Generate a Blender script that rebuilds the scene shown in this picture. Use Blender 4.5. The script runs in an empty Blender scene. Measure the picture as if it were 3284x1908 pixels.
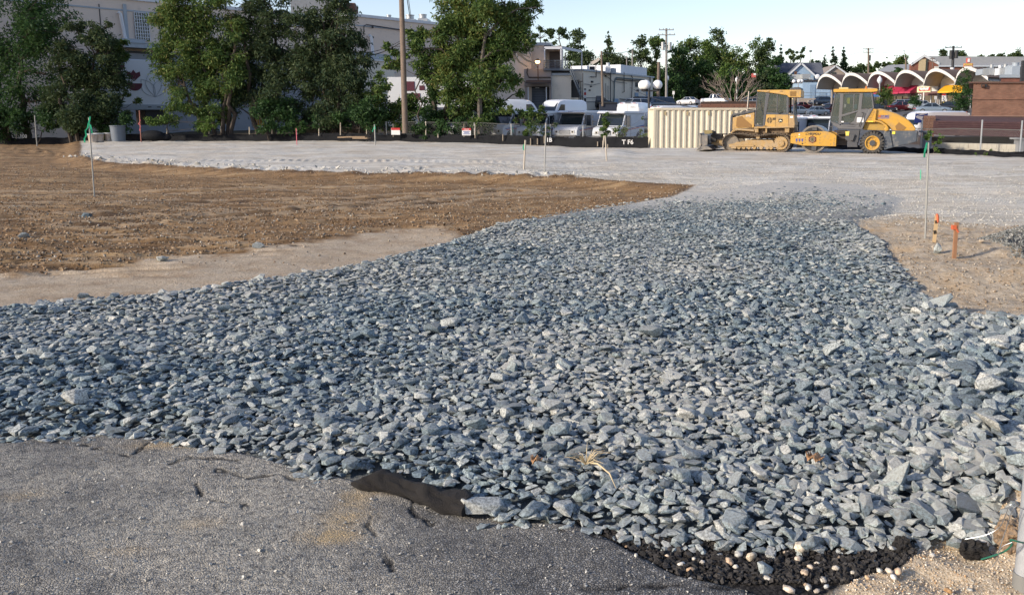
import bpy, bmesh, math, random
import numpy as np
from mathutils import Vector, Matrix, Euler
random.seed(7); RNG = np.random.default_rng(7)
S = bpy.context.scene; C = S.collection; R = math.radians; PI = math.pi

# ------------------------------------------------------------------ camera
FPX, IW, IH = 2700.0, 3284.0, 1908.0
PCX, PITCH, CAMH, HOR = 1900.0, R(9.2), 1.6, 376.0
PCY = HOR + FPX*math.tan(PITCH)
cd = bpy.data.cameras.new('camera'); cam = bpy.data.objects.new('camera', cd); C.objects.link(cam); S.camera = cam
cd.sensor_width = 36; cd.sensor_fit = 'HORIZONTAL'; cd.lens = 36*FPX/IW
cd.shift_x = -(PCX-IW/2)/IW; cd.shift_y = -(IH/2-PCY)/IW
cd.clip_start = .05; cd.clip_end = 3000
cam.location = (0, 0, CAMH); cam.rotation_euler = (R(90)-PITCH, 0, 0)
# ------------------------------------------------------------------ world, sun
SUN_EL, SUN_AZ = 22.0, 240.0            # azimuth clockwise from +Y
w = bpy.data.worlds.new("World"); S.world = w; w.use_nodes = True
nt = w.node_tree; sky = nt.nodes.new('ShaderNodeTexSky'); sky.sky_type = 'NISHITA'; sky.sun_disc = False
sky.sun_elevation = R(SUN_EL); sky.sun_rotation = R(SUN_AZ); sky.altitude = 0; sky.air_density = 1.0; sky.dust_density = .6; sky.ozone_density = 1.5
tint = nt.nodes.new('ShaderNodeMix'); tint.data_type = 'RGBA'; tint.blend_type = 'MULTIPLY'; tint.inputs[0].default_value = 1; tint.inputs[7].default_value = (1.06, .955, 1.0, 1)
nt.links.new(sky.outputs[0], tint.inputs[6]); nt.links.new(tint.outputs[2], nt.nodes['Background'].inputs[0]); nt.nodes['Background'].inputs[1].default_value = .138
sl = bpy.data.lights.new('sun', 'SUN'); sl.energy = 3.5; sl.angle = R(4); sl.color = (1.0, .88, .72)
so = bpy.data.objects.new('sun', sl); C.objects.link(so)
sd = Vector((math.cos(R(SUN_EL))*math.sin(R(SUN_AZ)), math.cos(R(SUN_EL))*math.cos(R(SUN_AZ)), math.sin(R(SUN_EL))))
so.rotation_euler = sd.to_track_quat('Z', 'Y').to_euler(); so.location = (-30, -20, 30)
S.view_settings.view_transform = 'Standard'; S.view_settings.look = 'None'; S.view_settings.gamma = 1; S.view_settings.use_curve_mapping = False
S.view_settings.exposure = .60
S.render.engine = 'CYCLES'; S.cycles.use_denoising = True
S.cycles.max_bounces = 6; S.cycles.transparent_max_bounces = 24; S.cycles.sample_clamp_indirect = 6

# ------------------------------------------------------------------ photo geometry helpers
ct, st = math.cos(PITCH), math.sin(PITCH)
def ray(px, py):
    u = (px-PCX)/FPX; v = -(py-PCY)/FPX
    y = ct+v*st
    return u/y, (v*ct-st)/y               # dx/dy , dz/dy
def P(px, py, D):
    a, b = ray(px, py); return Vector((a*D, D, CAMH+b*D))
def G0(px, py, z=0.0):
    a, b = ray(px, py); D = (z-CAMH)/b; return (a*D, D)
DT = np.array([0, 30, 44, 50, 60, 75, 100, 115, 150, 165, 185, 215, 260, 400, 900.])
TT = np.array([
 [0,0,0,0,0,.05,.5,.9,2,3,4,5,6,9,12],
 [0,0,0,0,0,.4,1.0,1.3,2,3,4,5,6,9,12],
 [0,0,0,-.2,-.1,.55,1.9,2.8,3.5,3.9,4.5,5.5,7,10,12],
 [0,0,0,-.28,-.1,0,1.2,2.2,3.6,4.0,4.8,6,9,14,16],
 [0,0,0,-.1,0,.1,.6,.9,2.2,3.2,5.4,8.5,12,18,20],
 [0,0,0,0,0,.1,1.2,2.0,3.5,4.2,7,10,13,20,22],
 [0,0,0,0,0,.1,1.2,2.0,3.5,4.2,7,10,13,20,22]])
UT = (np.array([-2500, 1300, 1900, 2300, 2600, 3000, 3700.])-PCX)/FPX
def base_z(x, y):
    x = np.asarray(x, float); y = np.asarray(y, float)
    u = np.clip(x/np.maximum(y, 1), UT[0], UT[-1]); out = np.zeros_like(u)
    prof = np.stack([np.interp(y, DT, t) for t in TT])
    k = np.clip(np.searchsorted(UT, u)-1, 0, len(UT)-2)
    t = np.clip((u-UT[k])/(UT[k+1]-UT[k]), 0, 1); t = t*t*(3-2*t)
    idx = np.indices(k.shape)
    return prof[(k, *idx)]*(1-t)+prof[(k+1, *idx)]*t
def hash2(ix, iy, s):
    h = (ix.astype(np.int64)*374761393+iy.astype(np.int64)*668265263+s*1442695041) & 0xffffffff
    h = ((h ^ (h >> 13))*1274126177) & 0xffffffff
    return ((h ^ (h >> 16)) & 0xffffff)/float(0xffffff)
def vnoise(x, y, s=0):
    x = np.asarray(x, float); y = np.asarray(y, float)
    ix = np.floor(x); iy = np.floor(y); fx = x-ix; fy = y-iy; fx = fx*fx*(3-2*fx); fy = fy*fy*(3-2*fy)
    a = hash2(ix, iy, s); b = hash2(ix+1, iy, s); c = hash2(ix, iy+1, s); d = hash2(ix+1, iy+1, s)
    return (a*(1-fx)+b*fx)*(1-fy)+(c*(1-fx)+d*fx)*fy
def fbm(x, y, s=0, o=4):
    t = 0; a = .5; n = 0
    for i in range(o):
        t = t+a*vnoise(x*2**i, y*2**i, s+i*17); n += a; a *= .5
    return t/n
def sstep(a, b, x): t = np.clip((x-a)/(b-a), 0, 1); return t*t*(3-2*t)
def sdist(x, y, poly):
    """signed distance, positive inside"""
    x = np.asarray(x, float); y = np.asarray(y, float)
    d = np.full(x.shape, 1e9); ins = np.zeros(x.shape, bool); n = len(poly)
    for i in range(n):
        x0, y0 = poly[i]; x1, y1 = poly[(i+1) % n]; ex, ey = x1-x0, y1-y0; L = ex*ex+ey*ey+1e-12
        t = np.clip(((x-x0)*ex+(y-y0)*ey)/L, 0, 1)
        d = np.minimum(d, (x-x0-t*ex)**2+(y-y0-t*ey)**2)
        c = ((y0 > y) != (y1 > y)); xi = ex*(y-y0)/(ey if abs(ey) > 1e-12 else 1e-12)+x0
        ins ^= c & (x < xi)
    d = np.sqrt(d); return np.where(ins, d, -d)
def ldist(x, y, pl):
    d = np.full(np.shape(x), 1e9)
    for (x0, y0), (x1, y1) in zip(pl[:-1], pl[1:]):
        ex, ey = x1-x0, y1-y0; L = ex*ex+ey*ey+1e-12
        t = np.clip(((x-x0)*ex+(y-y0)*ey)/L, 0, 1); d = np.minimum(d, (x-x0-t*ex)**2+(y-y0-t*ey)**2)
    return np.sqrt(d)
def GP(pts): return [G0(*p) for p in pts]
LOWER = [(0,1405),(130,1408),(390,1404),(520,1412),(590,1440),(780,1466),(940,1500),(1120,1545),(1300,1600),(1485,1655),(1630,1678),(1850,1692),(1960,1712),(2215,1752),(2345,1775),(2480,1785),(2740,1765),(2930,1752),(3120,1740),(3260,1690)]
POLY_A = GP([(-2600,1405),(-400,1400)]+LOWER[:12]+[(1960,1740),(2060,1800),(2170,1850),(2450,1915),(2450,2300)])+[(1.0,-60),(-60,-60),(-60,4.2)]
POLY_G = GP([(-1500,1120),(-400,1055),(0,1005),(200,985),(520,962),(910,905),(1170,855),(1430,790),(1630,722),(1820,690),(2030,655),(2215,622),(2500,585),(2760,590),(2900,640),(2860,690),(2740,725),(2840,785),(2870,850),(2930,930),(3075,1015),(3284,1040),(3900,1080),(3900,1500)]+[(3500,1600)]+LOWER[::-1]+[(-400,1400),(-1500,1400)])
POLY_B = GP([(-2600,405),(250,436),(262,470),(258,502),(350,522),(650,538),(900,548),(1170,553),(1560,560),(1830,570),(2230,597),(2130,640),(1800,700),(1600,740),(1400,800),(900,900),(0,1000),(-400,1040),(-2600,1200)])
POLY_STRIP = GP([(-900,1100),(-400,905),(0,880),(330,855),(560,822),(760,812),(950,785),(1250,742),(1420,735),(1500,790),(1200,880),(900,930),(0,1030),(-400,1090)])
POLY_S = GP([(2700,700),(2800,715),(2920,690),(3050,720),(3284,730),(3900,760),(3900,1150),(3100,1080),(2900,960),(2800,830)])
POLY_K = GP([(1850,1680),(2215,1740),(2480,1770),(2740,1750),(2930,1735),(2935,1790),(2870,1830),(2760,1850),(2640,1925),(2450,1925),(2170,1850),(2050,1780)])
POLY_H = GP([(2640,1925),(2760,1850),(2880,1825),(2930,1740),(3120,1725),(3240,1680),(3600,1600),(4000,1700),(4000,2400),(2600,2400)])
PADEDGE = GP([(-400,455),(100,470),(262,500),(350,516),(650,534),(900,545),(1170,551),(1560,558),(1830,568)])
POLY_PAD = GP([(262,452),(258,500),(350,517),(650,535),(900,546),(1170,552),(1560,559),(1830,567),(1830,500),(1830,452)])
CRACKS = [GP(c) for c in [[(0,1428),(60,1425),(130,1412)],[(170,1425),(300,1440),(420,1475),(520,1400)],[(300,1445),(350,1460),(415,1475)],
  [(630,1560),(650,1600),(700,1615),(780,1625),(800,1650),(830,1665)],[(1330,1600),(1322,1640),(1335,1665),(1360,1672),(1385,1690)],
  [(700,1520),(800,1545),(900,1530),(960,1555),(1100,1570)],[(1195,1665),(1180,1700),(1215,1740),(1230,1790),(1260,1840)],
  [(1800,1715),(1900,1725),(2000,1750),(2060,1790),(2130,1840)],[(1650,1890),(1850,1905),(2150,1890),(2400,1905)],[(540,1500),(600,1480),(760,1490)]]]
def ground_z(x, y, fine=True):
    x = np.asarray(x, float); y = np.asarray(y, float)
    z = base_z(x, y)
    g = sdist(x, y, POLY_G); b = sdist(x, y, POLY_B); a = sdist(x, y, POLY_A)
    far = sstep(16, 19, y)
    z = z+sstep(-.05, .35, g)*(.05*(1-far))*(1-sstep(-.3, .1, a))
    z = z+(fbm(x*.55, y*.55, 3, 3)-.5)*.10*sstep(5, 8, y)*(y < 90)
    z = z-.20*sstep(-.05, 1.1, b)*(1-.6*sstep(-.2, .4, g))*sstep(12, 20, y)
    z = z+.04*sstep(0, .8, sdist(x, y, POLY_PAD))
    # mound round the offset stakes, hump beside the near post
    cx, cy = G0(3030, 800); z = z+.13*np.exp(-(((x-cx)/1.0)**2+((y-cy)/.55)**2))
    cx, cy = G0(3200, 900); z = z+.10*np.exp(-(((x-cx)/1.2)**2+((y-cy)/.35)**2))
    cx, cy = G0(3330, 1690); z = z+.16*np.exp(-(((x-cx)/.22)**2+((y-cy)/.35)**2))
    cx, cy = G0(2760, 600); z = z-.0*x
    # spoil ridges by the dirt field
    cx, cy = G0(1250, 445); z = z+.10*np.exp(-(((x-cx)/3)**2+((y-cy)/1.5)**2))
    cx, cy = G0(1960, 500); z = z+.22*np.exp(-(((x-cx)/1.1)**2+((y-cy)/1.6)**2))
    z = z+.10*sstep(24, 40, y)*np.exp(-((ldist(x, y, GP([(1700,500),(2060,503),(2500,500)])))/1.6)**2)
    if not fine: return z
    bm = sstep(0, .25, b)*(1-sstep(-.15, .05, g))
    st2 = sdist(x, y, POLY_STRIP); smooth = 1-.75*sstep(-.1, .3, st2)
    z = z+bm*smooth*((fbm(x*2.0, y*5, 11, 4)-.5)*.11+(np.abs(fbm(x*1.2, y*7, 5, 3)-.5))*.06)
    z = z+.045*tracks(x, y)
    pd = 1-sstep(-.1, .1, b); pd = pd*(1-sstep(-.1, .1, g))*(1-sstep(-.1, 0, a))*sstep(7, 9, y)*(y < 75)
    z = z+pd*(fbm(x*1.3, y*4, 21, 5)-.5)*.09
    for (p, q, wd) in [((1700, 560), (3284, 560), .5), ((2200, 590), (3400, 570), .4), ((1100, 520), (2300, 525), .5), ((2300, 530), (3284, 520), .5), ((2500, 640), (3284, 620), .3)]:
        (x0, y0), (x1, y1) = G0(*p), G0(*q); L = math.hypot(x1-x0, y1-y0); ex, ey = (x1-x0)/L, (y1-y0)/L
        s = (x-x0)*ex+(y-y0)*ey; t = -(x-x0)*ey+(y-y0)*ex
        z = z+np.exp(-(t/wd)**4)*pd*.022*np.sin(s*2*PI/.3+6*t)*sstep(.40, .65, fbm(x*.8, y*1.7, 93, 3))
    ed = np.exp(-((ldist(x, y, PADEDGE)-.1)/.5)**2)*(y > 15)
    z = z+ed*(fbm(x*3, y*3, 31, 4)-.4)*.22
    hs = sstep(-.05, .05, sdist(x, y, POLY_S))+sstep(-.02, .02, sdist(x, y, POLY_H))
    z = z+np.clip(hs, 0, 1)*(fbm(x*5, y*7, 41, 5)-.5)*.07
    am = sstep(-.01, .02, a)
    z = z+am*(.012+(fbm(x*1.2, y*1.2, 51, 3)-.5)*.05+(fbm(x*22, y*22, 52, 3)-.5)*.006)
    return z
RUTS = [GP(c) for c in ([(-300,655),(0,645),(500,628),(1100,612),(1640,590)], [(300,720),(700,690),(1150,640),(1450,600),(1650,590)], [(-200,700),(300,690),(620,668)], [(1000,655),(1300,640),(1500,612),(1800,598)], [(-300,600),(600,590),(1200,575)])]
def tracks(x, y):
    t_ = np.zeros(np.shape(x)); bm = sstep(0, .3, sdist(x, y, POLY_B))*(1-sstep(-.1, .1, sdist(x, y, POLY_G)))
    for (p, q, wd) in [((230, 745), (640, 775), .7), ((-200, 808), (260, 828), .6), ((230, 852), (520, 872), .42), ((600, 785), (950, 800), .6), ((1000, 700), (1400, 680), .6)]:
        (x0, y0), (x1, y1) = G0(*p), G0(*q); L = math.hypot(x1-x0, y1-y0); ex, ey = (x1-x0)/L, (y1-y0)/L
        s = (x-x0)*ex+(y-y0)*ey; t = -(x-x0)*ey+(y-y0)*ex
        m = np.exp(-(t/wd)**4)*sstep(-.3, .2, s)*(1-sstep(L-.2, L+.4, s))*bm
        cw = np.cos((y-.13*x)*2*PI/.37+1.6*fbm(x*.5, y*.5, 19, 2)); t_ = t_+m*(.35*sstep(.0, .8, cw)-sstep(.30, .75, -cw))*sstep(.26, .40, fbm(x*1.5, y*3, 91, 3))
    for c in RUTS:
        d = ldist(x, y+.5*(fbm(x*.5, y*.5, 33, 2)-.5), c); t_ = t_-np.exp(-(d/.22)**2)*bm*sstep(.3, .5, fbm(x*1.0, y*.7, 37, 2))+.5*np.exp(-((d-.5)/.16)**2)*bm
    return t_
def gz(x, y): return float(ground_z(np.array([x]), np.array([y]))[0])
def on(px, py=None, D=None):
    """a point of the ground: along the photo column px at distance D, or where pixel (px,py) meets it"""
    if D is not None:
        x = ray(px, HOR+60)[0]*D; return Vector((x, D, gz(x, D)))
    z = 0.0
    for _ in range(6):
        x, y = G0(px, py, z); z = gz(x, y)
    return Vector((x, y, z))

# ------------------------------------------------------------------ materials
MC = {}
def newmat(name):
    m = bpy.data.materials.new(name); m.use_nodes = True; return m, m.node_tree, m.node_tree.nodes['Principled BSDF']
def N(nt, t, **k):
    n = nt.nodes.new(t)
    for a, b in k.items():
        if a[0] == 'i' and a[1:].isdigit(): n.inputs[int(a[1:])].default_value = b
        else: setattr(n, a, b)
    return n
def pm(name, c1, c2=None, scale=3, rough=.7, metal=0, bump=0, bscale=None, dirt=None, coat=0, spec=.5, contrast=.25):
    if name in MC: return MC[name]
    m, nt, b = newmat(name); MC[name] = m; L = nt.links.new
    b.inputs['Roughness'].default_value = rough; b.inputs['Metallic'].default_value = metal; b.inputs['Coat Weight'].default_value = coat
    b.inputs['Specular IOR Level'].default_value = spec
    if c2 is None: c2 = tuple(v*.82 for v in c1)
    g = N(nt, 'ShaderNodeNewGeometry'); tc = N(nt, 'ShaderNodeTexCoord')
    n = N(nt, 'ShaderNodeTexNoise'); n.inputs['Scale'].default_value = scale; n.inputs['Detail'].default_value = 6; n.inputs['Roughness'].default_value = .65
    L(tc.outputs['Object'], n.inputs['Vector'])
    r = N(nt, 'ShaderNodeValToRGB'); r.color_ramp.elements[0].position = .5-contrast; r.color_ramp.elements[1].position = .5+contrast
    r.color_ramp.elements[0].color = (*c2, 1); r.color_ramp.elements[1].color = (*c1, 1)
    L(n.outputs[0], r.inputs[0]); col = r.outputs[0]
    if dirt:
        dc, amt, ds = dirt
        n2 = N(nt, 'ShaderNodeTexNoise'); n2.inputs['Scale'].default_value = ds; n2.inputs['Detail'].default_value = 8; n2.inputs['Roughness'].default_value = .75
        L(tc.outputs['Object'], n2.inputs['Vector'])
        r2 = N(nt, 'ShaderNodeMapRange'); r2.inputs[1].default_value = .62-amt*.3; r2.inputs[2].default_value = .8-amt*.2; r2.inputs[4].default_value = min(1, amt+.3)
        L(n2.outputs[0], r2.inputs[0]); mx = N(nt, 'ShaderNodeMix', data_type='RGBA')
        L(r2.outputs[0], mx.inputs[0]); L(col, mx.inputs[6]); mx.inputs[7].default_value = (*dc, 1); col = mx.outputs[2]
    L(col, b.inputs['Base Color'])
    if bump:
        n3 = N(nt, 'ShaderNodeTexNoise'); n3.inputs['Scale'].default_value = bscale or scale*8; n3.inputs['Detail'].default_value = 5
        L(tc.outputs['Object'], n3.inputs['Vector']); bp = N(nt, 'ShaderNodeBump'); bp.inputs['Strength'].default_value = bump; bp.inputs['Distance'].default_value = .02
        L(n3.outputs[0], bp.inputs['Height']); L(bp.outputs[0], b.inputs['Normal'])
    return m
def emis(name, col, s):
    if name in MC: return MC[name]
    m, nt, b = newmat(name); b.inputs['Base Color'].default_value = (*col, 1); b.inputs['Emission Color'].default_value = (*col, 1); b.inputs['Emission Strength'].default_value = s
    MC[name] = m; return m
def glassmat(name, col=(.02, .035, .04), rough=.06, alpha=1):
    if name in MC: return MC[name]
    m, nt, b = newmat(name); b.inputs['Base Color'].default_value = (*col, 1); b.inputs['Roughness'].default_value = rough
    b.inputs['Specular IOR Level'].default_value = .8; b.inputs['Alpha'].default_value = alpha; MC[name] = m; return m
def stonemat(name, cols, dust=(.52, .49, .42), dustamt=.35, speck=60, island=False):
    m, nt, b = newmat(name); MC[name] = m; L = nt.links.new; b.inputs['Roughness'].default_value = .85; b.inputs['Specular IOR Level'].default_value = .25
    oi = N(nt, 'ShaderNodeObjectInfo'); ge = N(nt, 'ShaderNodeNewGeometry'); tc = N(nt, 'ShaderNodeTexCoord')
    r = N(nt, 'ShaderNodeValToRGB'); cr = r.color_ramp; cr.interpolation = 'CONSTANT' if False else 'LINEAR'
    while len(cr.elements) < len(cols): cr.elements.new(.5)
    for i, c in enumerate(cols): cr.elements[i].position = i/(len(cols)-1); cr.elements[i].color = (*c, 1)
    L(ge.outputs['Random Per Island'] if island else oi.outputs['Random'], r.inputs[0])
    n = N(nt, 'ShaderNodeTexNoise'); n.inputs['Scale'].default_value = speck; n.inputs['Detail'].default_value = 5; n.inputs['Roughness'].default_value = .75; L(ge.outputs['Position'], n.inputs['Vector'])
    mr = N(nt, 'ShaderNodeMapRange'); mr.inputs[1].default_value = .41; mr.inputs[2].default_value = .58; mr.inputs[3].default_value = .50; mr.inputs[4].default_value = 1.45; L(n.outputs[0], mr.inputs[0])
    mx = N(nt, 'ShaderNodeMix', data_type='RGBA', blend_type='MULTIPLY'); mx.inputs[0].default_value = 1; L(r.outputs[0], mx.inputs[6])
    L(mr.outputs[0], mx.inputs[7])
    # settled dust: upward faces, patchy over the place
    n2 = N(nt, 'ShaderNodeTexNoise'); n2.inputs['Scale'].default_value = .33; n2.inputs['Detail'].default_value = 3; L(ge.outputs['Position'], n2.inputs['Vector'])
    m2 = N(nt, 'ShaderNodeMapRange'); m2.inputs[1].default_value = .42; m2.inputs[2].default_value = .60; m2.inputs[4].default_value = dustamt; L(n2.outputs[0], m2.inputs[0])
    sx = N(nt, 'ShaderNodeSeparateXYZ'); L(ge.outputs['Normal'], sx.inputs[0])
    m3 = N(nt, 'ShaderNodeMapRange'); m3.inputs[1].default_value = .2; m3.inputs[2].default_value = .95; m3.inputs[3].default_value = .15; L(sx.outputs[2], m3.inputs[0])
    mu = N(nt, 'ShaderNodeMath', operation='MULTIPLY'); L(m2.outputs[0], mu.inputs[0]); L(m3.outputs[0], mu.inputs[1])
    m4 = N(nt, 'ShaderNodeMix', data_type='RGBA'); L(mu.outputs[0], m4.inputs[0]); L(mx.outputs[2], m4.inputs[6]); m4.inputs[7].default_value = (*dust, 1)
    L(m4.outputs[2], b.inputs['Base Color'])
    bp = N(nt, 'ShaderNodeBump'); bp.inputs['Strength'].default_value = .5; bp.inputs['Distance'].default_value = .006; L(n.outputs[0], bp.inputs['Height']); L(bp.outputs[0], b.inputs['Normal'])
    return m
def leafmat(name, cols, tr=.35):
    if name in MC: return MC[name]
    m, nt, b = newmat(name); MC[name] = m; L = nt.links.new
    ge = N(nt, 'ShaderNodeNewGeometry'); r = N(nt, 'ShaderNodeValToRGB'); cr = r.color_ramp
    while len(cr.elements) < len(cols): cr.elements.new(.5)
    for i, c in enumerate(cols): cr.elements[i].position = i/(len(cols)-1); cr.elements[i].color = (*c, 1)
    n = N(nt, 'ShaderNodeTexNoise'); n.inputs['Scale'].default_value = .7; n.inputs['Detail'].default_value = 3; tc = N(nt, 'ShaderNodeTexCoord'); L(tc.outputs['Object'], n.inputs['Vector'])
    ad = N(nt, 'ShaderNodeMath', operation='MULTIPLY_ADD'); L(ge.outputs['Random Per Island'], ad.inputs[0]); ad.inputs[1].default_value = .6
    m0 = N(nt, 'ShaderNodeMapRange'); m0.inputs[1].default_value = .3; m0.inputs[2].default_value = .7; m0.inputs[4].default_value = .45; L(n.outputs[0], m0.inputs[0]); L(m0.outputs[0], ad.inputs[2])
    L(ad.outputs[0], r.inputs[0])
    d = N(nt, 'ShaderNodeBsdfDiffuse'); t = N(nt, 'ShaderNodeBsdfTranslucent'); g = N(nt, 'ShaderNodeBsdfGlossy'); g.inputs['Roughness'].default_value = .6; g.inputs[0].default_value = (1, 1, 1, 1)
    L(r.outputs[0], d.inputs[0]); L(r.outputs[0], t.inputs[0])
    x1 = N(nt, 'ShaderNodeMixShader'); x1.inputs[0].default_value = tr; L(d.outputs[0], x1.inputs[1]); L(t.outputs[0], x1.inputs[2])
    x2 = N(nt, 'ShaderNodeMixShader'); x2.inputs[0].default_value = .012; L(x1.outputs[0], x2.inputs[1]); L(g.outputs[0], x2.inputs[2])
    L(x2.outputs[0], nt.nodes['Material Output'].inputs[0]); nt.nodes.remove(b); return m

# ------------------------------------------------------------------ mesh builder
class MB:
    def __init__(s, M=None): s.v = []; s.f = []; s.m = []; s.mi = 0; s.M = M
    def add(s, vs, fs):
        o = len(s.v); s.v += [Vector(v) if s.M is None else s.M @ Vector(v) for v in vs]; s.f += [tuple(i+o for i in f) for f in fs]; s.m += [s.mi]*len(fs); return s
    def box(s, c, d, rz=0, rot=None):
        x, y, z = (k/2 for k in d); vs = [Vector((i*x, j*y, k*z)) for i in (-1, 1) for j in (-1, 1) for k in (-1, 1)]
        Mx = (rot.to_matrix() if rot else Matrix.Rotation(rz, 3, 'Z'))
        return s.add([Mx @ v+Vector(c) for v in vs], [(0, 1, 3, 2), (4, 6, 7, 5), (0, 4, 5, 1), (2, 3, 7, 6), (0, 2, 6, 4), (1, 5, 7, 3)])
    def bx(s, x0, x1, y0, y1, z0, z1): return s.box(((x0+x1)/2, (y0+y1)/2, (z0+z1)/2), (abs(x1-x0), abs(y1-y0), abs(z1-z0)))
    def prism(s, pts, y0, y1):
        """profile in xz, extruded along y"""
        n = len(pts); a = sum(pts[i][0]*pts[(i+1) % n][1]-pts[(i+1) % n][0]*pts[i][1] for i in range(n))
        if a < 0: pts = pts[::-1]
        vs = [(p[0], y0, p[1]) for p in pts]+[(p[0], y1, p[1]) for p in pts]
        fs = [tuple(range(n)), tuple(range(2*n-1, n-1, -1))]+[(i, i+n, (i+1) % n+n, (i+1) % n) for i in range(n)]
        return s.add(vs, fs)
    def prismx(s, pts, x0, x1):
        n = len(pts)
        vs = [(x0, p[0], p[1]) for p in pts]+[(x1, p[0], p[1]) for p in pts]
        return s.add(vs, [tuple(range(n))[::-1], tuple(range(n, 2*n))]+[(i, (i+1) % n, (i+1) % n+n, i+n) for i in range(n)])
    def tube(s, pts, r, n=8, cap=True):
        pts = [Vector(p) for p in pts]; rr = r if isinstance(r, (list, tuple)) else [r]*len(pts); vs = []; fs = []
        up = None
        for i, p in enumerate(pts):
            d = (pts[min(i+1, len(pts)-1)]-pts[max(i-1, 0)]); d = d.normalized() if d.length > 1e-9 else Vector((0, 0, 1))
            if up is None: up = Vector((0, 0, 1)) if abs(d.z) < .9 else Vector((1, 0, 0))
            a = d.cross(up)
            if a.length < 1e-4: a = d.cross(Vector((1, .3, 0)))
            a.normalize(); b = a.cross(d).normalized(); up = b
            vs += [p+(a*math.cos(2*PI*k/n)+b*math.sin(2*PI*k/n))*rr[i] for k in range(n)]
        for i in range(len(pts)-1):
            fs += [(i*n+k, i*n+(k+1) % n, (i+1)*n+(k+1) % n, (i+1)*n+k) for k in range(n)]
        if cap: fs += [tuple(range(n))[::-1], tuple(range((len(pts)-1)*n, len(pts)*n))]
        return s.add(vs, fs)
    def cyl(s, a, b, r, n=16, r2=None): return s.tube([a, b], [r, r if r2 is None else r2], n)
    def ring(s, c, ax, R0, R1, h, n=24):
        """annular disc of thickness h about an axis"""
        c = Vector(c); ax = Vector(ax).normalized(); u = ax.orthogonal().normalized(); v = ax.cross(u); vs = []
        for k in range(n):
            d = u*math.cos(2*PI*k/n)+v*math.sin(2*PI*k/n)
            vs += [c+d*R0-ax*h/2, c+d*R1-ax*h/2, c+d*R1+ax*h/2, c+d*R0+ax*h/2]
        fs = []
        for k in range(n):
            j = (k+1) % n
            for q in range(4): fs.append((k*4+q, j*4+q, j*4+(q+1) % 4, k*4+(q+1) % 4))
        return s.add(vs, fs)
    def sphere(s, c, r, n=12, m=8, sc=(1, 1, 1)):
        vs = [(c[0], c[1], c[2]+r*sc[2])]
        for i in range(1, m):
            for k in range(n): vs.append((c[0]+r*sc[0]*math.sin(PI*i/m)*math.cos(2*PI*k/n), c[1]+r*sc[1]*math.sin(PI*i/m)*math.sin(2*PI*k/n), c[2]+r*sc[2]*math.cos(PI*i/m)))
        vs.append((c[0], c[1], c[2]-r*sc[2])); fs = [(0, 1+k, 1+(k+1) % n) for k in range(n)]
        for i in range(m-2): fs += [(1+i*n+k, 1+(i+1)*n+k, 1+(i+1)*n+(k+1) % n, 1+i*n+(k+1) % n) for k in range(n)]
        l = len(vs)-1; fs += [(l, 1+(m-2)*n+(k+1) % n, 1+(m-2)*n+k) for k in range(n)]
        return s.add(vs, fs)
    def mesh(s, name, mats, smooth=False):
        me = bpy.data.meshes.new(name); me.from_pydata([tuple(v) for v in s.v], [], s.f)
        for m in (mats if isinstance(mats, (list, tuple)) else [mats]): me.materials.append(m)
        if any(s.m): me.polygons.foreach_set('material_index', s.m)
        if smooth:
            me.shade_smooth(); me.set_sharp_from_angle(angle=R(40))
        me.update(); return me
    def build(s, name, mats, parent=None, smooth=False, bevel=0, label=None):
        o = bpy.data.objects.new(name, s.mesh(name, mats, smooth)); C.objects.link(o)
        if parent: o.parent = parent
        if bevel:
            b = o.modifiers.new('bevel', 'BEVEL'); b.width = bevel; b.segments = 2; b.limit_method = 'ANGLE'; b.harden_normals = False
        if label: o['label'] = label
        return o
def tag(o, label=None, cat=None, group=None, kind=None):
    if label: o['label'] = label
    if cat: o['category'] = cat
    if group: o['group'] = group
    if kind: o['kind'] = kind
    return o
def thing(name, loc, rz, label, cat, group=None):
    o = bpy.data.objects.new(name, None); o.empty_display_size = .3; C.objects.link(o); o.location = loc; o.rotation_euler = (0, 0, rz); return tag(o, label, cat, group)
def dup(root, loc, rz=None, label=None, group=None, scale=None):
    def cp(o, par):
        c = o.copy(); C.objects.link(c); c.parent = par
        for ch in o.children: cp(ch, c)
        return c
    kids = list(root.children); r = root.copy(); C.objects.link(r)
    for ch in kids: cp(ch, r)
    r.location = loc
    if rz is not None: r.rotation_euler = (0, 0, rz)
    if scale is not None: r.scale = (scale,)*3 if not isinstance(scale, tuple) else scale
    if label: r['label'] = label
    if group: r['group'] = group
    return r
def text(name, s, size, loc, rot, mat, parent=None, depth=.004, shear=0, bold=0, sx=1.0):
    cu = bpy.data.curves.new(name, 'FONT'); cu.body = s; cu.size = size; cu.extrude = depth; cu.align_x = 'CENTER'; cu.align_y = 'CENTER'; cu.shear = shear; cu.offset = bold; cu.resolution_u = 2
    tmp = bpy.data.objects.new('tmp', cu); C.objects.link(tmp); dg = bpy.context.evaluated_depsgraph_get(); dg.update()
    me = bpy.data.meshes.new_from_object(tmp.evaluated_get(dg)); bpy.data.objects.remove(tmp); me.materials.clear(); me.materials.append(mat)
    o = bpy.data.objects.new(name, me); C.objects.link(o); o.location = loc; o.rotation_euler = rot; o.scale = (sx, 1, 1)
    if parent: o.parent = parent
    return o
FRONT = (PI/2, 0, 0)   # lettering that faces -y
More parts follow.
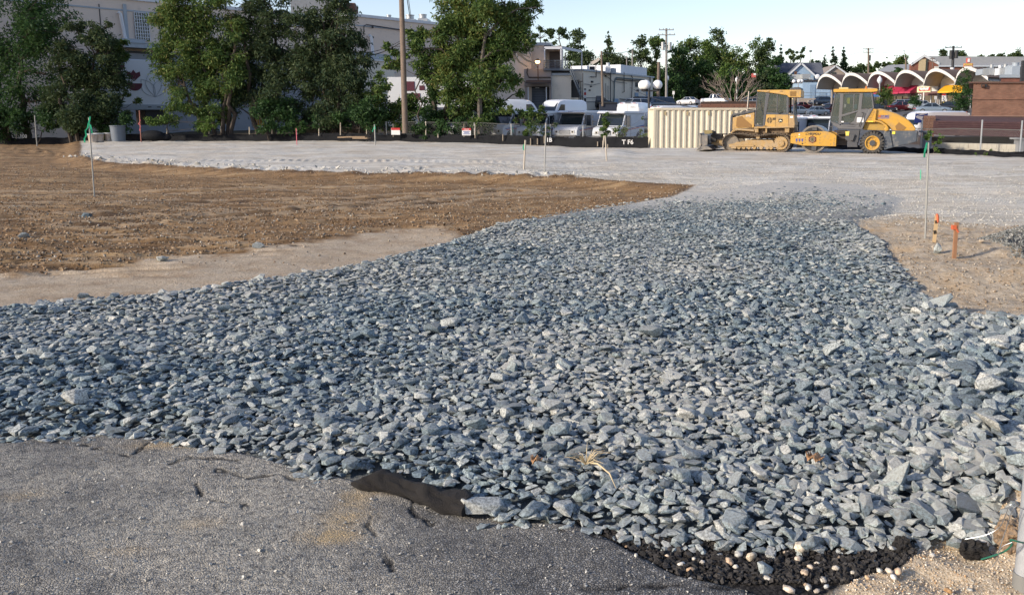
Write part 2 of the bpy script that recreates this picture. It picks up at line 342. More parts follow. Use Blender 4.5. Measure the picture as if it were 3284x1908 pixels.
# ------------------------------------------------------------------ the ground: one height field, split by surface
ys = [-60, -25, -10, -4, -1, .6, 1.4, 2.0]
y = 2.25
while y < 5: ys.append(y); y += .0095
while y < 24: ys.append(y); y *= 1.0058
while y < 75: ys.append(y); y *= 1.009
while y < 900: ys.append(y); y *= 1.05
ys.append(1500)
us = np.concatenate([[-6, -3.5, -2.4, -1.8, -1.4, -1.15, -1.0], np.linspace(-.9, -.74, 16), np.linspace(-.735, .545, 720), np.linspace(.55, .7, 16), [.8, .95, 1.2, 1.6, 2.2, 3.5, 6]])
Yg, Ug = np.meshgrid(np.array(ys), us, indexing='ij'); Xg = Ug*np.maximum(Yg, 2.0)
Zg = ground_z(Xg, Yg)
cr = np.full(Xg.shape, 9.0); nearm = (Yg > 2) & (Yg < 5.2) & (np.abs(Ug) < 1.2)
for c in CRACKS: cr[nearm] = np.minimum(cr[nearm], ldist(Xg[nearm], Yg[nearm], c)+(fbm(Xg[nearm]*14, Yg[nearm]*14, 77, 3)-.5)*.05)
sdA = sdist(Xg, Yg, POLY_A); crk = sstep(.016, .0, np.abs(cr))*(sdA > -.02)*sstep(.12,.34,fbm(Xg*3,Yg*3,88,2))
Zg = Zg-crk*.007
att = {'sdA': sdA, 'sdG': sdist(Xg, Yg, POLY_G), 'sdB': sdist(Xg, Yg, POLY_B), 'sdT': sdist(Xg, Yg, POLY_STRIP), 'sdS': sdist(Xg, Yg, POLY_S),
       'sdK': sdist(Xg, Yg, POLY_K), 'sdH': sdist(Xg, Yg, POLY_H), 'crk': crk,
       'trk': tracks(Xg, Yg), 'stain': sum(a_*np.exp(-(((Xg-G0(*c_)[0])/w_)**2+((Yg-G0(*c_)[1])/h_)**2))*sstep(.3, .6, fbm(Xg*9, Yg*9, 97, 3)+.1) for c_, w_, h_, a_ in (((1060, 1735), .10, .05, 1.3), ((1110, 1660), .10, .14, .9), ((520, 1440), .14, .05, .8), ((640, 1690), .10, .05, .4), ((400, 1780), .09, .04, .6), ((1150, 1600), .12, .05, .6), ((80, 1600), .09, .05, .4)))}
FENCE = [(-60, 57.5), tuple(on(0, D=56.5))[:2], tuple(on(900, D=56))[:2], tuple(on(1300, D=55))[:2], tuple(on(1700, D=52))[:2], tuple(on(2075, D=48.6))[:2], tuple(on(2600, D=46))[:2], tuple(on(3000, D=42.5))[:2], tuple(on(3300, D=39.5))[:2], (60, 20)]
siteP = FENCE+[(80, -70), (-80, -70)]
sdF = sdist(Xg, Yg, siteP)
att['sdF'] = -sdF
def gmat():
    m, nt, b = newmat('site_ground'); L = nt.links.new; b.inputs['Roughness'].default_value = .92; b.inputs['Specular IOR Level'].default_value = .2
    ge = N(nt, 'ShaderNodeNewGeometry'); pos = ge.outputs['Position']
    def noise(sc, d=5, r=.6, st=None):
        n = N(nt, 'ShaderNodeTexNoise'); n.inputs['Scale'].default_value = sc; n.inputs['Detail'].default_value = d; n.inputs['Roughness'].default_value = r
        if st:
            mp = N(nt, 'ShaderNodeMapping'); mp.inputs['Scale'].default_value = st; L(pos, mp.inputs[0]); L(mp.outputs[0], n.inputs['Vector'])
        else: L(pos, n.inputs['Vector'])
        return n.outputs[0]
    def ramp(f, stops):
        r = N(nt, 'ShaderNodeValToRGB'); cr = r.color_ramp
        while len(cr.elements) < len(stops): cr.elements.new(.5)
        for e, (p, c) in zip(cr.elements, stops): e.position = p; e.color = (*c, 1)
        L(f, r.inputs[0]); return r.outputs[0]
    def mix(f, a, c, mode='MIX'):
        x = N(nt, 'ShaderNodeMix', data_type='RGBA', blend_type=mode)
        if isinstance(f, (int, float)): x.inputs[0].default_value = f
        else: L(f, x.inputs[0])
        for k, v in ((6, a), (7, c)):
            if isinstance(v, tuple): x.inputs[k].default_value = (*v, 1)
            else: L(v, x.inputs[k])
        return x.outputs[2]
    def mr(f, a, c, lo=0, hi=1):
        x = N(nt, 'ShaderNodeMapRange'); L(f, x.inputs[0]); x.inputs[1].default_value = a; x.inputs[2].default_value = c; x.inputs[3].default_value = lo; x.inputs[4].default_value = hi; return x.outputs[0]
    def math2(op, a, c):
        x = N(nt, 'ShaderNodeMath', operation=op)
        for k, v in ((0, a), (1, c)):
            if isinstance(v, (int, float)): x.inputs[k].default_value = v
            else: L(v, x.inputs[k])
        return x.outputs[0]
    def at(n): a = N(nt, 'ShaderNodeAttribute', attribute_name=n); return a.outputs['Fac']
    nB = noise(.35, 4); nM = noise(2.2, 6); nF = noise(14, 6, .7); nX = noise(70, 4, .7); nS = noise(1.2, 5, .6, (.35, 2.6, 1))
    def mask(n, amp, w, nz=nF): return mr(math2('ADD', at(n), math2('MULTIPLY', math2('SUBTRACT', nz, .5), amp)), -w, w)
    # crushed-rock pad: pale dusty grey with warmer drifts
    pad = ramp(nS, [(.30, (.36, .33, .27)), (.45, (.54, .51, .44)), (.62, (.66, .63, .56)), (.8, (.74, .71, .64))])
    pad = mix(mr(nB, .42, .66, 0, .55), pad, (.46, .37, .26)); pad = mix(mr(nX, .35, .5, .22, 0), pad, (.20, .19, .17))
    col = pad
    # clean sandy ground right of the rock
    sand = ramp(nF, [(.3, (.30, .23, .15)), (.5, (.47, .38, .27)), (.75, (.60, .52, .40))])
    sand = mix(mr(nM, .5, .7, 0, .6), sand, (.46, .29, .13)); sand = mix(mr(nX, .58, .66, 0, .6), sand, (.62, .58, .50))
    col = mix(mask('sdS', .9, .25, nM), col, sand)
    # brown dirt
    br = ramp(nS, [(.32, (.12, .070, .033)), (.5, (.235, .145, .070)), (.68, (.36, .25, .135))])
    br = mix(mr(nF, .52, .68, 0, .7), br, (.30, .235, .165)); br = mix(mr(nX, .30, .46, .5, 0), br, (.10, .060, .035)); br = mix(mr(nM, .6, .75, 0, .5), br, (.21, .13, .06))
    fb = mask('sdB', .5, .06); col = mix(fb, col, br)
    dk = mr(math2('ABSOLUTE', at('sdB'), 0), .0, .5, .8, 0)
    col = mix(math2('MULTIPLY', math2('MULTIPLY', dk, fb), mr(nM, .4, .55)), col, (.075, .042, .024))
    tn = ramp(nM, [(.3, (.36, .26, .165)), (.5, (.52, .42, .30)), (.8, (.62, .53, .40))]); tn = mix(mr(nX, .38, .56, .75, 0), tn, (.20, .14, .09)); tn = mix(mr(nF, .55, .7, 0, .6), tn, (.60, .54, .44))
    col = mix(mask('sdT', .8, .12, nM), col, tn)
    col = mix(mr(at('trk'), -.10, -.8, 0, .85), col, (.065, .040, .023)); col = mix(mr(at('trk'), .08, .35, 0, .5), col, (.44, .335, .22))
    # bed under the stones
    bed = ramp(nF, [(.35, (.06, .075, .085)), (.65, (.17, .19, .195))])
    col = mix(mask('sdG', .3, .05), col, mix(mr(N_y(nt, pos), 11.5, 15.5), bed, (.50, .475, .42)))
    # asphalt: coarse worn aggregate, dust drifts, stains
    v = N(nt, 'ShaderNodeTexVoronoi'); v.inputs['Scale'].default_value = 95; L(pos, v.inputs['Vector'])
    vr = N(nt, 'ShaderNodeTexVoronoi', feature='DISTANCE_TO_EDGE'); vr.inputs['Scale'].default_value = 95; L(pos, vr.inputs['Vector'])
    agg = ramp(v.outputs['Color'], [(.0, (.12, .12, .12)), (.5, (.23, .228, .222)), (.9, (.40, .39, .365))])
    agg = mix(mr(vr.outputs[0], .0, .16, .8, 0), agg, (.04, .04, .042)); agg = mix(mr(noise(28, 5, .75), .38, .56, .75, 0), agg, (.06, .06, .062))
    dus = mix(mr(nX, .4, .6), (.36, .335, .285), (.60, .56, .475))
    lf = N(nt, 'ShaderNodeSeparateXYZ'); L(pos, lf.inputs[0])
    dm = math2('MULTIPLY', mr(noise(1.1, 5, .6), .38, .56, .15, 1), mr(lf.outputs[0], .1, -.75, .10, 1))
    asp = mix(math2('MULTIPLY', dm, mr(noise(40, 4, .7), .36, .55, .15, .95)), agg, dus)
    asp = mix(math2('MULTIPLY', mr(at('stain'), 0, 1), mr(nX, .3, .55, .3, 1)), asp, (.56, .42, .24))
    asp = mix(math2('MULTIPLY', at('crk'), .95), asp, (.025, .024, .024))
    fa = mask('sdA', .08, .012); col = mix(fa, col, asp)
    blk = ramp(v.outputs['Color'], [(.2, (.012, .011, .011)), (.9, (.06, .055, .05))]); col = mix(mask('sdK', .16, .02), col, blk)
    hsd = ramp(noise(120, 4, .8), [(.34, (.30, .20, .11)), (.48, (.55, .44, .30)), (.6, (.62, .54, .42)), (.72, (.50, .30, .14))])
    col = mix(mask('sdH', .12, .02), col, hsd)
    # beyond the fence: dark soil and grass left, parking lot asphalt behind
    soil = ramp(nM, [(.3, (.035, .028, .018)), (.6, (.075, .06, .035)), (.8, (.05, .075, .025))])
    lot = ramp(nM, [(.3, (.10, .10, .10)), (.7, (.15, .15, .148))])
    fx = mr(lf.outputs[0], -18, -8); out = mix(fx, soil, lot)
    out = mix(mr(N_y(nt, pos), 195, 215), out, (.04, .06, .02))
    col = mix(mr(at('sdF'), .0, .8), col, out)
    L(col, b.inputs['Base Color'])
    h = math2('ADD', math2('MULTIPLY', nX, .5), math2('MULTIPLY', nF, .9)); hA = math2('ADD', math2('MULTIPLY', math2('MINIMUM', math2('MULTIPLY', vr.outputs[0], 3), .6), .55), math2('MULTIPLY', nX, .22))
    x = N(nt, 'ShaderNodeMix', data_type='FLOAT'); L(fa, x.inputs[0]); L(h, x.inputs[2]); L(hA, x.inputs[3])
    bp = N(nt, 'ShaderNodeBump'); bp.inputs['Strength'].default_value = .9; bp.inputs['Distance'].default_value = .024; L(x.outputs[0], bp.inputs['Height']); L(bp.outputs[0], b.inputs['Normal'])
    return m
def N_y(nt, pos):
    s = N(nt, 'ShaderNodeSeparateXYZ'); nt.links.new(pos, s.inputs[0]); return s.outputs[1]
GM = gmat()
ny, nx = Xg.shape
zone = np.zeros((ny-1, nx-1), int)       # 0 pad, 1 brown dirt, 2 rock bed, 3 asphalt, 4 crumbled edge, 5 sand, 6 beyond fence, 7 hill
cc = lambda a: (a[:-1, :-1]+a[1:, 1:])*.5
cx_, cy_ = cc(Xg), cc(Yg)
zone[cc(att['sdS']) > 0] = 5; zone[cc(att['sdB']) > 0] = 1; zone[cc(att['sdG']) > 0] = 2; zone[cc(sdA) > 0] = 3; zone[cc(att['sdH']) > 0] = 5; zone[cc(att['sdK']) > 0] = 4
zone[cc(att['sdF']) > .2] = 6; zone[(cc(att['sdF']) > .2) & (cx_ < -14) & (cy_ > 0)] = 8; zone[cy_ > 205] = 7
GNAMES = {0: 'gravel_pad', 1: 'dirt_ground', 2: 'stone_bed', 3: 'asphalt_pavement', 4: 'crumbled_asphalt', 5: 'sandy_ground', 6: 'parking_lot', 7: 'hillside', 8: 'wooded_ground'}
V = np.stack([Xg, Yg, Zg], -1).reshape(-1, 3); ground = {}
I = np.arange(ny*nx).reshape(ny, nx); quads = np.stack([I[:-1, :-1], I[:-1, 1:], I[1:, 1:], I[1:, :-1]], -1)
for k, nm in GNAMES.items():
    q = quads[zone == k]
    if not len(q): continue
    used, inv = np.unique(q, return_inverse=True); inv = inv.reshape(-1)
    me = bpy.data.meshes.new(nm); me.vertices.add(len(used)); me.vertices.foreach_set('co', V[used].ravel())
    nf = len(q); me.loops.add(nf*4); me.loops.foreach_set('vertex_index', inv.astype(np.int32))
    me.polygons.add(nf); me.polygons.foreach_set('loop_start', np.arange(0, nf*4, 4, dtype=np.int32)); me.polygons.foreach_set('use_smooth', np.ones(nf, bool))
    for an, av in att.items():
        a = me.attributes.new(an, 'FLOAT', 'POINT'); a.data.foreach_set('value', av.reshape(-1)[used].astype(np.float32))
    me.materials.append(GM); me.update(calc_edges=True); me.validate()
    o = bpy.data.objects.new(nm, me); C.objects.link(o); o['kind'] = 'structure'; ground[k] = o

# ------------------------------------------------------------------ loose stone
def rock_mesh(name, seed, mat, npts=14, bev=0, sc=(1, .78, .55), rounded=False, n=0):
    r = random.Random(seed); bm = bmesh.new()
    if rounded:
        bmesh.ops.create_icosphere(bm, subdivisions=1, radius=.5)
        for v in bm.verts: v.co = Vector((v.co.x*sc[0], v.co.y*sc[1], v.co.z*sc[2]))*r.uniform(.85, 1.1)
        for f in bm.faces: f.smooth = True
    else:
        for i in range(npts):
            d = Vector((r.gauss(0, 1), r.gauss(0, 1), r.gauss(0, 1))).normalized(); k = max(abs(d.x), abs(d.y), abs(d.z))**.6
            d = d/k*r.uniform(.40, .52); bm.verts.new((d.x*sc[0], d.y*sc[1], d.z*sc[2]))
        bmesh.ops.convex_hull(bm, input=bm.verts[:]); bmesh.ops.delete(bm, geom=[v for v in bm.verts if not v.link_faces], context='VERTS')
        bmesh.ops.dissolve_limit(bm, angle_limit=R(14), verts=bm.verts[:], edges=bm.edges[:])
        if bev:
            bmesh.ops.bevel(bm, geom=bm.edges[:], offset=bev, segments=1, affect='EDGES', profile=.6)
    bmesh.ops.recalc_face_normals(bm, faces=bm.faces[:])
    me = bpy.data.meshes.new(name); bm.to_mesh(me); bm.free(); me.materials.append(mat); return me
def gn_scatter(name, pts, rots, scls, idx, meshes, parent=None, stuff=True, label=None, cat=None):
    col = bpy.data.collections.new(name+'_kinds')
    for i, m in enumerate(meshes): col.objects.link(bpy.data.objects.new('%s_kind.%03d' % (name, i), m))
    me = bpy.data.meshes.new(name); n = len(pts); me.vertices.add(n); me.vertices.foreach_set('co', np.asarray(pts, np.float32).ravel())
    for an, tp, key, av in (('rot', 'FLOAT_VECTOR', 'vector', rots), ('scl', 'FLOAT_VECTOR', 'vector', scls), ('idx', 'INT', 'value', idx)):
        a = me.attributes.new(an, tp, 'POINT'); a.data.foreach_set(key, np.asarray(av, np.int32 if tp == 'INT' else np.float32).ravel())
    o = bpy.data.objects.new(name, me); C.objects.link(o)
    g = bpy.data.node_groups.new(name, 'GeometryNodeTree'); g.interface.new_socket('Geometry', in_out='INPUT', socket_type='NodeSocketGeometry'); g.interface.new_socket('Geometry', in_out='OUTPUT', socket_type='NodeSocketGeometry')
    gi = g.nodes.new('NodeGroupInput'); go = g.nodes.new('NodeGroupOutput'); ip = g.nodes.new('GeometryNodeInstanceOnPoints'); ci = g.nodes.new('GeometryNodeCollectionInfo')
    ci.inputs[0].default_value = col; ci.inputs['Separate Children'].default_value = True; ci.inputs['Reset Children'].default_value = True
    L = g.links.new; L(gi.outputs[0], ip.inputs['Points']); L(ci.outputs[0], ip.inputs['Instance']); ip.inputs['Pick Instance'].default_value = True
    for an, dt, sk in (('rot', 'FLOAT_VECTOR', 'Rotation'), ('scl', 'FLOAT_VECTOR', 'Scale'), ('idx', 'INT', 'Instance Index')):
        a = g.nodes.new('GeometryNodeInputNamedAttribute'); a.data_type = dt; a.inputs[0].default_value = an; L(a.outputs[0], ip.inputs[sk])
    L(ip.outputs[0], go.inputs[0]); md = o.modifiers.new('scatter', 'NODES'); md.node_group = g
    if parent: o.parent = parent
    if stuff: o['kind'] = 'stuff'
    if label: o['label'] = label
    if cat: o['category'] = cat
    return o
SM = stonemat('crushed_stone', speck=95, cols=[(.060, .090, .112), (.11, .148, .175), (.165, .212, .235), (.24, .285, .29), (.36, .38, .365), (.20, .245, .245), (.13, .172, .20), (.44, .44, .40)], dustamt=.55)
rockA = [rock_mesh('stone', 100+i, SM, 13, 0, ((1, .78, .5), (1, .6, .42), (1, .9, .65), (1, .7, .34))[i % 4]) for i in range(20)]
rockN = [rock_mesh('stone', 300+i, SM, 17, .018, ((1, .8, .6), (1, .65, .5), (1, .9, .72), (1, .75, .4))[i % 4]) for i in range(24)]
def field(spacing, y0, y1, umin, umax, jit=.5):
    n1 = int((y1-y0)/spacing); pts = []
    for i in range(n1):
        yy = y0+i*spacing; m = int((umax-umin)*max(yy, 2)/spacing)
        xx = umin*yy+np.arange(m)*spacing+(i % 2)*spacing*.5; pts.append(np.stack([xx, np.full(m, yy)], -1))
    p = np.concatenate(pts); return p+RNG.uniform(-jit, jit, p.shape)*spacing
def stone_size(x, y):
    """mean stone length: coarse at the near right, smaller and packed further on"""
    t = sstep(1.0, 2.3, x*3.2/np.maximum(y, 2)+.25)*sstep(9, 4, y)
    return .047+.036*t-.006*sstep(8, 15, y)
P_all, S_all, L_all = [], [], []
for (sp, y0, y1, layer) in [(.040, 2.9, 8, 0), (.052, 2.9, 8, 1), (.041, 8, 19.5, 0), (.056, 8, 17, 1)]:
    p = field(sp, y0, y1, -.86, .66); x, y = p[:, 0], p[:, 1]
    g = sdist(x, y, POLY_G)+(fbm(x*2.5, y*2.5, 61, 2)-.5)*.22
    mean = stone_size(x, y)
    keep = g > np.where(y < 5.5, -.07 if layer == 0 else -.02, .0 if layer == 0 else .03)
    keep &= RNG.random(len(x)) < np.minimum(1, (sp/(mean*.80))**2*1.25)   # coarser stone, fewer of them
    keep &= RNG.random(len(x)) < 1-sstep(13.5, 19.5, y+5*(fbm(x*.6, y*.6, 63, 3)-.5)+.6*np.minimum(x,2))*.9
    keep &= RNG.random(len(x)) < np.where(y > 12.5, .06+.94*sstep(0, 2.6, g+1.4*(fbm(x*1.1, y*1.1, 67, 3)-.5)), 1)
    if layer: keep &= RNG.random(len(x)) < .8
    clp = ldist(x, y, GP([(1130, 1560), (1260, 1580), (1360, 1615), (1500, 1662)])); keep &= ~((clp < .10) & (y < 4.6) & (y < G0(1200, 1530)[1]))
    p = p[keep]; P_all.append(p); L_all.append(np.full(len(p), layer)); S_all.append(mean[keep])
p = np.concatenate(P_all); lay = np.concatenate(L_all); mean = np.concatenate(S_all); n = len(p)
size = mean*np.exp(RNG.normal(0, .30, n))*1.12
zg = ground_z(p[:, 0], p[:, 1], False)
lump = (fbm(p[:, 0]*1.1, p[:, 1]*1.1, 71, 3)-.5)*.08*(1-sstep(9, 14, p[:, 1]))
edge = np.exp(-((sdist(p[:, 0], p[:, 1], POLY_G)-.18)/.22)**2)*.025
lump = np.maximum(lump, -.003); zz = zg+lump*sstep(0,.3,sdist(p[:, 0], p[:, 1], POLY_G))+edge+np.where(lay == 0, size*.10, size*.36)+RNG.normal(0, .004, n)
tilt = np.where(p[:, 1] > 7.5, .15, .15+.20*sstep(-.1, .45, p[:, 0]/p[:, 1]))
rot = np.stack([RNG.normal(0, 1, n)*tilt, RNG.normal(0, 1, n)*tilt, RNG.uniform(0, 2*PI, n)], -1)
scl = size[:, None]*np.stack([RNG.uniform(.85, 1.25, n), RNG.uniform(.8, 1.15, n), RNG.uniform(.75, 1.1, n)*np.where(p[:, 1] > 7.5, .68, .86)], -1)
vx = PCX+FPX*p[:, 0]/p[:, 1]; app = size/p[:, 1]*np.where((lay == 1) & (vx > 20) & (vx < 3240), 1, 0)
order = np.argsort(-app); near = np.zeros(n, bool); near[order[:296]] = True
pts3 = np.stack([p[:, 0], p[:, 1], zz], -1)
for i in np.nonzero(near)[0]:
    o = bpy.data.objects.new('stone', rockN[i % 24]); C.objects.link(o); o.parent = ground[2]; o.location = pts3[i]; o.rotation_euler = rot[i]; o.scale = scl[i]*1.05
hero = [(1540, 1655, .20, (.1, .1, .2), (1, .8, .62)), (2860, 1590, .23, (.3, -.9, .4), (1.1, .62, .6)), (2360, 1700, .16, (.1, .1, 1), (1, .8, .6)), (3090, 1660, .21, (.2, .3, .6), (1, .9, .9))]
for k, (px, py, s, rt, sc) in enumerate(hero):
    q = on(px, py); o = bpy.data.objects.new('stone', rockN[k*5]); C.objects.link(o); o.parent = ground[2]; o.location = q+Vector((0, 0, s*.28)); o.rotation_euler = rt; o.scale = [s*v for v in sc]
f = ~near
gn_scatter('crushed_stone', pts3[f], rot[f], scl[f], RNG.integers(0, 20, f.sum()), rockA, label='blue grey crushed stone spread thick over the site entrance', cat='stone')
print('stones', n)
# rubble, pebbles, clods
PM = stonemat('field_pebble', [(.15, .10, .06), (.24, .175, .11), (.36, .29, .21), (.46, .41, .33), (.18, .12, .07), (.24, .22, .19)], dustamt=.2)
GMt = stonemat('pad_rubble', [(.34, .33, .30), (.42, .41, .37), (.50, .48, .43), (.38, .38, .36)], dustamt=.5)
KM = stonemat('asphalt_crumb', [(.010, .009, .009), (.028, .025, .024), (.05, .046, .042)], dustamt=.06)
HM = stonemat('sand_grain', [(.40, .22, .09), (.60, .50, .36), (.74, .70, .60), (.50, .36, .22), (.66, .60, .50)], dustamt=.1)
DM = stonemat('pile_stone', [(.09, .10, .10), (.15, .16, .155), (.22, .225, .21), (.29, .285, .27)], dustamt=.12)
round8 = lambda nm, mt: [rock_mesh(nm, 500+i, mt, sc=(1, .8, .6), rounded=True) for i in range(5)]
ang8 = lambda nm, mt, k=600: [rock_mesh(nm, k+i, mt, 10) for i in range(8)]
def scatter_zone(name, sampler, count, smin, smax, meshes, sink=.25, label=None, cat=None, tilt=.5, fine=True):
    x, y = sampler(count); n = len(x); z = ground_z(x, y, fine); s = smin+(smax-smin)*RNG.random(n)**2.6
    gn_scatter(name, np.stack([x, y, z+s*sink], -1), np.stack([RNG.normal(0, tilt, n), RNG.normal(0, tilt, n), RNG.uniform(0, 6.28, n)], -1), s[:, None]*RNG.uniform(.7, 1.2, (n, 3)), RNG.integers(0, len(meshes), n), meshes, label=label, cat=cat)
def sampler(poly, y0, y1, pw=1.0, extra=None, umin=-.8, umax=.58):
    def f(cnt):
        yy = y0*(y1/y0)**(RNG.random(cnt*3)**pw); uu = RNG.uniform(umin, umax, cnt*3); xx = uu*yy; k = sdist(xx, yy, poly) > 0
        if extra is not None: k &= extra(xx, yy)
        return xx[k][:cnt], yy[k][:cnt]
    return f
scatter_zone('dirt_clods', sampler(POLY_B, 9, 33, 1, lambda x, y: (sdist(x, y, POLY_STRIP) < -.1) | (RNG.random(len(x)) < .12)), 12000, .012, .05, round8('pebble', PM), label='pale pebbles and clods strewn over the brown dirt field', cat='pebbles')
notG = lambda x, y: (sdist(x, y, POLY_G) < .1) & (sdist(x, y, POLY_B) < .1)
bigP = GP([(1500, 560), (2230, 600), (2700, 720), (3900, 760), (3900, 545), (2500, 520), (1500, 530)])
scatter_zone('pad_rubble', sampler(bigP, 11, 30, 1, notG, -.3), 15000, .012, .045, ang8('rubble', GMt), label='grey crushed rubble thinly spread at the edge of the pad', cat='rubble')
CM = stonemat('dirt_clod', [(.12, .070, .034), (.21, .125, .062), (.29, .185, .10), (.36, .25, .145), (.15, .09, .046)], dustamt=.15)
scatter_zone('soil_clods', sampler(POLY_B, 8.2, 30, 1, lambda x, y: (sdist(x, y, POLY_STRIP) < -.15*RNG.random(len(x))) & (tracks(x, y) > -.25)), 24000, .012, .055, ang8('clod', CM, 720), label='brown soil crumbs and clods covering the dirt field', cat='soil')
edgeS = lambda x, y: ldist(x, y, PADEDGE) < .55
scatter_zone('edge_rubble', sampler([(-40, 15), (40, 15), (40, 45), (-40, 45)], 19, 36, 1, edgeS), 2500, .05, .2, ang8('rubble', GMt, 640), label='lumps of rubble along the lip of the pale pad', cat='rubble')
scatter_zone('sand_pebbles', sampler(POLY_S, 6, 14, 1, None, .2, .62), 4500, .008, .034, round8('pebble', PM), label='small pebbles in the sandy ground round the stakes', cat='pebbles')
scatter_zone('asphalt_crumbs', sampler(POLY_K, 2.7, 3.6, 1, None, -.05, .45), 8500, .011, .036, ang8('crumb', KM), .35, label='black crumbs of broken asphalt below the stones', cat='rubble')
scatter_zone('sand_grains', sampler(POLY_H, 2.5, 3.7, 1, None, .1, .8), 9000, .003, .011, round8('grain', HM), .3, label='coarse sand grains beside the metal post', cat='sand')
scatter_zone('asphalt_grit', sampler(POLY_A, 2.55, 4.4, 1, None), 900, .006, .018, ang8('grit', GMt, 660), .3, label='loose light grit lying on the asphalt', cat='grit')
# pale pebbles picked out on the black crumbs: pieces one can count
wm = stonemat('pale_pebble', [(.50, .42, .30), (.62, .58, .50), (.40, .23, .10), (.56, .52, .45), (.42, .42, .39)], dustamt=.1, speck=40)
pebm = [rock_mesh('pebble', 700+i, wm, sc=(1, .78, .6), rounded=True) for i in range(6)]
spots = [(2570,1775,75),(2880,1738,40),(2520,1780,26),(2480,1795,22),(2560,1805,40),(2600,1830,30),(2620,1815,22),(2580,1850,42),(2640,1870,30),(2680,1835,36),(2735,1845,24),(2880,1845,38),(2850,1842,34),(2865,1862,32),(2820,1840,30),(2750,1780,22),(2700,1770,24),(2690,1795,20),(2215,1840,38),(2185,1820,30),(2225,1800,22),(2250,1812,26),(2170,1772,24),(2240,1765,24),(2340,1815,40),(2370,1790,40),(2410,1800,50),(2360,1830,32),(2460,1865,30),(2140,1790,18),(2300,1760,26),(2530,1905,46),(2590,1890,30),(2590,1895,34),(2650,1890,24),(3040,1905,30),(3110,1900,24),(2990,1790,26),(3145,1760,60),(2040,1790,20),(2010,1760,18),(2620,1905,26),(2780,1860,22),(2800,1810,20),(2310,1855,22)]
for i, (px, py, w_) in enumerate(spots):
    q = on(px, py); s = w_*q.y/FPX*1.12; o = bpy.data.objects.new('pebble', pebm[i % 6]); C.objects.link(o); o.parent = ground[4]; o.location = q+Vector((0, 0, s*.25+.006)); o.rotation_euler = (random.uniform(-.3, .3), random.uniform(-.3, .3), random.uniform(0, 6)); o.scale = (s, s*.9, s*.85)
# a few stray crushed stones and lumps on the crumbs
for i, (px, py, w_) in enumerate([(2640, 1750, 90), (2450, 1845, 75), (2360, 1748, 80), (1620, 1690, 24), (2180, 1748, 80)]):
    q = on(px, py); s = w_*q.y/FPX*1.1; o = bpy.data.objects.new('stone', rockN[i*3+1]); C.objects.link(o); o.parent = ground[2]; o.location = q+Vector((0, 0, s*.25)); o.rotation_euler = (.2, .1, i); o.scale = (s, s, s)
# far stone heap at the right edge
hp = on(3680, 835); hp.y += .75; nh = 9000; a = RNG.uniform(0, 2*PI, nh); rr = np.sqrt(RNG.random(nh))*1.45
hx = hp.x+.05+rr*np.cos(a)*1.1; hy = hp.y+rr*np.sin(a); hz = hp.z+np.clip(.60*(1-rr/1.42), -.02, .5)+RNG.normal(0, .006, nh)
s = RNG.uniform(.018, .042, nh)
gn_scatter('stone_heap', np.stack([hx, hy, hz], -1), RNG.uniform(-3, 3, (nh, 3)), np.repeat(s[:, None], 3, 1), RNG.integers(0, 8, nh), ang8('stone', DM, 680), label='dark heap of fine crushed stone at the right edge', cat='stone heap')
mb = MB(); ring = []
vs = [(hp.x+.05, hp.y, hp.z+.54)]+[(hp.x+.05+1.48*math.cos(k*PI/12), hp.y+1.38*math.sin(k*PI/12), hp.z-.05) for k in range(24)]
mb.add(vs, [(0, 1+k, 1+(k+1) % 24) for k in range(24)]); core = mb.build('stone_heap_core', pm('heap_core', (.07, .07, .07)), bpy.data.objects['stone_heap'], True)
# ------------------------------------------------------------------ machine paints
YEL = pm('machine_yellow', (.56, .33, .075), (.46, .27, .06), 2.5, .42, dirt=((.27, .20, .12), .62, 2.6), coat=.05)
YELD = pm('machine_yellow_dusty', (.42, .27, .10), (.30, .20, .09), 3, .75, dirt=((.34, .28, .20), .6, 4.0), bump=.2)
YLW = pm('grille_ochre', (.24, .13, .035), (.20, .105, .03), 30, .7)
ROLY = pm('roller_yellow', (.54, .30, .035), (.46, .25, .03), 2.5, .38, dirt=((.28, .20, .11), .5, 2.6), coat=.08)
DGR = pm('dark_grey_paint', (.060, .062, .068), (.045, .047, .052), 4, .5, dirt=((.20, .18, .15), .25, 4))
MGR = pm('warm_grey_paint', (.115, .115, .115), (.09, .09, .09), 3, .5, dirt=((.22, .2, .17), .25, 4))
BGR = pm('blue_grey_paint', (.062, .078, .10), (.048, .06, .078), 3, .5, dirt=((.28, .25, .20), .35, 3))
STL = pm('worn_steel', (.22, .21, .20), (.11, .105, .10), 5, .45, metal=.6, dirt=((.28, .23, .17), .5, 5), bump=.15)
TRK = pm('track_steel', (.16, .125, .09), (.09, .07, .055), 9, .7, metal=.2, dirt=((.30, .25, .18), .6, 8), bump=.3)
BLK = pm('black_rubber', (.022, .022, .023), (.014, .014, .015), 8, .75, dirt=((.12, .11, .09), .2, 9))
TYR = pm('dusty_tyre', (.05, .048, .046), (.03, .03, .03), 10, .85, dirt=((.20, .18, .15), .45, 9))
INT = pm('cab_black', (.02, .022, .025))
CHR = pm('exhaust_steel', (.45, .43, .41), (.30, .28, .26), 6, .3, metal=.8)
WHT = pm('white_plastic', (.75, .75, .74))
GLS = glassmat('cab_glass', (.03, .065, .07), .05, .40)
WDK = glassmat('dark_window', (.012, .018, .022), .08)
DEC = pm('decal_black', (.012, .012, .012)); DEW = pm('decal_white', (.8, .8, .78)); DEB = pm('decal_blue', (.03, .07, .32)); DER = pm('decal_red', (.5, .03, .03)); DEG = pm('decal_grey', (.035, .03, .03))

def poly_q(u, ox, by):   # traced outline to metres
    return lambda pts: [((x-ox)*u, (by-y)*u) for x, y in pts]
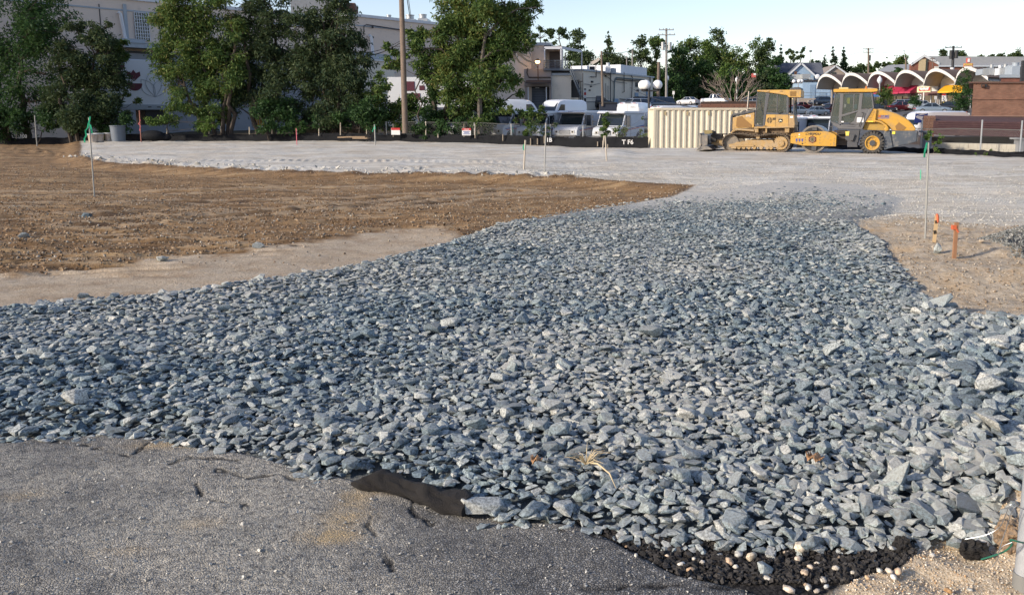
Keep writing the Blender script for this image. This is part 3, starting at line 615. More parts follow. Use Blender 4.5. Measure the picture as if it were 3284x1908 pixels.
# ================================================================== bulldozer
def bulldozer():
    q = poly_q(.00253, 1050, 1310); X = lambda x: (x-1050)*.00253; Z = lambda y: (1310-y)*.00253
    p = on(2399, D=39.6)
    t = thing('bulldozer', (p.x, p.y, p.z-.01), R(-19), 'yellow tracked bulldozer parked in front of the cream shipping container', 'bulldozer')
    # tracks
    c0 = Vector((X(735), Z(1150))); c1 = Vector((X(1645), Z(1150))); r0, r1 = .40, .405
    loop = []
    def arc(c, r, a0, a1, n):
        return [(c.x+r*math.cos(a0+(a1-a0)*i/n), c.y+r*math.sin(a0+(a1-a0)*i/n)) for i in range(n)]
    bot0, bot1 = (c0.x+.05, .03), (c1.x-.08, .03)
    path = arc(c1, r1, -PI*.5, PI*.5, 24)+[(c1.x+(c0.x-c1.x)*i/30, c1.y+.405+ .035*math.sin(i/30*PI*3)-.02*math.sin(i/30*PI)) for i in range(30)]+arc(c0, r0, PI*.5, PI*1.5, 24)+[(c0.x+(c1.x-c0.x)*i/30, c0.y-.405) for i in range(30)]
    L = [0]
    for a, b in zip(path, path[1:]+path[:1]): L.append(L[-1]+math.hypot(b[0]-a[0], b[1]-a[1]))
    tot = L[-1]; ns = 42
    shoe = MB(); shoe.box((0, 0, 0), (tot/ns*.93, .52, .022)); shoe.box((-.035, 0, .032), (.016, .52, .05)); shoe.box((0, -.12, -.04), (tot/ns*.8, .03, .06)); shoe.box((0, .12, -.04), (tot/ns*.8, .03, .06)); sme = shoe.mesh('shoe', TRK)
    for side, yc in ((0, .27), (1, 1.95)):
        tr = MB().cyl((c0.x, yc-.05, c0.y), (c0.x, yc+.05, c0.y), .34, 28)
        tr.ring((c0.x, yc, c0.y), (0, 1, 0), .30, .355, .22, 28)
        tro = tr.build('track', pm('track_wheel', (.20, .18, .15), (.12, .10, .08), 5, .7, dirt=((.30, .25, .18), .5, 6)), t, bevel=.006)
        for k in range(ns):
            s = (k+.5)*tot/ns; i = max(0, min(len(path)-1, next(j for j in range(len(L)-1) if L[j+1] >= s))); a, b = path[i], path[(i+1) % len(path)]; f = (s-L[i])/(L[i+1]-L[i]+1e-9)
            o = bpy.data.objects.new('shoe', sme); C.objects.link(o); o.parent = tro; o.location = (a[0]+(b[0]-a[0])*f, yc, a[1]+(b[1]-a[1])*f)
            ang = math.atan2(b[1]-a[1], b[0]-a[0]); o.rotation_euler = (0, -ang+PI, 0)
        fr = MB(); fr.prism(q([(680, 1180), (790, 1165), (830, 1135), (990, 1130), (1010, 1095), (1490, 1095), (1530, 1160), (1560, 1225), (1150, 1225), (860, 1235), (700, 1225)]), yc-.13, yc+.13)
        fr.cyl((X(700), yc-.16, Z(1215)), (X(1160), yc-.16, Z(1205)), .05, 10); fr.prism(q([(720, 1195), (835, 1200), (835, 1260), (740, 1255)]), yc-.2, yc+.1)
        fr.build('track_frame', YELD, t, bevel=.012)
        for x in (880, 970, 1065, 1165, 1290, 1400, 1470): MB().cyl((X(x), yc-.17, Z(1235)), (X(x), yc+.17, Z(1235)), .085, 14).build('roller', YELD, t, bevel=.01)
        MB().cyl((X(1225), yc-.15, Z(1045)), (X(1225), yc+.1, Z(1045)), .085, 16).build('carrier_roller', YELD, t, bevel=.01)
        d = MB().cyl((c1.x, yc-.13, c1.y), (c1.x, yc+.13, c1.y), .30, 30); d.cyl((c1.x, yc-.2, c1.y), (c1.x, yc-.1, c1.y), .15, 20)
        for k in range(22):
            a = k/22*2*PI; d.box((c1.x+.33*math.cos(a), yc, c1.y+.33*math.sin(a)), (.07, .07, .05), rot=Euler((0, -a, 0)))
        for k in range(8):
            a = k/8*2*PI; d.cyl((c1.x+.10*math.cos(a), yc-.22, c1.y+.10*math.sin(a)), (c1.x+.10*math.cos(a), yc-.2, c1.y+.10*math.sin(a)), .014, 6)
        d.build('sprocket', YELD, t, bevel=.008)
    # chassis under body
    m = MB(); m.prism(q([(700, 900), (1110, 860), (1860, 860), (1850, 960), (1790, 1060), (1500, 1075), (800, 1075), (700, 985)]), .62, 1.62); m.build('chassis', pm('chassis_brown', (.16, .11, .065), (.10, .07, .045), 3, .8, dirt=((.28, .22, .15), .4, 5)), t, bevel=.02)
    m = MB(); m.prism(q([(1140, 870), (1210, 880), (1215, 960), (1150, 965)]), .40, .66); m.prism(q([(1340, 880), (1370, 880), (1375, 965), (1345, 965)]), .40, .64); m.prism(q([(1690, 885), (1775, 885), (1770, 960), (1695, 960)]), .42, .70); m.prism(q([(1140, 855), (1865, 850), (1865, 870), (1140, 885)]), .35, 1.85); m.build('fender', YELD, t, bevel=.01)
    m = MB(); m.tube([(X(740), .5, Z(945)), (X(800), .5, Z(905)), (X(1130), .5, Z(930))], .055, 10); m.tube([(X(690), .48, Z(1000)), (X(760), .48, Z(905)), (X(810), .5, Z(925))], .04, 8); m.build('lift_cylinder', YELD, t, True)
    # hood
    m = MB(); m.prism(q([(716, 690), (1120, 592), (1120, 900), (1060, 905), (880, 880), (780, 890), (735, 935), (712, 930)]), .62, 1.58); m.build('hood', YEL, t, bevel=.02)
    m = MB(); m.prism(q([(690, 625), (1125, 545), (1125, 592), (716, 660), (700, 665)]), .60, 1.60); m.build('hood_top', DGR, t, bevel=.02)
    m = MB(); m.prism(q([(676, 650), (716, 655), (712, 940), (668, 960)]), .61, 1.59)
    for k in range(9): m.box((X(666), 1.1, Z(690+k*28)), (.03, .8, .02))
    m.build('radiator_grille', DGR, t, bevel=.01)
    m = MB(); m.prism(q([(795, 690), (885, 657), (912, 690), (1062, 812), (1075, 828), (1070, 868), (800, 864), (785, 850)]), .600, .618); g = m.build('side_grille', YLW, t)
    for k in range(14):
        yy = Z(700+k*11.5); mb2 = MB(); 
    m = MB(); m.tube([(X(975), .8, Z(555)), (X(988), .8, Z(330)), (X(995), .8, Z(205))], .042, 12); m.tube([(X(972), .8, Z(560)), (X(972), .8, Z(540))], .065, 10); m.build('exhaust_pipe', CHR, t, True)
    m = MB(); m.tube([(X(760), .75, Z(615)), (X(758), .75, Z(580)), (X(775), .75, Z(570))], .008, 6); m.tube([(X(815), .75, Z(605)), (X(820), .75, Z(570))], .008, 6); m.tube([(X(860), .85, Z(585)), (X(1010), .85, Z(540)), (X(1110), .85, Z(530))], .025, 6); m.build('handrail', DGR, t)
    # cab
    y0, y1 = .42, 1.78
    m = MB(); m.prism(q([(1350, 628), (1712, 632), (1745, 640), (1760, 860), (1725, 872), (1400, 860), (1330, 835)]), y0, y1); m.prism(q([(1180, 845), (1340, 835), (1340, 850), (1180, 862)]), y0, y1); m.build('engine_side_box', YEL, t, bevel=.025)
    m = MB(); m.prism(q([(1748, 600), (1850, 630), (1872, 830), (1858, 855), (1752, 862)]), y0+.01, y1-.01); m.build('rear_tank', pm('rear_tank_dusty', (.40, .27, .12), (.30, .20, .10), 3, .6, dirt=((.32, .26, .18), .5, 4)), t, bevel=.03)
    fr = MB()
    for yy in (y0, y1-.07):
        fr.prism(q([(1168, 220), (1182, 220), (1150, 820), (1132, 790)]), yy, yy+.06)
        fr.prism(q([(1330, 230), (1395, 240), (1345, 640), (1325, 835), (1290, 850), (1300, 600)]), yy, yy+.07)
        fr.prism(q([(1700, 290), (1742, 325), (1746, 640), (1712, 632)]), yy, yy+.07)
        fr.prism(q([(1132, 800), (1300, 835), (1300, 862), (1150, 850)]), yy, yy+.06)
        fr.prism(q([(1352, 596), (1712, 605), (1712, 640), (1350, 634)]), yy, yy+.06)
        fr.prism(q([(1530, 260), (1548, 262), (1548, 600), (1532, 600)]), yy, yy+.03)
    fr.bx(X(1165), X(1182), y0, y1, Z(222), Z(200)); fr.bx(X(1132), X(1146), y0, y1, Z(620), Z(600)); fr.bx(X(1735), X(1850), y0, y1, Z(640), Z(620)); fr.prism(q([(1800, 330), (1835, 330), (1850, 625), (1830, 625)]), y1-.1, y1-.03); fr.prism(q([(1815, 330), (1838, 330), (1852, 625), (1835, 625)]), y0, y0+.05)
    fr.build('cab_frame', pm('cab_frame_grey', (.085, .09, .10)), t, bevel=.012)
    m = MB(); m.prism(q([(1182, 222), (1330, 232), (1300, 830), (1150, 800)]), y0+.02, y0+.03); door = m.build('cab_door', GLS, t); MB().tube([(X(1215), y0-.03, Z(360)), (X(1290), y0-.03, Z(640))], .012, 6).build('door_handle', DGR, door)
    m = MB(); m.prism(q([(1395, 245), (1700, 292), (1712, 600), (1352, 596)]), y0+.02, y0+.03); m.build('side_window', GLS, t); m = MB(); m.prism(q([(1182, 222), (1700, 292), (1745, 610), (1150, 800)]), y1-.05, y1-.04); m.build('side_window', GLS, t)
    m = MB(); m.prism(q([(1166, 222), (1172, 222), (1138, 800), (1130, 790)]), y0+.06, y1-.06); m.build('windshield', GLS, t); m = MB(); m.prism(q([(1822, 330), (1830, 330), (1846, 625), (1838, 625)]), y0+.06, y1-.06); m.build('rear_window', GLS, t)
    m = MB(); m.bx(X(1420), X(1560), .85, 1.35, Z(700), Z(560)); m.prism(q([(1540, 600), (1600, 600), (1620, 380), (1570, 370)]), .85, 1.35); m.bx(X(1570), X(1630), .95, 1.25, Z(375), Z(330)); m.bx(X(1400), X(1560), .72, .80, Z(520), Z(490)); m.build('seat', INT, t, bevel=.02)
    m = MB(); m.prism(q([(1160, 520), (1250, 500), (1290, 800), (1150, 790)]), .75, 1.45); m.tube([(X(1300), .75, Z(620)), (X(1260), .75, Z(500))], .02, 6); m.box((X(1265), .62, Z(385)), (.10, .06, .17)); m.bx(X(1180), X(1235), .6, .9, Z(430), Z(360)); m.build('dashboard', INT, t, bevel=.01)
    m = MB(); m.prism(q([(1170, 188), (1960, 190), (1962, 328), (1745, 325), (1712, 288), (1500, 255), (1400, 238), (1172, 214)]), y0-.06, y1+.06); rf = m.build('cab_roof', YEL, t, bevel=.02)
    m = MB()
    for k in range(8): m.bx(X(1768+k*14), X(1774+k*14), y0-.075, y0-.05, Z(305), Z(218))
    m.build('roof_vent', YLW, rf); m = MB(); m.prism(q([(1745, 190), (1750, 160), (1820, 145), (1900, 140), (1950, 155), (1960, 190)]), .6, 1.5); m.build('air_unit', DGR, rf, bevel=.02)
    for x in (1370, 1600): MB().box((X(x), y0-.06, Z(212)), (.10, .07, .04)).build('work_light', YELD, rf)
    MB().sphere((X(1812), y0+.05, Z(352)), .035).build('rear_lamp', pm('cream_lens', (.7, .6, .3)), t)
    # blade and push arms
    bl = MB(); prof = [(150, 975), (175, 1030), (186, 1100), (184, 1170), (160, 1230), (120, 1282), (145, 1286), (205, 1240), (222, 1170), (222, 1100), (212, 1030), (190, 978)]
    bl.prism(q(prof), -.42, 2.62); bl.prism(q([(212, 1010), (330, 1000), (330, 1190), (230, 1210)]), -.40, -.34); bl.prism(q([(212, 1010), (330, 1000), (330, 1190), (230, 1210)]), 2.5, 2.56); bl.prism(q([(150, 1284), (125, 1290), (110, 1290), (240, 1200), (330, 1205), (430, 1272)]), -.40, 2.6); bl.build('blade', STL, t, bevel=.01)
    MB().prism(q([(232, 922), (380, 922), (400, 965), (330, 990), (250, 990)]), -.1, .35).build('blade_bracket', pm('dull_olive', (.25, .20, .09), None, 4, .8, dirt=((.1, .08, .05), .5, 6)), t, bevel=.01)
    m = MB(); m.bx(X(330), X(430), .35, 1.9, Z(1140), Z(1000)); m.tube([(X(370), .4, Z(980)), (X(405), .4, Z(945)), (X(440), .42, Z(1000)), (X(640), .5, Z(990))], .025, 7); m.box((X(395), .3, Z(970)), (.16, .16, .16), .3); m.bx(X(430), X(540), .35, .75, Z(1075), Z(985)); m.build('blade_linkage', pm('oily_black', (.03, .026, .022), None, 5, .6), t, bevel=.01)
    for yy in (.50, 1.72): MB().prism(q([(330, 1190), (420, 1205), (620, 1230), (740, 1170), (740, 1120), (560, 1040), (500, 1040), (480, 1085), (340, 1080)]), yy, yy+.12).build('push_arm', YELD, t, bevel=.01)
    MB().cyl((X(340), .45, Z(1090)), (X(600), .5, Z(1080)), .022, 8).build('tilt_rod', CHR, t)
    # markings
    yd = y0-.004
    text('model_number', '650J', .135, (X(1005), .612, Z(655)), FRONT, DEW, t, .003, .15)
    m = MB(); m.prism(q([(1575, 712), (1640, 712), (1646, 720), (1646, 762), (1625, 778), (1590, 778), (1573, 764), (1573, 720)]), yd-.006, yd); bd = m.build('maker_badge', DEC, t)
    m = MB(); m.prism(q([(1582, 752), (1598, 740), (1596, 722), (1604, 730), (1612, 738), (1628, 740), (1640, 760), (1630, 758), (1618, 750), (1604, 752), (1588, 762)]), yd-.010, yd-.006); m.build('deer_emblem', pm('badge_white', (.85, .8, .6)), bd)
    m = MB()
    for a0, a1 in ((-70, 70), (110, 250)):
        pts = []; c = (X(1410), Z(738))
        for i in range(13): a = R(a0+(a1-a0)*i/12); pts.append((c[0]+.118*math.cos(a), c[1]+.128*math.sin(a)))
        for i in range(12, -1, -1): a = R(a0+(a1-a0)*i/12); pts.append((c[0]+.088*math.cos(a), c[1]+.105*math.sin(a)))
        m.prism(pts, yd-.004, yd)
    for x in (1396, 1424): m.prism(q([(x-5, 700), (x+5, 700), (x+5, 775), (x-5, 775)]), yd-.004, yd)
    m.prism(q([(1380, 690), (1440, 690), (1440, 697), (1380, 697)]), yd-.004, yd); m.build('round_emblem', DEC, t)
    MB().prism(q([(1466, 692), (1515, 692), (1515, 730), (1466, 730)]), yd-.004, yd).build('warning_label', DEC, t); text('label_print', '18', .06, (X(1490), yd-.006, Z(711)), FRONT, YEL, t, .001)
    MB().box((X(1805), y0+.004, Z(678)), (.13, .01, .08)).build('rear_plate', DEW, t)
    m = MB(); m.bx(X(1518), X(1521), yd-.003, yd, Z(845), Z(640)); m.build('panel_joint', DEC, t)
    m = MB(); m.tube([(X(1580), y0-.02, Z(612)), (X(1640), y0-.02, Z(600)), (X(1615), y0-.02, Z(565))], .015, 6); m.box((X(1580), y0-.02, Z(612)), (.06, .04, .04)); m.build('window_latch', INT, t)
    return t
DOZER = bulldozer()

# ================================================================== roller
def roller():
    u = .00279; q = poly_q(u, 1300, 1180); X = lambda x: (x-1300)*u; Z = lambda y: (1180-y)*u
    p = on(2750, D=37.2)
    t = thing('road_roller', (p.x, p.y, p.z), R(-20), 'yellow and grey single drum road roller parked right of the bulldozer', 'roller')
    W = 1.95
    # drum
    c = (X(590), Z(940)); r = 222*u*1.02
    d = MB(); n = 64
    d.cyl((c[0], .10, c[1]), (c[0], W-.1, c[1]), r, n); dr = d.build('drum', pm('drum_steel', (.26, .25, .24), (.16, .155, .15), 5, .38, metal=.55, dirt=((.26, .22, .17), .4, 6)), t, True)
    MB().ring((c[0], .095, c[1]), (0, 1, 0), r*.86, r*.995, .02, n).build('drum_rim', STL, dr)
    m = MB(); m.cyl((c[0], .085, c[1]), (c[0], .098, c[1]), r*.86, 40); m.build('drum_recess', INT, dr)
    
    for za, zb in ((1130, 1050), (800, 740)): m = MB(); m.bx(X(565), X(645), .02, .1, Z(za), Z(zb)); m.build('drum_bracket', DGR, t, bevel=.01)
    prof = [(440, 825), (600, 812), (780, 810), (860, 825), (930, 852), (964, 885), (962, 1053), (640, 1052), (430, 1050), (330, 1030), (212, 1008), (214, 880), (225, 852), (300, 835)]
    for yy in (-.04, W-.02):
        m = MB(); m.prism(q(prof), yy, yy+.06); m.build('drum_frame', ROLY, t, bevel=.008)
    
    for xa, xb, za in ((212, 240, 1005), (930, 962, 1050)): m = MB(); m.bx(X(xa), X(xb), .02, W-.02, Z(za), Z(876)); m.build('cross_beam', ROLY, t, bevel=.01)
    cx, cz = X(577), Z(945); hexp = [(cx+.195*math.cos(R(90+60*k)), cz+.175*math.sin(R(90+60*k))) for k in range(6)]
    m = MB(); m.prism(hexp, -.052, -.041); hx = m.build('hub_plate', DEC, t)
    m = MB(); m.ring((cx, -.056, cz), (0, 1, 0), .085, .125, .01, 24)
    for k in range(6): a = R(30+60*k); m.box((cx+.05*math.cos(a), -.058, cz+.05*math.sin(a)), (.03, .008, .05), rot=Euler((0, -a, 0)))
    m.build('hub_ring', pm('dull_brass', (.22, .18, .10), None, 12, .5), hx)
    m = MB(); m.ring((cx, -.056, cz), (0, 1, 0), .135, .145, .008, 24); m.build('hub_line', DER, hx)
    text('model_number', 'CV83PDU', .15, (X(578), -.044, Z(857)), FRONT, DEG, t, .003, .25, .004, 1.08)
    for k in range(3):
        o = (300+k*47, 935); m = MB(); m.prism(q([(o[0], o[1]), (o[0]+34, o[1]), (o[0]+22, o[1]+24), (o[0]+36, o[1]+24), (o[0]+10, o[1]+66), (o[0]+16, o[1]+36), (o[0]+2, o[1]+36)]), -.046, -.042); m.build('stripe_mark', DEB, t)
    m = MB().cyl((X(356), -.046, Z(866)), (X(356), -.041, Z(866)), .034, 16); m.build('round_label', DEW, t); MB().box((X(354), -.044, Z(905)), (.10, .006, .055)).build('small_label', pm('label_yellow', (.8, .6, .12)), t)
    m = MB().cyl((X(414), -.046, Z(1018)), (X(414), -.041, Z(1018)), .034, 12); m.build('drain_hole', DEC, t)
    b = MB()
    for x, y in [(697, 912), (697, 955), (697, 998), (458, 912), (458, 952), (456, 995), (876, 955), (876, 1020), (933, 925), (933, 955), (928, 990), (930, 1022), (235, 900), (292, 900)]: b.cyl((X(x), -.055, Z(y)), (X(x), -.04, Z(y)), .018, 6)
    b.build('bolts', STL, t)['kind'] = 'stuff'
    # articulation and belly
    m = MB(); m.bx(X(950), X(1120), .5, 1.5, Z(1040), Z(870)); m.bx(X(960), X(1100), .3, 1.6, Z(860), Z(800)); m.tube([(X(920), .3, Z(800)), (X(1000), .2, Z(815)), (X(1080), .2, Z(850))], .03, 6); m.tube([(X(960), .4, Z(930)), (X(1150), .4, Z(920))], .05, 8); m.build('articulation_joint', pm('oily_brown', (.045, .035, .028), None, 5, .7), t, bevel=.01)
    m = MB(); m.prism(q([(1100, 810), (1165, 810), (1160, 880), (1110, 880)]), .1, .2); m.build('warning_plate', pm('label_yellow', (.8, .6, .12)), t)
    m = MB(); m.prism(q([(1110, 880), (1170, 790), (1330, 785), (1310, 1000), (1270, 1060), (1145, 1060), (1140, 960), (1100, 940)]), .12, .72); m.prism(q([(1140, 985), (1300, 985), (1310, 1065), (1145, 1065)]), .02, .4); m.prism(q([(1175, 850), (1260, 860), (1230, 960), (1190, 960)]), .0, .14); m.build('step_box', pm('step_grey', (.07, .072, .078)), t, bevel=.015)
    # cab
    y0, y1 = .12, 1.62
    cab = pm('roller_cab_grey', (.115, .115, .12), (.10, .10, .105), 3, .45, dirt=((.22, .2, .17), .2, 4))
    m = MB(); m.prism(q([(848, 640), (990, 690), (1030, 720), (1250, 720), (1380, 665), (1460, 450), (1530, 430), (1420, 640), (1370, 775), (1000, 770), (905, 720)]), y0, y1); m.build('cab_base', cab, t, bevel=.02)
    fr = MB()
    for yy in (y0, y1-.05):
        fr.prism(q([(990, 188), (1045, 190), (1030, 700), (985, 690)]), yy, yy+.05)
        fr.prism(q([(1300, 190), (1352, 190), (1338, 450), (1460, 448), (1385, 665), (1250, 715), (1285, 480)]), yy, yy+.05)
        fr.prism(q([(1020, 540), (1290, 468), (1285, 492), (1030, 575)]), yy-.004, yy+.05)
        fr.prism(q([(1030, 700), (1250, 700), (1260, 740), (1020, 735)]), yy, yy+.05); fr.prism(q([(1208, 195), (1220, 195), (1214, 490), (1202, 492)]), yy, yy+.03)
        fr.prism(q([(1232, 640), (1270, 505), (1290, 500), (1290, 700), (1170, 690)]), yy-.002, yy+.05)
        fr.prism(q([(1045, 190), (1300, 190), (1300, 205), (1045, 205)]), yy, yy+.05); fr.prism(q([(1478, 190), (1496, 190), (1535, 432), (1518, 440)]), yy, yy+.04)
    fr.bx(X(905), X(925), y0, y1, Z(200), Z(186)); fr.bx(X(1480), X(1496), y0, y1, Z(205), Z(186)); fr.prism(q([(905, 190), (918, 190), (862, 600), (848, 600)]), y0, y0+.04); fr.prism(q([(905, 190), (918, 190), (862, 600), (848, 600)]), y1-.04, y1)
    fr.build('cab_frame', cab, t, bevel=.008)
    m = MB(); m.prism(q([(912, 192), (990, 190), (985, 688), (855, 640)]), y0+.02, y0+.03); m.prism(q([(1045, 200), (1300, 200), (1285, 480), (1040, 545)]), y0+.02, y0+.03); m.prism(q([(1040, 575), (1270, 500), (1232, 645), (1150, 665), (1035, 668)]), y0+.02, y0+.03); m.prism(q([(1352, 192), (1485, 195), (1522, 432), (1340, 450)]), y0+.02, y0+.03)
    m.prism(q([(912, 192), (1485, 190), (1522, 432), (1250, 690), (855, 640)]), y1-.03, y1-.02); m.prism(q([(908, 192), (914, 192), (860, 640), (850, 636)]), y0+.05, y1-.05); m.build('cab_window', GLS, t)
    m = MB(); m.prism(q([(885, 125), (1560, 125), (1582, 135), (1575, 172), (1500, 180), (890, 178), (880, 160)]), y0-.10, y1+.12); rf = m.build('cab_roof', ROLY, t, bevel=.02)
    m = MB(); m.bx(X(960), X(1110), .4, .9, Z(128), Z(98)); m.build('roof_box', pm('roof_cream', (.6, .48, .22)), rf, bevel=.01); MB().tube([(X(1398), .15, Z(128)), (X(1398), .15, Z(85))], [.06, .03], 10).build('beacon', pm('beacon_amber', (.5, .16, .03)), rf, True)
    m = MB(); m.bx(X(1150), X(1250), .6, 1.1, Z(600), Z(480)); m.prism(q([(1250, 600), (1290, 600), (1300, 290), (1260, 280)]), .6, 1.1); m.build('seat', INT, t, bevel=.02)
    m = MB(); m.tube([(X(1000), .85, Z(640)), (X(1060), .85, Z(440))], .05, 8); m.ring((X(1068), .85, Z(440)), (.9, 0, .5), .15, .18, .03, 20); m.build('steering_wheel', INT, t)
    m = MB(); m.box((X(1125), .35, Z(315)), (.11, .05, .26)); m.box((X(1095), .36, Z(300)), (.04, .05, .2)); m.build('hanging_vest', pm('hi_vis', (.65, .70, .05)), t); MB().box((X(1072), .2, Z(395)), (.09, .01, .14)).build('paper_notice', DEW, t)
    MB().box((X(1235), .7, Z(410)), (.16, .3, .22)).build('blue_cloth', pm('cloth_blue', (.10, .24, .30)), t, bevel=.03)
    m = MB(); m.tube([(X(1315), .06, Z(735)), (X(1350), .04, Z(620)), (X(1385), .04, Z(510)), (X(1345), .08, Z(505))], .016, 7); m.tube([(X(1150), .1, Z(690)), (X(1225), .1, Z(695))], .016, 6); m.build('grab_handle', INT, t)
    MB().box((X(1330), .085, Z(625)), (.30, .01, .22)).build('white_label', DEW, t); MB().box((X(1048), .10, Z(655)), (.11, .01, .06)).build('door_label', DEW, t)
    # hood
    m = MB(); m.prism(q([(1570, 447), (1640, 452), (1760, 485), (1900, 530), (2010, 585), (2080, 630), (2150, 695), (2195, 755), (2198, 800), (1835, 800), (1790, 740), (1740, 690), (1660, 640), (1560, 620)]), .28, 1.55); hd = m.build('engine_hood', ROLY, t, bevel=.04)
    m = MB(); m.prism(q([(1600, 436), (1700, 455), (1900, 520), (2050, 600), (2165, 700), (2205, 765), (2180, 768), (2140, 706), (2040, 612), (1890, 536), (1700, 468), (1600, 450)]), .38, 1.45); m.build('hood_cover', pm('hood_cover_grey', (.30, .27, .22), (.16, .13, .10), 5, .6), t, bevel=.01)
    m = MB(); m.prism(q([(1470, 440), (1580, 452), (1565, 662), (1392, 662)]), .16, 1.66); fb = m.build('air_intake', ROLY, t, bevel=.015)
    m = MB()
    for r_ in range(6):
        for k in range(4): m.box((X(1478-r_*9+k*22), .155, Z(485+r_*26)), (.035, .012, .03))
    m.build('intake_holes', YLW, fb)
    MB().box((X(1495), .15, Z(650)), (.24, .015, .045)).build('yellow_label', pm('label_lemon', (.8, .66, .08)), t)
    m = MB(); m.prism(q([(1880, 725), (1935, 660), (2055, 745), (2020, 785), (1900, 785)]), .268, .29); m.build('hood_mesh', YLW, hd)
    m = MB(); m.prism(q([(1400, 668), (1690, 660), (1800, 745), (1790, 800), (1380, 785)]), .34, 1.5); m.build('inner_fender', pm('fender_ochre', (.40, .25, .05), None, 3, .6, dirt=((.2, .16, .1), .4, 4)), t, bevel=.02)
    pts = []
    c2 = (1560, 850); 
    m = MB(); m.prism(q([(1560, 625), (1660, 645), (1745, 700), (1800, 780), (1775, 800), (1725, 725), (1650, 672), (1560, 648)]), .10, .34); m.build('fender_arch', ROLY, t, bevel=.012)
    m = MB(); m.cyl((X(1745), .05, Z(772)), (X(1745), .2, Z(772)), .085, 18); m.cyl((X(1745), .04, Z(772)), (X(1745), .06, Z(772)), .055, 14); m.build('round_cap', ROLY, t, bevel=.01)
    m = MB(); m.prism(q([(1715, 795), (2226, 795), (2222, 968), (2115, 1000), (1990, 1030), (1850, 1072), (1735, 1102), (1700, 900)]), .2, 1.65); m.build('rear_body', BGR, t, bevel=.02)
    m = MB(); m.prism(q([(1735, 800), (1800, 795), (1860, 1060), (1735, 1105), (1690, 1000)]), .12, .22); m.build('side_skirt', BGR, t, bevel=.01); MB().box((X(1863), .18, Z(830)), (.13, .02, .12)).build('yellow_tag', pm('label_lemon', (.8, .66, .08)), t)
    m = MB(); m.bx(X(2226), X(2245), .25, 1.6, Z(965), Z(805)); bp = m.build('rear_panel', MGR, t, bevel=.01)
    text('rear_letters', 'XCMG', .22, (X(2246)+.004, .95, Z(900)), (PI/2, 0, PI/2), DEW, t, .003)
    for yy in (.36, 1.5): MB().box((X(2246), yy, Z(838)), (.02, .12, .07)).build('tail_lamp', DEW, t)
    text('maker_name', 'XCMG', .125, (X(1712), .272, Z(567)), FRONT, DEB, t, .003, .1, .004)
    text('maker_characters', 'XI', .12, (X(1625), .272, Z(567)), FRONT, DER, t, .003, .1, .003)
    MB().box((X(1690), .274, Z(596)), (.50, .006, .03)).build('name_underline', DEB, t)
    MB().tube([(X(1990), .7, Z(590)), (X(2005), .7, Z(545)), (X(2055), .7, Z(530))], [.045, .045, .035], 10).build('exhaust_pipe', INT, t, True)
    # wheels
    wc = (X(1540), Z(995)); wr = 187*u
    for yy, k in ((-.02, 0), (W-.42, 1)):
        m = MB(); n = 40; prof2 = [(.60, .02), (.78, .0), (.93, .035), (1.0, .11), (1.0, .33), (.93, .40), (.78, .44), (.60, .42)]; vs = []; fs = []
        for i in range(n):
            a = 2*PI*i/n
            for rr, hh in prof2: vs.append((wc[0]+wr*.96*rr*math.cos(a), yy+hh, wc[1]+wr*.96*rr*math.sin(a)))
        for i in range(n):
            for j in range(7): fs.append((i*8+j, ((i+1) % n)*8+j, ((i+1) % n)*8+j+1, i*8+j+1))
        m.add(vs, fs)
        for i in range(22):
            for sd_ in (0, 1):
                a = 2*PI*(i+sd_*.5)/22; cen = Vector((wc[0]+wr*.975*math.cos(a), yy+(.12 if not sd_ else .32), wc[1]+wr*.975*math.sin(a)))
                m.box(cen, (.05, .22, .055), rot=Euler((0, -a, 0)).to_matrix().to_3x3().to_euler() if False else Euler((R(0), -a, R(18 if sd_ else -18))))
                cen2 = Vector((wc[0]+wr*.91*math.cos(a), yy+(.01 if not sd_ else .43), wc[1]+wr*.91*math.sin(a))); m.box(cen2, (.11, .03, .055), rot=Euler((0, -a, 0)))
        wh = thing('wheel', (0, 0, 0), 0, None, None); wh.parent = t
        m.build('tyre', TYR, wh, True)
        m = MB(); f = yy+(.10 if k == 0 else .32); m.cyl((wc[0], f, wc[1]), (wc[0], f+.02, wc[1]), wr*.60, 36); m.ring((wc[0], yy+.06, wc[1]), (0, 1, 0), wr*.54, wr*.63, .10, 40); m.ring((wc[0], yy+.1, wc[1]), (0, 1, 0), wr*.50, wr*.55, .06, 40)
        m.build('rim', ROLY, wh, bevel=.006)
        m = MB(); m.cyl((wc[0], f-.09, wc[1]), (wc[0], f, wc[1]), wr*.25, 24)
        for i in range(8): a = i/8*2*PI; m.cyl((wc[0]+wr*.36*math.cos(a), f-.02, wc[1]+wr*.36*math.sin(a)), (wc[0]+wr*.36*math.cos(a), f, wc[1]+wr*.36*math.sin(a)), .018, 6)
        m.build('hub', DGR, wh, bevel=.006)
    MB().bx(wc[0]-.08, wc[0]+.08, .3, W-.4, wc[1]-.08, wc[1]+.08).build('axle', INT, t)
    return t
ROLLER = roller(); ROLLER.scale = (.945, .96, .96)

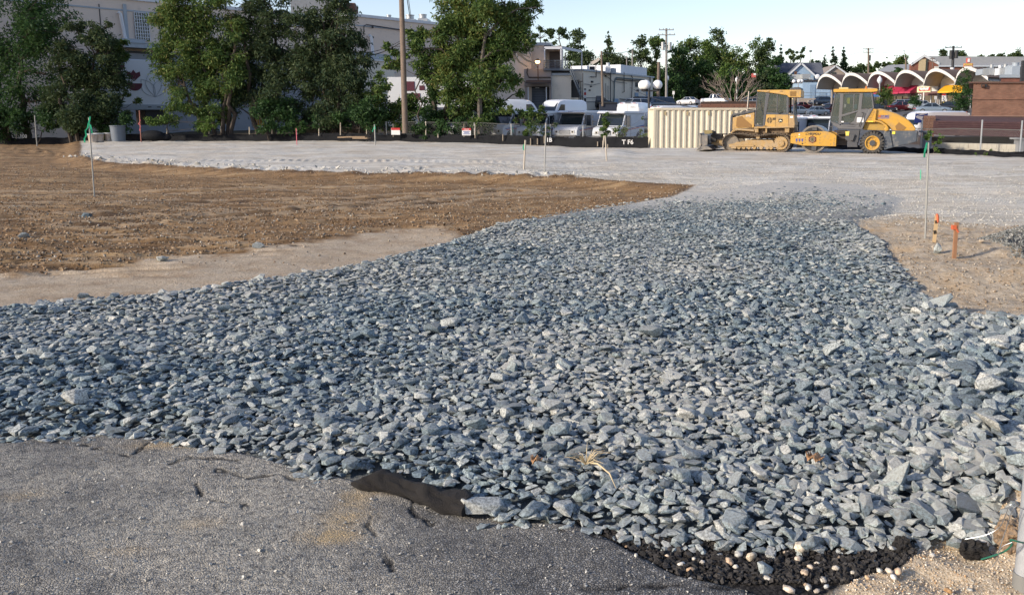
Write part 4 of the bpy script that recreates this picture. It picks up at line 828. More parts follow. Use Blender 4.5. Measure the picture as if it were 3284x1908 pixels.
# ================================================================== shipping container
def container():
    p = P(2095, 483, 47.3); p2 = P(2430, 481, 47.7); a = math.atan2(p2.y-p.y, p2.x-p.x); Lc = 6.06; H = 133*47.5/FPX
    t = thing('shipping_container', p, a, 'cream corrugated shipping container behind the bulldozer', 'container')
    cm = pm('container_cream', (.60, .55, .43), (.53, .48, .37), 2, .55, dirt=((.36, .26, .16), .3, 5))
    def corr(L_, n, d):
        pts = []; pz = L_/n
        for i in range(n):
            b = i*pz; pts += [(b, 0), (b+pz*.30, 0), (b+pz*.5, d), (b+pz*.80, d)]
        return pts+[(L_, 0)]
    def panel(y, n, d, s=1):
        pts = corr(Lc-.24, n, d); vs = [(x+.12, y+s*v, z) for z in (.14, H-.12) for x, v in pts]; k = len(pts)
        return MB().add(vs, [(i, i+1, i+1+k, i+k) for i in range(k-1)])
    panel(.03, 18, .055).build('side_panel', cm, t); panel(2.36, 18, -.055).build('side_panel', cm, t)
    e = MB(); pts = corr(2.2, 8, .05); k = len(pts); e.add([(.03+v, .1+x, z) for z in (.14, H-.12) for x, v in pts], [(i, i+1, i+1+k, i+k) for i in range(k-1)]); e.build('end_panel', cm, t)
    m = MB(); m.bx(Lc-.06, Lc-.02, .1, 2.3, .14, H-.12); dr = m.build('end_door', cm, t)
    for yy in (.35, .9, 1.5, 2.05): MB().cyl((Lc, yy, .1), (Lc, yy, H-.1), .02, 8).build('lock_bar', CHR, dr)
    m = MB(); m.bx(.06, Lc-.06, .02, 2.38, H-.06, H-.03); m.build('roof_panel', pm('container_roof', (.66, .62, .52)), t)
    f = MB()
    for x in (0, Lc-.12):
        for yy in (0, 2.3): f.bx(x, x+.12, yy, yy+.10, 0, H)
    for yy in (0, 2.34):
        f.bx(.12, Lc-.12, yy, yy+.06, 0, .14); f.bx(.12, Lc-.12, yy, yy+.06, H-.12, H)
    for x in (0.003, Lc-.103): f.bx(x, x+.10, .1, 2.3, 0, .14); f.bx(x, x+.10, .1, 2.3, H-.1, H-.002)
    f.build('frame', cm, t, bevel=.008)
    for x in (.65, 1.9, 3.1, 4.4): MB().box((x, .012, H-.30), (.09, .03, .2)).build('vent_cover', pm('vent_tan', (.45, .36, .2)), t)
    m = MB(); m.box((1.5, .05, -.1), (.4, .3, .25)); m.box((5, .05, -.1), (.4, .3, .25)); m.build('support_block', pm('timber_brown', (.2, .13, .07)), t)
    return t
container()
# ------------------------------------------------------------------ mail trucks, vans, cars
VW = pm('van_white', (.72, .74, .76), (.66, .68, .70), 1.5, .35, coat=.3, dirt=((.5, .48, .42), .1, 3)); TW = pm('truck_white_shaded', (.58, .61, .65), (.50, .53, .57), 1.5, .45, dirt=((.4, .38, .32), .2, 3))  # truck paint dimmed and blued: the shade over the row put into its colour
GRY = pm('trim_grey', (.10, .10, .105)); LMP = pm('head_lamp', (.55, .55, .52), None, 5, .2)
def wheel(t, x, y, r, w=.22, cap=(.35, .35, .36)):
    wh = thing('wheel', (x, y, r), 0, None, None); wh.parent = t
    m = MB(); s = 1 if x > 0 else -1; m.cyl((-w/2, 0, 0), (w/2, 0, 0), r, 20); m.build('tyre', BLK, wh, bevel=.02)
    m = MB(); m.cyl((s*w*.5, 0, 0), (s*(w*.5+.012), 0, 0), r*.62, 16); m.build('rim', pm('rim_%.2f' % cap[0], cap, None, 5, .35, metal=.5), wh)
def mail_truck():
    t = thing('mail_truck', (0, 0, 0), 0, 'x', 'mail truck', 'white mail delivery trucks parked behind the black fence')
    # local: front faces -y, x to the right; 1.9 wide
    W = .95
    pr = [(-2.2, .45), (-2.22, .80), (-2.05, 1.05), (-1.62, 1.14), (-1.5, 1.18), (-1.02, 1.98), (2.15, 1.98), (2.2, .45)]
    m = MB(); m.prismx(pr, -W, W); m.build('body', TW, t, bevel=.05)
    m = MB(); m.prismx([(-1.30, 1.96), (-1.42, 2.02), (-1.2, 2.14), (2.22, 2.14), (2.24, 1.98)], -W-.05, W+.05); m.build('roof_cap', VW, t, bevel=.03)
    m = MB(); n = Vector((0, -.857, .515)); 
    q = [(-W+.06, -1.50, 1.19), (W-.06, -1.50, 1.19), (W-.09, -1.07, 1.91), (-W+.09, -1.07, 1.91)]
    m.add([Vector(v)+n*.012 for v in q]+[Vector(v)-n*.02 for v in q], [(0, 1, 2, 3), (7, 6, 5, 4), (0, 4, 5, 1), (1, 5, 6, 2), (2, 6, 7, 3), (3, 7, 4, 0)]); m.build('windshield', WDK, t)
    for s in (-1, 1):
        m = MB(); m.prismx([(-1.36, 1.22), (-1.05, 1.82), (-.98, 1.82), (-.98, 1.22)], s*W-.006, s*W+.006); m.build('quarter_window', WDK, t); m = MB(); m.prismx([(-.90, 1.12), (-.90, 1.84), (-.30, 1.84), (-.30, 1.12)], s*W-.006, s*W+.008); m.build('side_window', WDK, t)
        m = MB(); m.prismx([(-.94, .5), (-.94, 1.9), (-.92, 1.9), (-.92, .5)], s*W, s*W+.009); m.prismx([(-.22, .5), (-.22, 1.9), (-.20, 1.9), (-.20, .5)], s*W, s*W+.009); m.build('door_seam', GRY, t)
        m = MB(); m.prismx([(-1.95, .86), (-1.93, .91), (2.15, 1.22), (2.15, 1.17)], s*W+.002, s*W+.008); m.build('blue_stripe', DEB, t)
        m = MB(); m.prismx([(-1.85, .79), (-1.83, .835), (2.15, 1.14), (2.15, 1.095)], s*W+.002, s*W+.008); m.build('red_stripe', DER, t)
        m = MB(); m.tube([(s*(W+.0), -1.5, 1.45), (s*(W+.25), -1.6, 1.45)], .02, 6); m.box((s*(W+.25), -1.6, 1.4), (.04, .12, .28)); m.box((s*(W+.25), -1.6, 1.75), (.04, .10, .22)); m.build('mirror', GRY, t)
        m = MB(); m.box((s*.62, -2.235, .74), (.26, .03, .17)); m.build('headlight', LMP, t); m = MB(); m.cyl((s*.62, -2.255, .74), (s*.62, -2.24, .74), .07, 12); m.build('headlight_lens', WDK, t)
        wheel(t, s*(W-.10), -1.42, .33); wheel(t, s*(W-.10), 1.15, .33)
        m = MB(); m.ring((s*W, -1.42, .36), (1, 0, 0), .33, .42, .03, 20); m.build('wheel_arch', GRY, t); m = MB(); m.ring((s*W, 1.15, .36), (1, 0, 0), .33, .42, .03, 20); m.build('wheel_arch', GRY, t)
    m = MB(); m.box((0, -2.23, .72), (.84, .03, .26)); g = m.build('grille', GRY, t)
    for k in range(4): MB().box((0, -2.25, .63+k*.062), (.84, .03, .022)).build('slat', TW, g)
    m = MB(); m.box((0, -2.27, .48), (1.8, .14, .12)); m.build('bumper', GRY, t, bevel=.02)
    text('fleet_number', '8240316', .10, (0, -1.415, 2.065), (R(60), 0, 0), GRY, t, .002)
    m = MB(); m.tube([(-.5, -1.46, 1.28), (.1, -1.42, 1.33)], .012, 5); m.tube([(.1, -1.46, 1.28), (.7, -1.42, 1.33)], .012, 5); m.build('wiper', INT, t)
    return t
mt = mail_truck(); first = True
def place(o, px, D, rz, label, group=None, dz=0, scale=None):
    p = on(px, D=D); p.z += dz; return dup(o, p, rz, label, group, scale)
MAIL = [(1520, 57.5, -32, 'white mail truck half hidden by the big leafy tree, leftmost of its row'), (1640, 58.5, -31, 'white mail truck behind the vine covered fence, second from the left of the near row'),
        (1748, 58.5, -29, 'white mail truck with a dark windshield behind the fence, third of the near row'), (1862, 58.5, -28, 'white mail truck with its full windshield clear, left of the small sapling'),
        (1985, 57.5, -26, 'white mail truck just left of the cream container, front lamps behind the writing T F6'), (2520, 58, -28, 'white mail truck between the bulldozer cab and the roller drum'), (2625, 60, -25, 'white mail truck seen under the roller cab behind the drum')]
for i, (px, D, a, l) in enumerate(MAIL):
    p = on(px, D=D)
    if i == 0: mt.location = p; mt.rotation_euler = (0, 0, R(a)); mt['label'] = l
    else: p.z -= .5 if px > 2400 else 0; dup(mt, p, R(a), l)
def van(L_=5.8, W=2.05, H=2.45, side_logo=False):
    t = thing('delivery_van', (0, 0, 0), 0, 'x', 'van', 'white delivery vans in the yard')
    w = W/2; f = -L_/2
    secs = [(f, .45, .95, .70), (f+.15, .38, 1.15, .90), (f+1.0, .32, 1.35, .97), (f+1.55, .32, 2.15, .95), (f+1.9, .32, 2.38, .93), (f+2.5, .32, H, .93), (L_/2-.25, .32, H, .93), (L_/2, .36, H-.12, .90)]
    m = MB(); vs = []; n = 12
    for yy, zb, zt, k in secs:
        for i in range(n):
            pts = [(-w*k, zb), (-w, zb+.15), (-w, 1.1 if zt > 1.2 else zt*.8), (-w*.96, max(zt-.35, zb+.5)), (-w*.86, zt-.08), (-w*.6, zt)]
            x, z = (pts+[(-a, b) for a, b in pts[::-1]])[i]; vs.append((x, yy, z))
    fs = [tuple(range(n)), tuple(range(len(vs)-1, len(vs)-n-1, -1))]
    for s_ in range(len(secs)-1):
        for i in range(n): fs.append((s_*n+i, (s_+1)*n+i, (s_+1)*n+(i+1) % n, s_*n+(i+1) % n))
    m.add(vs, fs); m.build('body', VW, t, True)
    m = MB(); m.add([(-w*.84, f+1.06, 1.42), (w*.84, f+1.06, 1.42), (w*.80, f+1.60, 2.12), (-w*.80, f+1.60, 2.12)], [(0, 1, 2, 3)]); o = m.build('windshield', WDK, t); o.location = (0, -.03, .02)
    for s in (-1, 1):
        m = MB(); m.prismx([(f+1.35, 1.42), (f+1.8, 2.0), (f+2.35, 2.0), (f+2.35, 1.40)], s*(w-.01), s*(w+.01)); m.build('side_window', WDK, t)
        wheel(t, s*(w-.10), f+1.0, .36); wheel(t, s*(w-.10), L_/2-1.1, .36)
        MB().box((s*w*.7, f-.01, .85), (.35, .05, .16)).build('headlight', LMP, t)
        m = MB(); m.prismx([(f+2.6, 1.02), (f+2.6, 1.07), (L_/2-.2, 1.07), (L_/2-.2, 1.02)], s*w, s*w+.008); m.build('blue_stripe', DEB, t); m = MB(); m.prismx([(f+2.6, .94), (f+2.6, .98), (L_/2-.2, .98), (L_/2-.2, .94)], s*w, s*w+.008); m.build('blue_stripe', DEB, t)
    m = MB(); m.bx(-w*.90, w*.90, L_/2, L_/2+.02, .5, H-.16); dr = m.build('rear_door', VW, t, bevel=.01); m = MB(); m.bx(-.008, .008, L_/2+.018, L_/2+.026, .5, H-.16); m.build('door_gap', GRY, dr)
    MB().box((0, L_/2+.03, H-.06), (.5, .05, .07)).build('top_lamp', GRY, t); text('fleet_number', '8402213', .13, (-w*.45, L_/2+.025, H-.42), (PI/2, 0, PI), GRY, t, .002)
    for s in (-1, 1):
        MB().box((s*w*.86, L_/2+.025, 1.2), (.10, .04, .35)).build('tail_lamp', DER, t)
        for k in (.62, .5): MB().box((s*w*k, L_/2+.02, H-.08), (.1, .04, .04)).build('marker_lamp', DER, t)
    return t
vn = van(); vn.location = on(1660, D=82); vn.rotation_euler = (0, 0, R(115)); vn['label'] = 'white van roof seen above the mail trucks, below the loading dock'
VANS = [(1795, 78, -35, 'white van with rounded nose roof behind the mail trucks, left of the stair tower'), (2045, 75, 160, 'white van showing its rear door left of the globe lamp post'), (2190, 74, 118, 'white van roof just above the left part of the container'), (1950, 72, 120, 'long white van roof right of the black dumpster, behind the sapling'), (2585, 68, 165, 'white van with a red lamp behind the roller drum')]
for px, D, a, l in VANS:
    p = on(px, D=D); p.z -= {1950: 1.05, 2585: .75}.get(px, 0); dup(vn, p, R(a), l)
# the big branded van at right
def eagle(t, M, s=1.0):
    """the blue square with the white eagle head, drawn in x (right) and z (up), 1 unit wide"""
    def part(name, pts, mat, d):
        m = MB(M); m.prism([(x*s, z*s) for x, z in pts], -d, 0); return m.build(name, mat, t)
    part('logo_panel', [(.0, .0), (.08, .62), (1.05, .62), (1.05, .0)], DEB, .006)
    part('logo_eagle', [(.14, .36), (.30, .45), (.95, .56), (1.02, .60), (.55, .62), (.1, .62), (.08, .56), (.55, .56), (.22, .46), (.10, .40)], DEW, .012)
    part('logo_wing', [(.12, .36), (.22, .42), (.70, .42), (.62, .22), (.40, .30), (.24, .32)], DEW, .012)
    part('logo_tail', [(.12, .33), (.30, .27), (1.05, -.0), (1.05, .07), (.5, .26), (.25, .34)], DEW, .012)
bv = dup(vn, on(2975, D=62)-Vector((0, 0, .32)), R(-68), 'large white mail van with blue eagle logo between the roller and the brick wall', None); bv.name = 'mail_van'; del bv['group']; bv.scale = (1, 1.0, .96)
for ch in list(bv.children):
    if ch.name.startswith('side_window') and ch.data.vertices[0].co.x > 0: bpy.data.objects.remove(ch)
Mx = Matrix.Translation((1.035, -2.30, 1.58)) @ Matrix.Rotation(PI/2, 4, 'Z'); eagle(bv, Mx, 1.15)
def car(name, col, kind='sedan', metal=.3):
    t = thing(name, (0, 0, 0), 0, 'x', 'car', 'cars in the parking lot'); paint = pm('car_paint_%02x%02x%02x' % tuple(int(c*255) for c in col), col, tuple(v*.9 for v in col), 2, .25, metal=metal, coat=.6)
    P_ = {'sedan': dict(L=4.7, W=1.8, h=1.45, hood=.93, belt=.95, c=[(-.95, 0), (-.35, 1), (.75, 1), (1.55, 0)]), 'suv': dict(L=4.7, W=1.88, h=1.70, hood=1.05, belt=1.08, c=[(-1.05, 0), (-.45, 1), (1.75, .97), (2.15, 0)]),
          'pickup': dict(L=5.9, W=2.0, h=1.95, hood=1.25, belt=1.25, c=[(-1.15, 0), (-.65, 1), (.55, 1), (.85, 0)]), 'van': dict(L=5, W=1.95, h=1.75, hood=1.05, belt=1.1, c=[(-1.45, 0), (-.65, 1), (2.1, .97), (2.4, 0)])}[kind]
    L_, w, h = P_['L']/2, P_['W']/2, P_['h']; b = P_['belt']; hd = P_['hood']; m = MB(); vs = []; n = 10
    secs = [(-L_, .38, hd-.30, .80), (-L_+.12, .25, hd-.16, .93), (-L_+.6, .22, hd-.05, 1), (P_['c'][0][0], .22, b, 1), (P_['c'][3][0], .22, b+(.02 if kind != 'pickup' else 0), 1), (L_-.35, .25, b-.02, .98), (L_, .35, b-.10, .86)]
    for yy, zb, zt, k in secs:
        pts = [(-w*k*.92, zb), (-w*k, zb+.16), (-w*k, (zb+zt)/2+.1), (-w*k*.97, zt-.08), (-w*k*.86, zt)]
        vs += [(x, yy, z) for x, z in pts+[(-a, c) for a, c in pts[::-1]]]
    fs = [tuple(range(n)), tuple(range(len(vs)-1, len(vs)-n-1, -1))]
    for s_ in range(len(secs)-1):
        for i in range(n): fs.append((s_*n+i, (s_+1)*n+i, (s_+1)*n+(i+1) % n, s_*n+(i+1) % n))
    m.add(vs, fs); m.build('body', paint, t, True)
    c = P_['c']; m = MB(); lo = [(-w*.88, c[0][0], b-.03), (w*.88, c[0][0], b-.03), (w*.88, c[3][0], b-.03), (-w*.88, c[3][0], b-.03)]; hi = [(-w*.70, c[1][0], h-.06), (w*.70, c[1][0], h-.06), (w*.70, c[2][0], h-.06), (-w*.70, c[2][0], h-.06)]
    m.add(lo+hi, [(0, 1, 5, 4), (1, 2, 6, 5), (2, 3, 7, 6), (3, 0, 4, 7)]); m.build('window_band', WDK, t)
    m = MB(); e = .10; m.add([(-w*.71, c[1][0]-e, h-.08), (w*.71, c[1][0]-e, h-.08), (w*.71, c[2][0]+e, h-.08), (-w*.71, c[2][0]+e, h-.08), (-w*.60, c[1][0]+.05, h), (w*.60, c[1][0]+.05, h), (w*.60, c[2][0]-.05, h), (-w*.60, c[2][0]-.05, h)], [(0, 1, 5, 4), (1, 2, 6, 5), (2, 3, 7, 6), (3, 0, 4, 7), (4, 5, 6, 7), (3, 2, 1, 0)]); m.build('roof', paint, t, True)
    for s in (-1, 1):
        m = MB()
        for q0, q1 in ((lo[1 if s > 0 else 0], hi[1 if s > 0 else 0]), (lo[2 if s > 0 else 3], hi[2 if s > 0 else 3])): m.tube([q0, q1], .04, 5)
        ym = (c[1][0]+c[2][0])/2; m.tube([(s*w*.885, ym, b-.03), (s*w*.71, ym, h-.06)], .035, 5); m.build('pillar', paint, t)
        wheel(t, s*(w-.10), -L_+.95, .34, .22, (.4, .4, .42)); wheel(t, s*(w-.10), L_-.95, .34, .22, (.4, .4, .42))
        MB().box((s*w*.68, -L_+.06, hd-.30), (.38, .14, .13)).build('headlight', LMP, t); MB().box((s*w*.72, L_-.03, b-.24), (.34, .10, .13)).build('tail_lamp', pm('tail_red', (.45, .02, .02)), t)
        MB().box((s*(w+.08), c[0][0]+.3, b+.03), (.16, .10, .12)).build('mirror', paint, t)
    MB().box((0, -L_+.02, hd-.38), (.9, .10, .22)).build('grille', GRY, t)
    if kind == 'pickup':
        m = MB(); m.bx(-w*.82, w*.82, c[3][0]+.15, L_-.15, b-.01, b+.012); m.build('truck_bed', INT, t)
    return t
CT = {}
def put_car(col, kind, px, D, rz, label, name='parked_car', group='cars in the parking lot', cat='car', metal=.3, sc=None):
    k = (col, kind)
    p = on(px, D=D)
    if k not in CT: o = car(name, col, kind, metal); CT[k] = o; o.location = p; o.rotation_euler = (0, 0, R(rz)); o['label'] = label; o['group'] = group
    else: o = dup(CT[k], p, R(rz), label, group); o.name = name
    o['category'] = cat
    if sc: o.scale = (sc,)*3
    return o
WH, DR, GB, DB, SV, BKc, PU = (.72, .73, .74), (.10, .010, .016), (.24, .30, .36), (.03, .05, .09), (.42, .45, .47), (.015, .016, .018), (.05, .02, .035)
put_car(WH, 'sedan', 2206, 157, -140, 'white sedan parked alone before the dark trees, left of the white pickup')
put_car(WH, 'pickup', 2293, 153, 40, 'white pickup truck parked beneath the dark trees', 'pickup_truck', cat='pickup', metal=.1)
put_car(DR, 'sedan', 2568, 160, 115, 'dark red sedan with its tail lamp glowing, behind the bulldozer cab')
put_car(PU, 'suv', 2660, 146, -62, 'maroon suv parked just left of the roller cab')
put_car(GB, 'sedan', 2612, 140, -70, 'light grey blue sedan in the front parking row, left of the roller')
put_car(GB, 'sedan', 2550, 139, -75, 'grey blue sedan half hidden by the bulldozer rear, front parking row')
put_car(DB, 'suv', 2625, 172, -70, 'dark blue suv in the back parking row')
put_car(DB, 'sedan', 2672, 165, -68, 'dark blue sedan beside the maroon suv')
put_car(WH, 'van', 2570, 180, -75, 'white minivan in the back parking row under the blue building wall')
put_car(GB, 'suv', 2700, 180, -70, 'grey suv at the back near the blue building, left of the roller roof')
put_car(DR, 'sedan', 2885, 133, 100, 'bright red car between the two bushes before the shops')
put_car(DR, 'suv', 2930, 138, 95, 'red and dark suv before the pink awning'  )
put_car(SV, 'sedan', 2955, 132, 80, 'silver car behind the round bush before the shops')
put_car(SV, 'suv', 2905, 134, 80, 'small silver suv partly behind the round bush')
put_car(GB, 'sedan', 2985, 116, 78, 'grey sedan roof rising above the large white mail van')
put_car(BKc, 'sedan', 2820, 130, 70, 'black car seen through the bush right of the roller cab')
put_car(BKc, 'sedan', 3045, 124, 70, 'black car below the yellow awning beside the tall bush')
put_car(BKc, 'suv', 2050, 118, -60, 'black suv parked behind the globe lamp by the cream building')
put_car(DB, 'van', 2108, 118, -55, 'dark blue van beside the globe lamp post')
put_car(SV, 'suv', 2030, 108, -55, 'silver suv in front of the cream block building', metal=.5)
put_car(WH, 'sedan', 2230, 104, 130, 'white car roof behind the container, left of the brick planter')
put_car(BKc, 'suv', 1920, 112, 80, 'black suv by the pipes of the cream building', )
put_car(SV, 'van', 2395, 150, -95, 'pale car half hidden behind the bare shrub')

# ------------------------------------------------------------------ facades and boxes set out from the photograph's geometry
class Fac:
    def __init__(s, px0, D0, px1, D1):
        a, _ = ray(px0, HOR+60); b, _ = ray(px1, HOR+60); s.o = Vector((a*D0, D0, 0)); e = Vector((b*D1, D1, 0)); s.d = (e-s.o); s.L = s.d.length; s.d.normalize(); s.a = math.atan2(s.d.y, s.d.x)
    def s_(s, px, off=0):
        k, _ = ray(px, HOR+60); n = Vector((-s.d.y, s.d.x, 0)); o = s.o+n*off
        return (k*o.y-o.x)/(s.d.x-k*s.d.y)
    def z(s, px, py, off=0):
        n = Vector((-s.d.y, s.d.x, 0)); D = (s.o+n*off+s.d*s.s_(px, off)).y; return CAMH+ray(px, py)[1]*D
    def thing(s, name, label, cat, group=None): return thing(name, s.o, s.a, label, cat, group)
def bw(t): return MB(Matrix.Translation(-Vector(t.location)))
def pb(m, x0, y0, x1, y1, D, dep=.3, off=0, sk=False):
    if sk:
        a = P(x0, y1, D); b = P(x1, y0, D); k = (D+dep)/D; vs = [(a.x, D, a.z), (b.x, D, a.z), (b.x, D, b.z), (a.x, D, b.z), (a.x*k+.1, D+dep, a.z), (b.x*k, D+dep, a.z), (b.x*k, D+dep, b.z), (a.x*k+.1, D+dep, b.z)]
        return m.add(vs, [(0, 1, 2, 3), (5, 4, 7, 6), (3, 2, 6, 7), (4, 5, 1, 0), (4, 0, 3, 7), (1, 5, 6, 2)])
    a = P(x0, y1, D); b = P(x1, y0, D); c = P(x1, y1, D); return m.bx(a.x, c.x, D+off, D+off+dep, a.z, b.z)
def pt(px, py, D): return P(px, py, D)
BEI = pm('stucco_beige', (.70, .585, .49), (.62, .52, .44), .6, .9, dirt=((.25, .22, .2), .25, 1.2)); BEI2 = pm('stucco_cream', (.68, .63, .53), (.61, .56, .47), .6, .9, dirt=((.3, .27, .22), .25, 1.5))
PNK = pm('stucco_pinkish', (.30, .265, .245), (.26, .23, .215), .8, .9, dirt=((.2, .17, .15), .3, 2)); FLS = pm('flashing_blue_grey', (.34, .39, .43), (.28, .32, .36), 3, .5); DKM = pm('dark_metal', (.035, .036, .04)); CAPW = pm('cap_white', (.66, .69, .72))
RST = pm('rusty_metal', (.14, .065, .035), (.08, .04, .025), 5, .8, bump=.3); WD = pm('weathered_wood', (.18, .135, .095), (.12, .09, .065), 6, .85, bump=.3); GVN = pm('galvanised', (.42, .44, .45), (.34, .36, .37), 6, .4, metal=.5)
# ---- the long beige building behind the trees
F = Fac(180, 66, 1705, 105)
def main_block(name, pxa, pxb, top, label, fwd=0):
    t = F.thing(name, label, 'building'); a, b = F.s_(pxa), F.s_(pxb)
    m = MB(); m.bx(a, b, -fwd, 14, -1, top); m.build('wall', BEI, t)
    m = MB(); m.bx(a-.05, b+.05, -fwd-.14, 14, top, top+.28); m.build('parapet_cap', CAPW, t); m = MB(); m.bx(a, b, -fwd-.05, -fwd, top-.9, top-.78); m.build('flashing_band', FLS, t)
    return t
b1 = main_block('warehouse', -260, 1128, 10.95, 'long beige stucco warehouse behind the left trees')
def seam(t, px, y0, y1, w=.06, mat=DKM, d=.04, nm='wall_seam'):
    s = F.s_(px); m = MB(); m.bx(s-w/2, s+w/2, -d, 0, F.z(px, y1), F.z(px, y0)); return m.build(nm, mat, t)
for px in (355, 540, 700, 880, 1010): seam(b1, px, 14+(px-355)*.09, 260)
seam(b1, 434, 14, 138, .26, FLS, .10, 'drain_chase')
def wpipe(t, pts, r, mat, nm, off=.25):
    m = MB(); m.tube([(F.s_(x, -off), -off, F.z(x, y, -off)) for x, y in pts], r, 8); return m.build(nm, mat, t, True)
wpipe(b1, [(413, 40), (420, 46), (428, 118), (434, 134)], .13, CAPW, 'downpipe')
s0, s1 = F.s_(461), F.s_(505); z0, z1 = F.z(480, 132), F.z(480, 42); m = MB(); m.bx(s0, s1, -.06, 0, z0, z1); wn = m.build('window', WDK, b1); fr = MB()
for k in range(7): x = s0+(s1-s0)*k/6; fr.bx(x-.02, x+.02, -.14, -.10, z0, z1)
for k in range(9): z = z0+(z1-z0)*k/8; fr.bx(s0, s1, -.15, -.13, z-.02, z+.02)
fr.build('window_grille', CAPW, wn)
m = MB(); a, b = F.s_(405), F.s_(560); m.bx(a, b, -1.3, 0, F.z(450, 157), F.z(450, 143)); m.bx(a, b, -1.35, 0, F.z(450, 143)+.01, F.z(450, 141)+.03); m.build('canopy', FLS, b1); m = MB(); m.bx(a-.2, a+1.6, -1.2, -.1, F.z(430, 142), F.z(430, 128)); m.build('roof_duct', FLS, b1)
m = MB(); m.bx(F.s_(330), F.s_(1128), -.5, 0, -1, F.z(560, 178)); m.build('lower_wall', pm('lower_wall_bluegrey', (.26, .28, .30), (.20, .22, .24), .8, .9), b1); m = MB(); m.bx(F.s_(330), F.s_(1128), -.6, 0, F.z(560, 178)+.005, F.z(560, 172)); m.build('ledge', DKM, b1)
def roofbox(nm, px0, y0, px1, y1, off, dep, mat, label, cat):
    D = (F.o+F.d*F.s_((px0+px1)/2, off)).y+off*.5; p = P((px0+px1)/2, y1, D); t = thing(nm, p, 0, label, cat); return t, D
def roof_unit(px0, y0, px1, y1, D, label, mat=GVN, fans=0):
    p = P((px0+px1)/2, y1+6, D); t = thing('roof_unit', p, 0, label, 'roof unit', 'units on the roofs'); m = bw(t); pb(m, px0, y0, px1, y1+6, D, 2.0); b = m.build('housing', mat, t, bevel=.03)
    for k in range(fans):
        c = P(px0+(px1-px0)*(k+.5)/fans, y0, D+1); m = bw(t); r = (px1-px0)/fans*.36*D/FPX; m.cyl(c-Vector((0, 0, .02)), c+Vector((0, 0, .35)), r, 14); m.cyl(c+Vector((0, 0, .35)), c+Vector((0, 0, .42)), r*1.15, 14); m.build('fan_hood', mat, t, True)
    return t
roof_unit(933, -12, 1082, 45, 86, 'long grey louvred unit on the warehouse roof behind the middle trees', pm('louvre_grey', (.13, .15, .17), (.09, .10, .12), 3, .6))
roof_unit(770, 30, 815, 60, 80, 'dark rounded fan unit on the warehouse roof', DKM, 1)
roof_unit(555, -30, 600, 8, 76, 'small roof vent above the window grille', FLS)
p = P(1112, 62, 88); t = thing('roof_duct', p, 0, 'rusty round duct elbow at the right end of the warehouse roof', 'duct'); m = bw(t); m.tube([P(1104, 66, 88), P(1108, 45, 88), P(1125, 34, 88), P(1143, 30, 88)], [.6, .75, .8, .6], 14); m.build('duct_elbow', RST, t, True)
m = bw(t); m.tube([P(808, 62, 88), P(806, 5, 88)], .12, 6); m.build('stack_pipe', RST, t)
b2 = main_block('beige_building', 1128, 1705, 11.45, 'beige stucco building right of the warehouse behind the wooden pole', .1)
def wp2(pts, r, mat, nm): return wpipe(b2, pts, r, mat, nm, .4)
wp2([(1180, 112), (1182, 85), (1190, 80), (1370, 108)], .05, DKM, 'conduit'); wp2([(1197, 114), (1203, 120), (1206, 175)], .16, CAPW, 'downpipe'); wp2([(1209, 85), (1209, 92)], .1, DKM, 'wall_lamp'); wp2([(1208, 118), (1209, 124)], .1, DKM, 'wall_lamp')
m = MB(); m.bx(F.s_(1128), F.s_(1243), -1.6, -.1, -1, F.z(1190, 199)); m.build('lower_wing', BEI2, b2); m = MB(); m.bx(F.s_(1120), F.s_(1244, -1.7), -1.75, -.1, F.z(1190, 199)+.01, F.z(1190, 194)); m.build('ledge', CAPW, b2); m = MB(); m.bx(F.s_(1128), F.s_(1240), -1.5, -.1, F.z(1190, 193)+.02, F.z(1190, 176)); m.build('screen_panel', FLS, b2)
for x0, x1, ya, yb, mt_ in ((1246, 1262, 252, 282, WDK), (1263, 1280, 252, 292, CAPW), (1246, 1274, 232, 236, FLS)):
    m = MB(); m.bx(F.s_(x0), F.s_(x1), -.2, -.1, F.z(1260, yb), F.z(1260, ya)); m.build('window' if mt_ is WDK else 'shutter', mt_, b2)
for px in (1420, 1560): seam(b2, px, 110, 260, .06)
roof_unit(1176, 58, 1230, 68, 92, 'low white curbs on the beige building roof', CAPW); roof_unit(1238, 62, 1257, 72, 93, 'single round vent on the beige building roof', GVN, 1); roof_unit(1298, 62, 1332, 84, 94, 'large galvanised fan unit right of the wooden pole', GVN, 1); roof_unit(1340, 60, 1372, 88, 96, 'galvanised unit with wide hood, rightmost on the beige roof', GVN, 1)
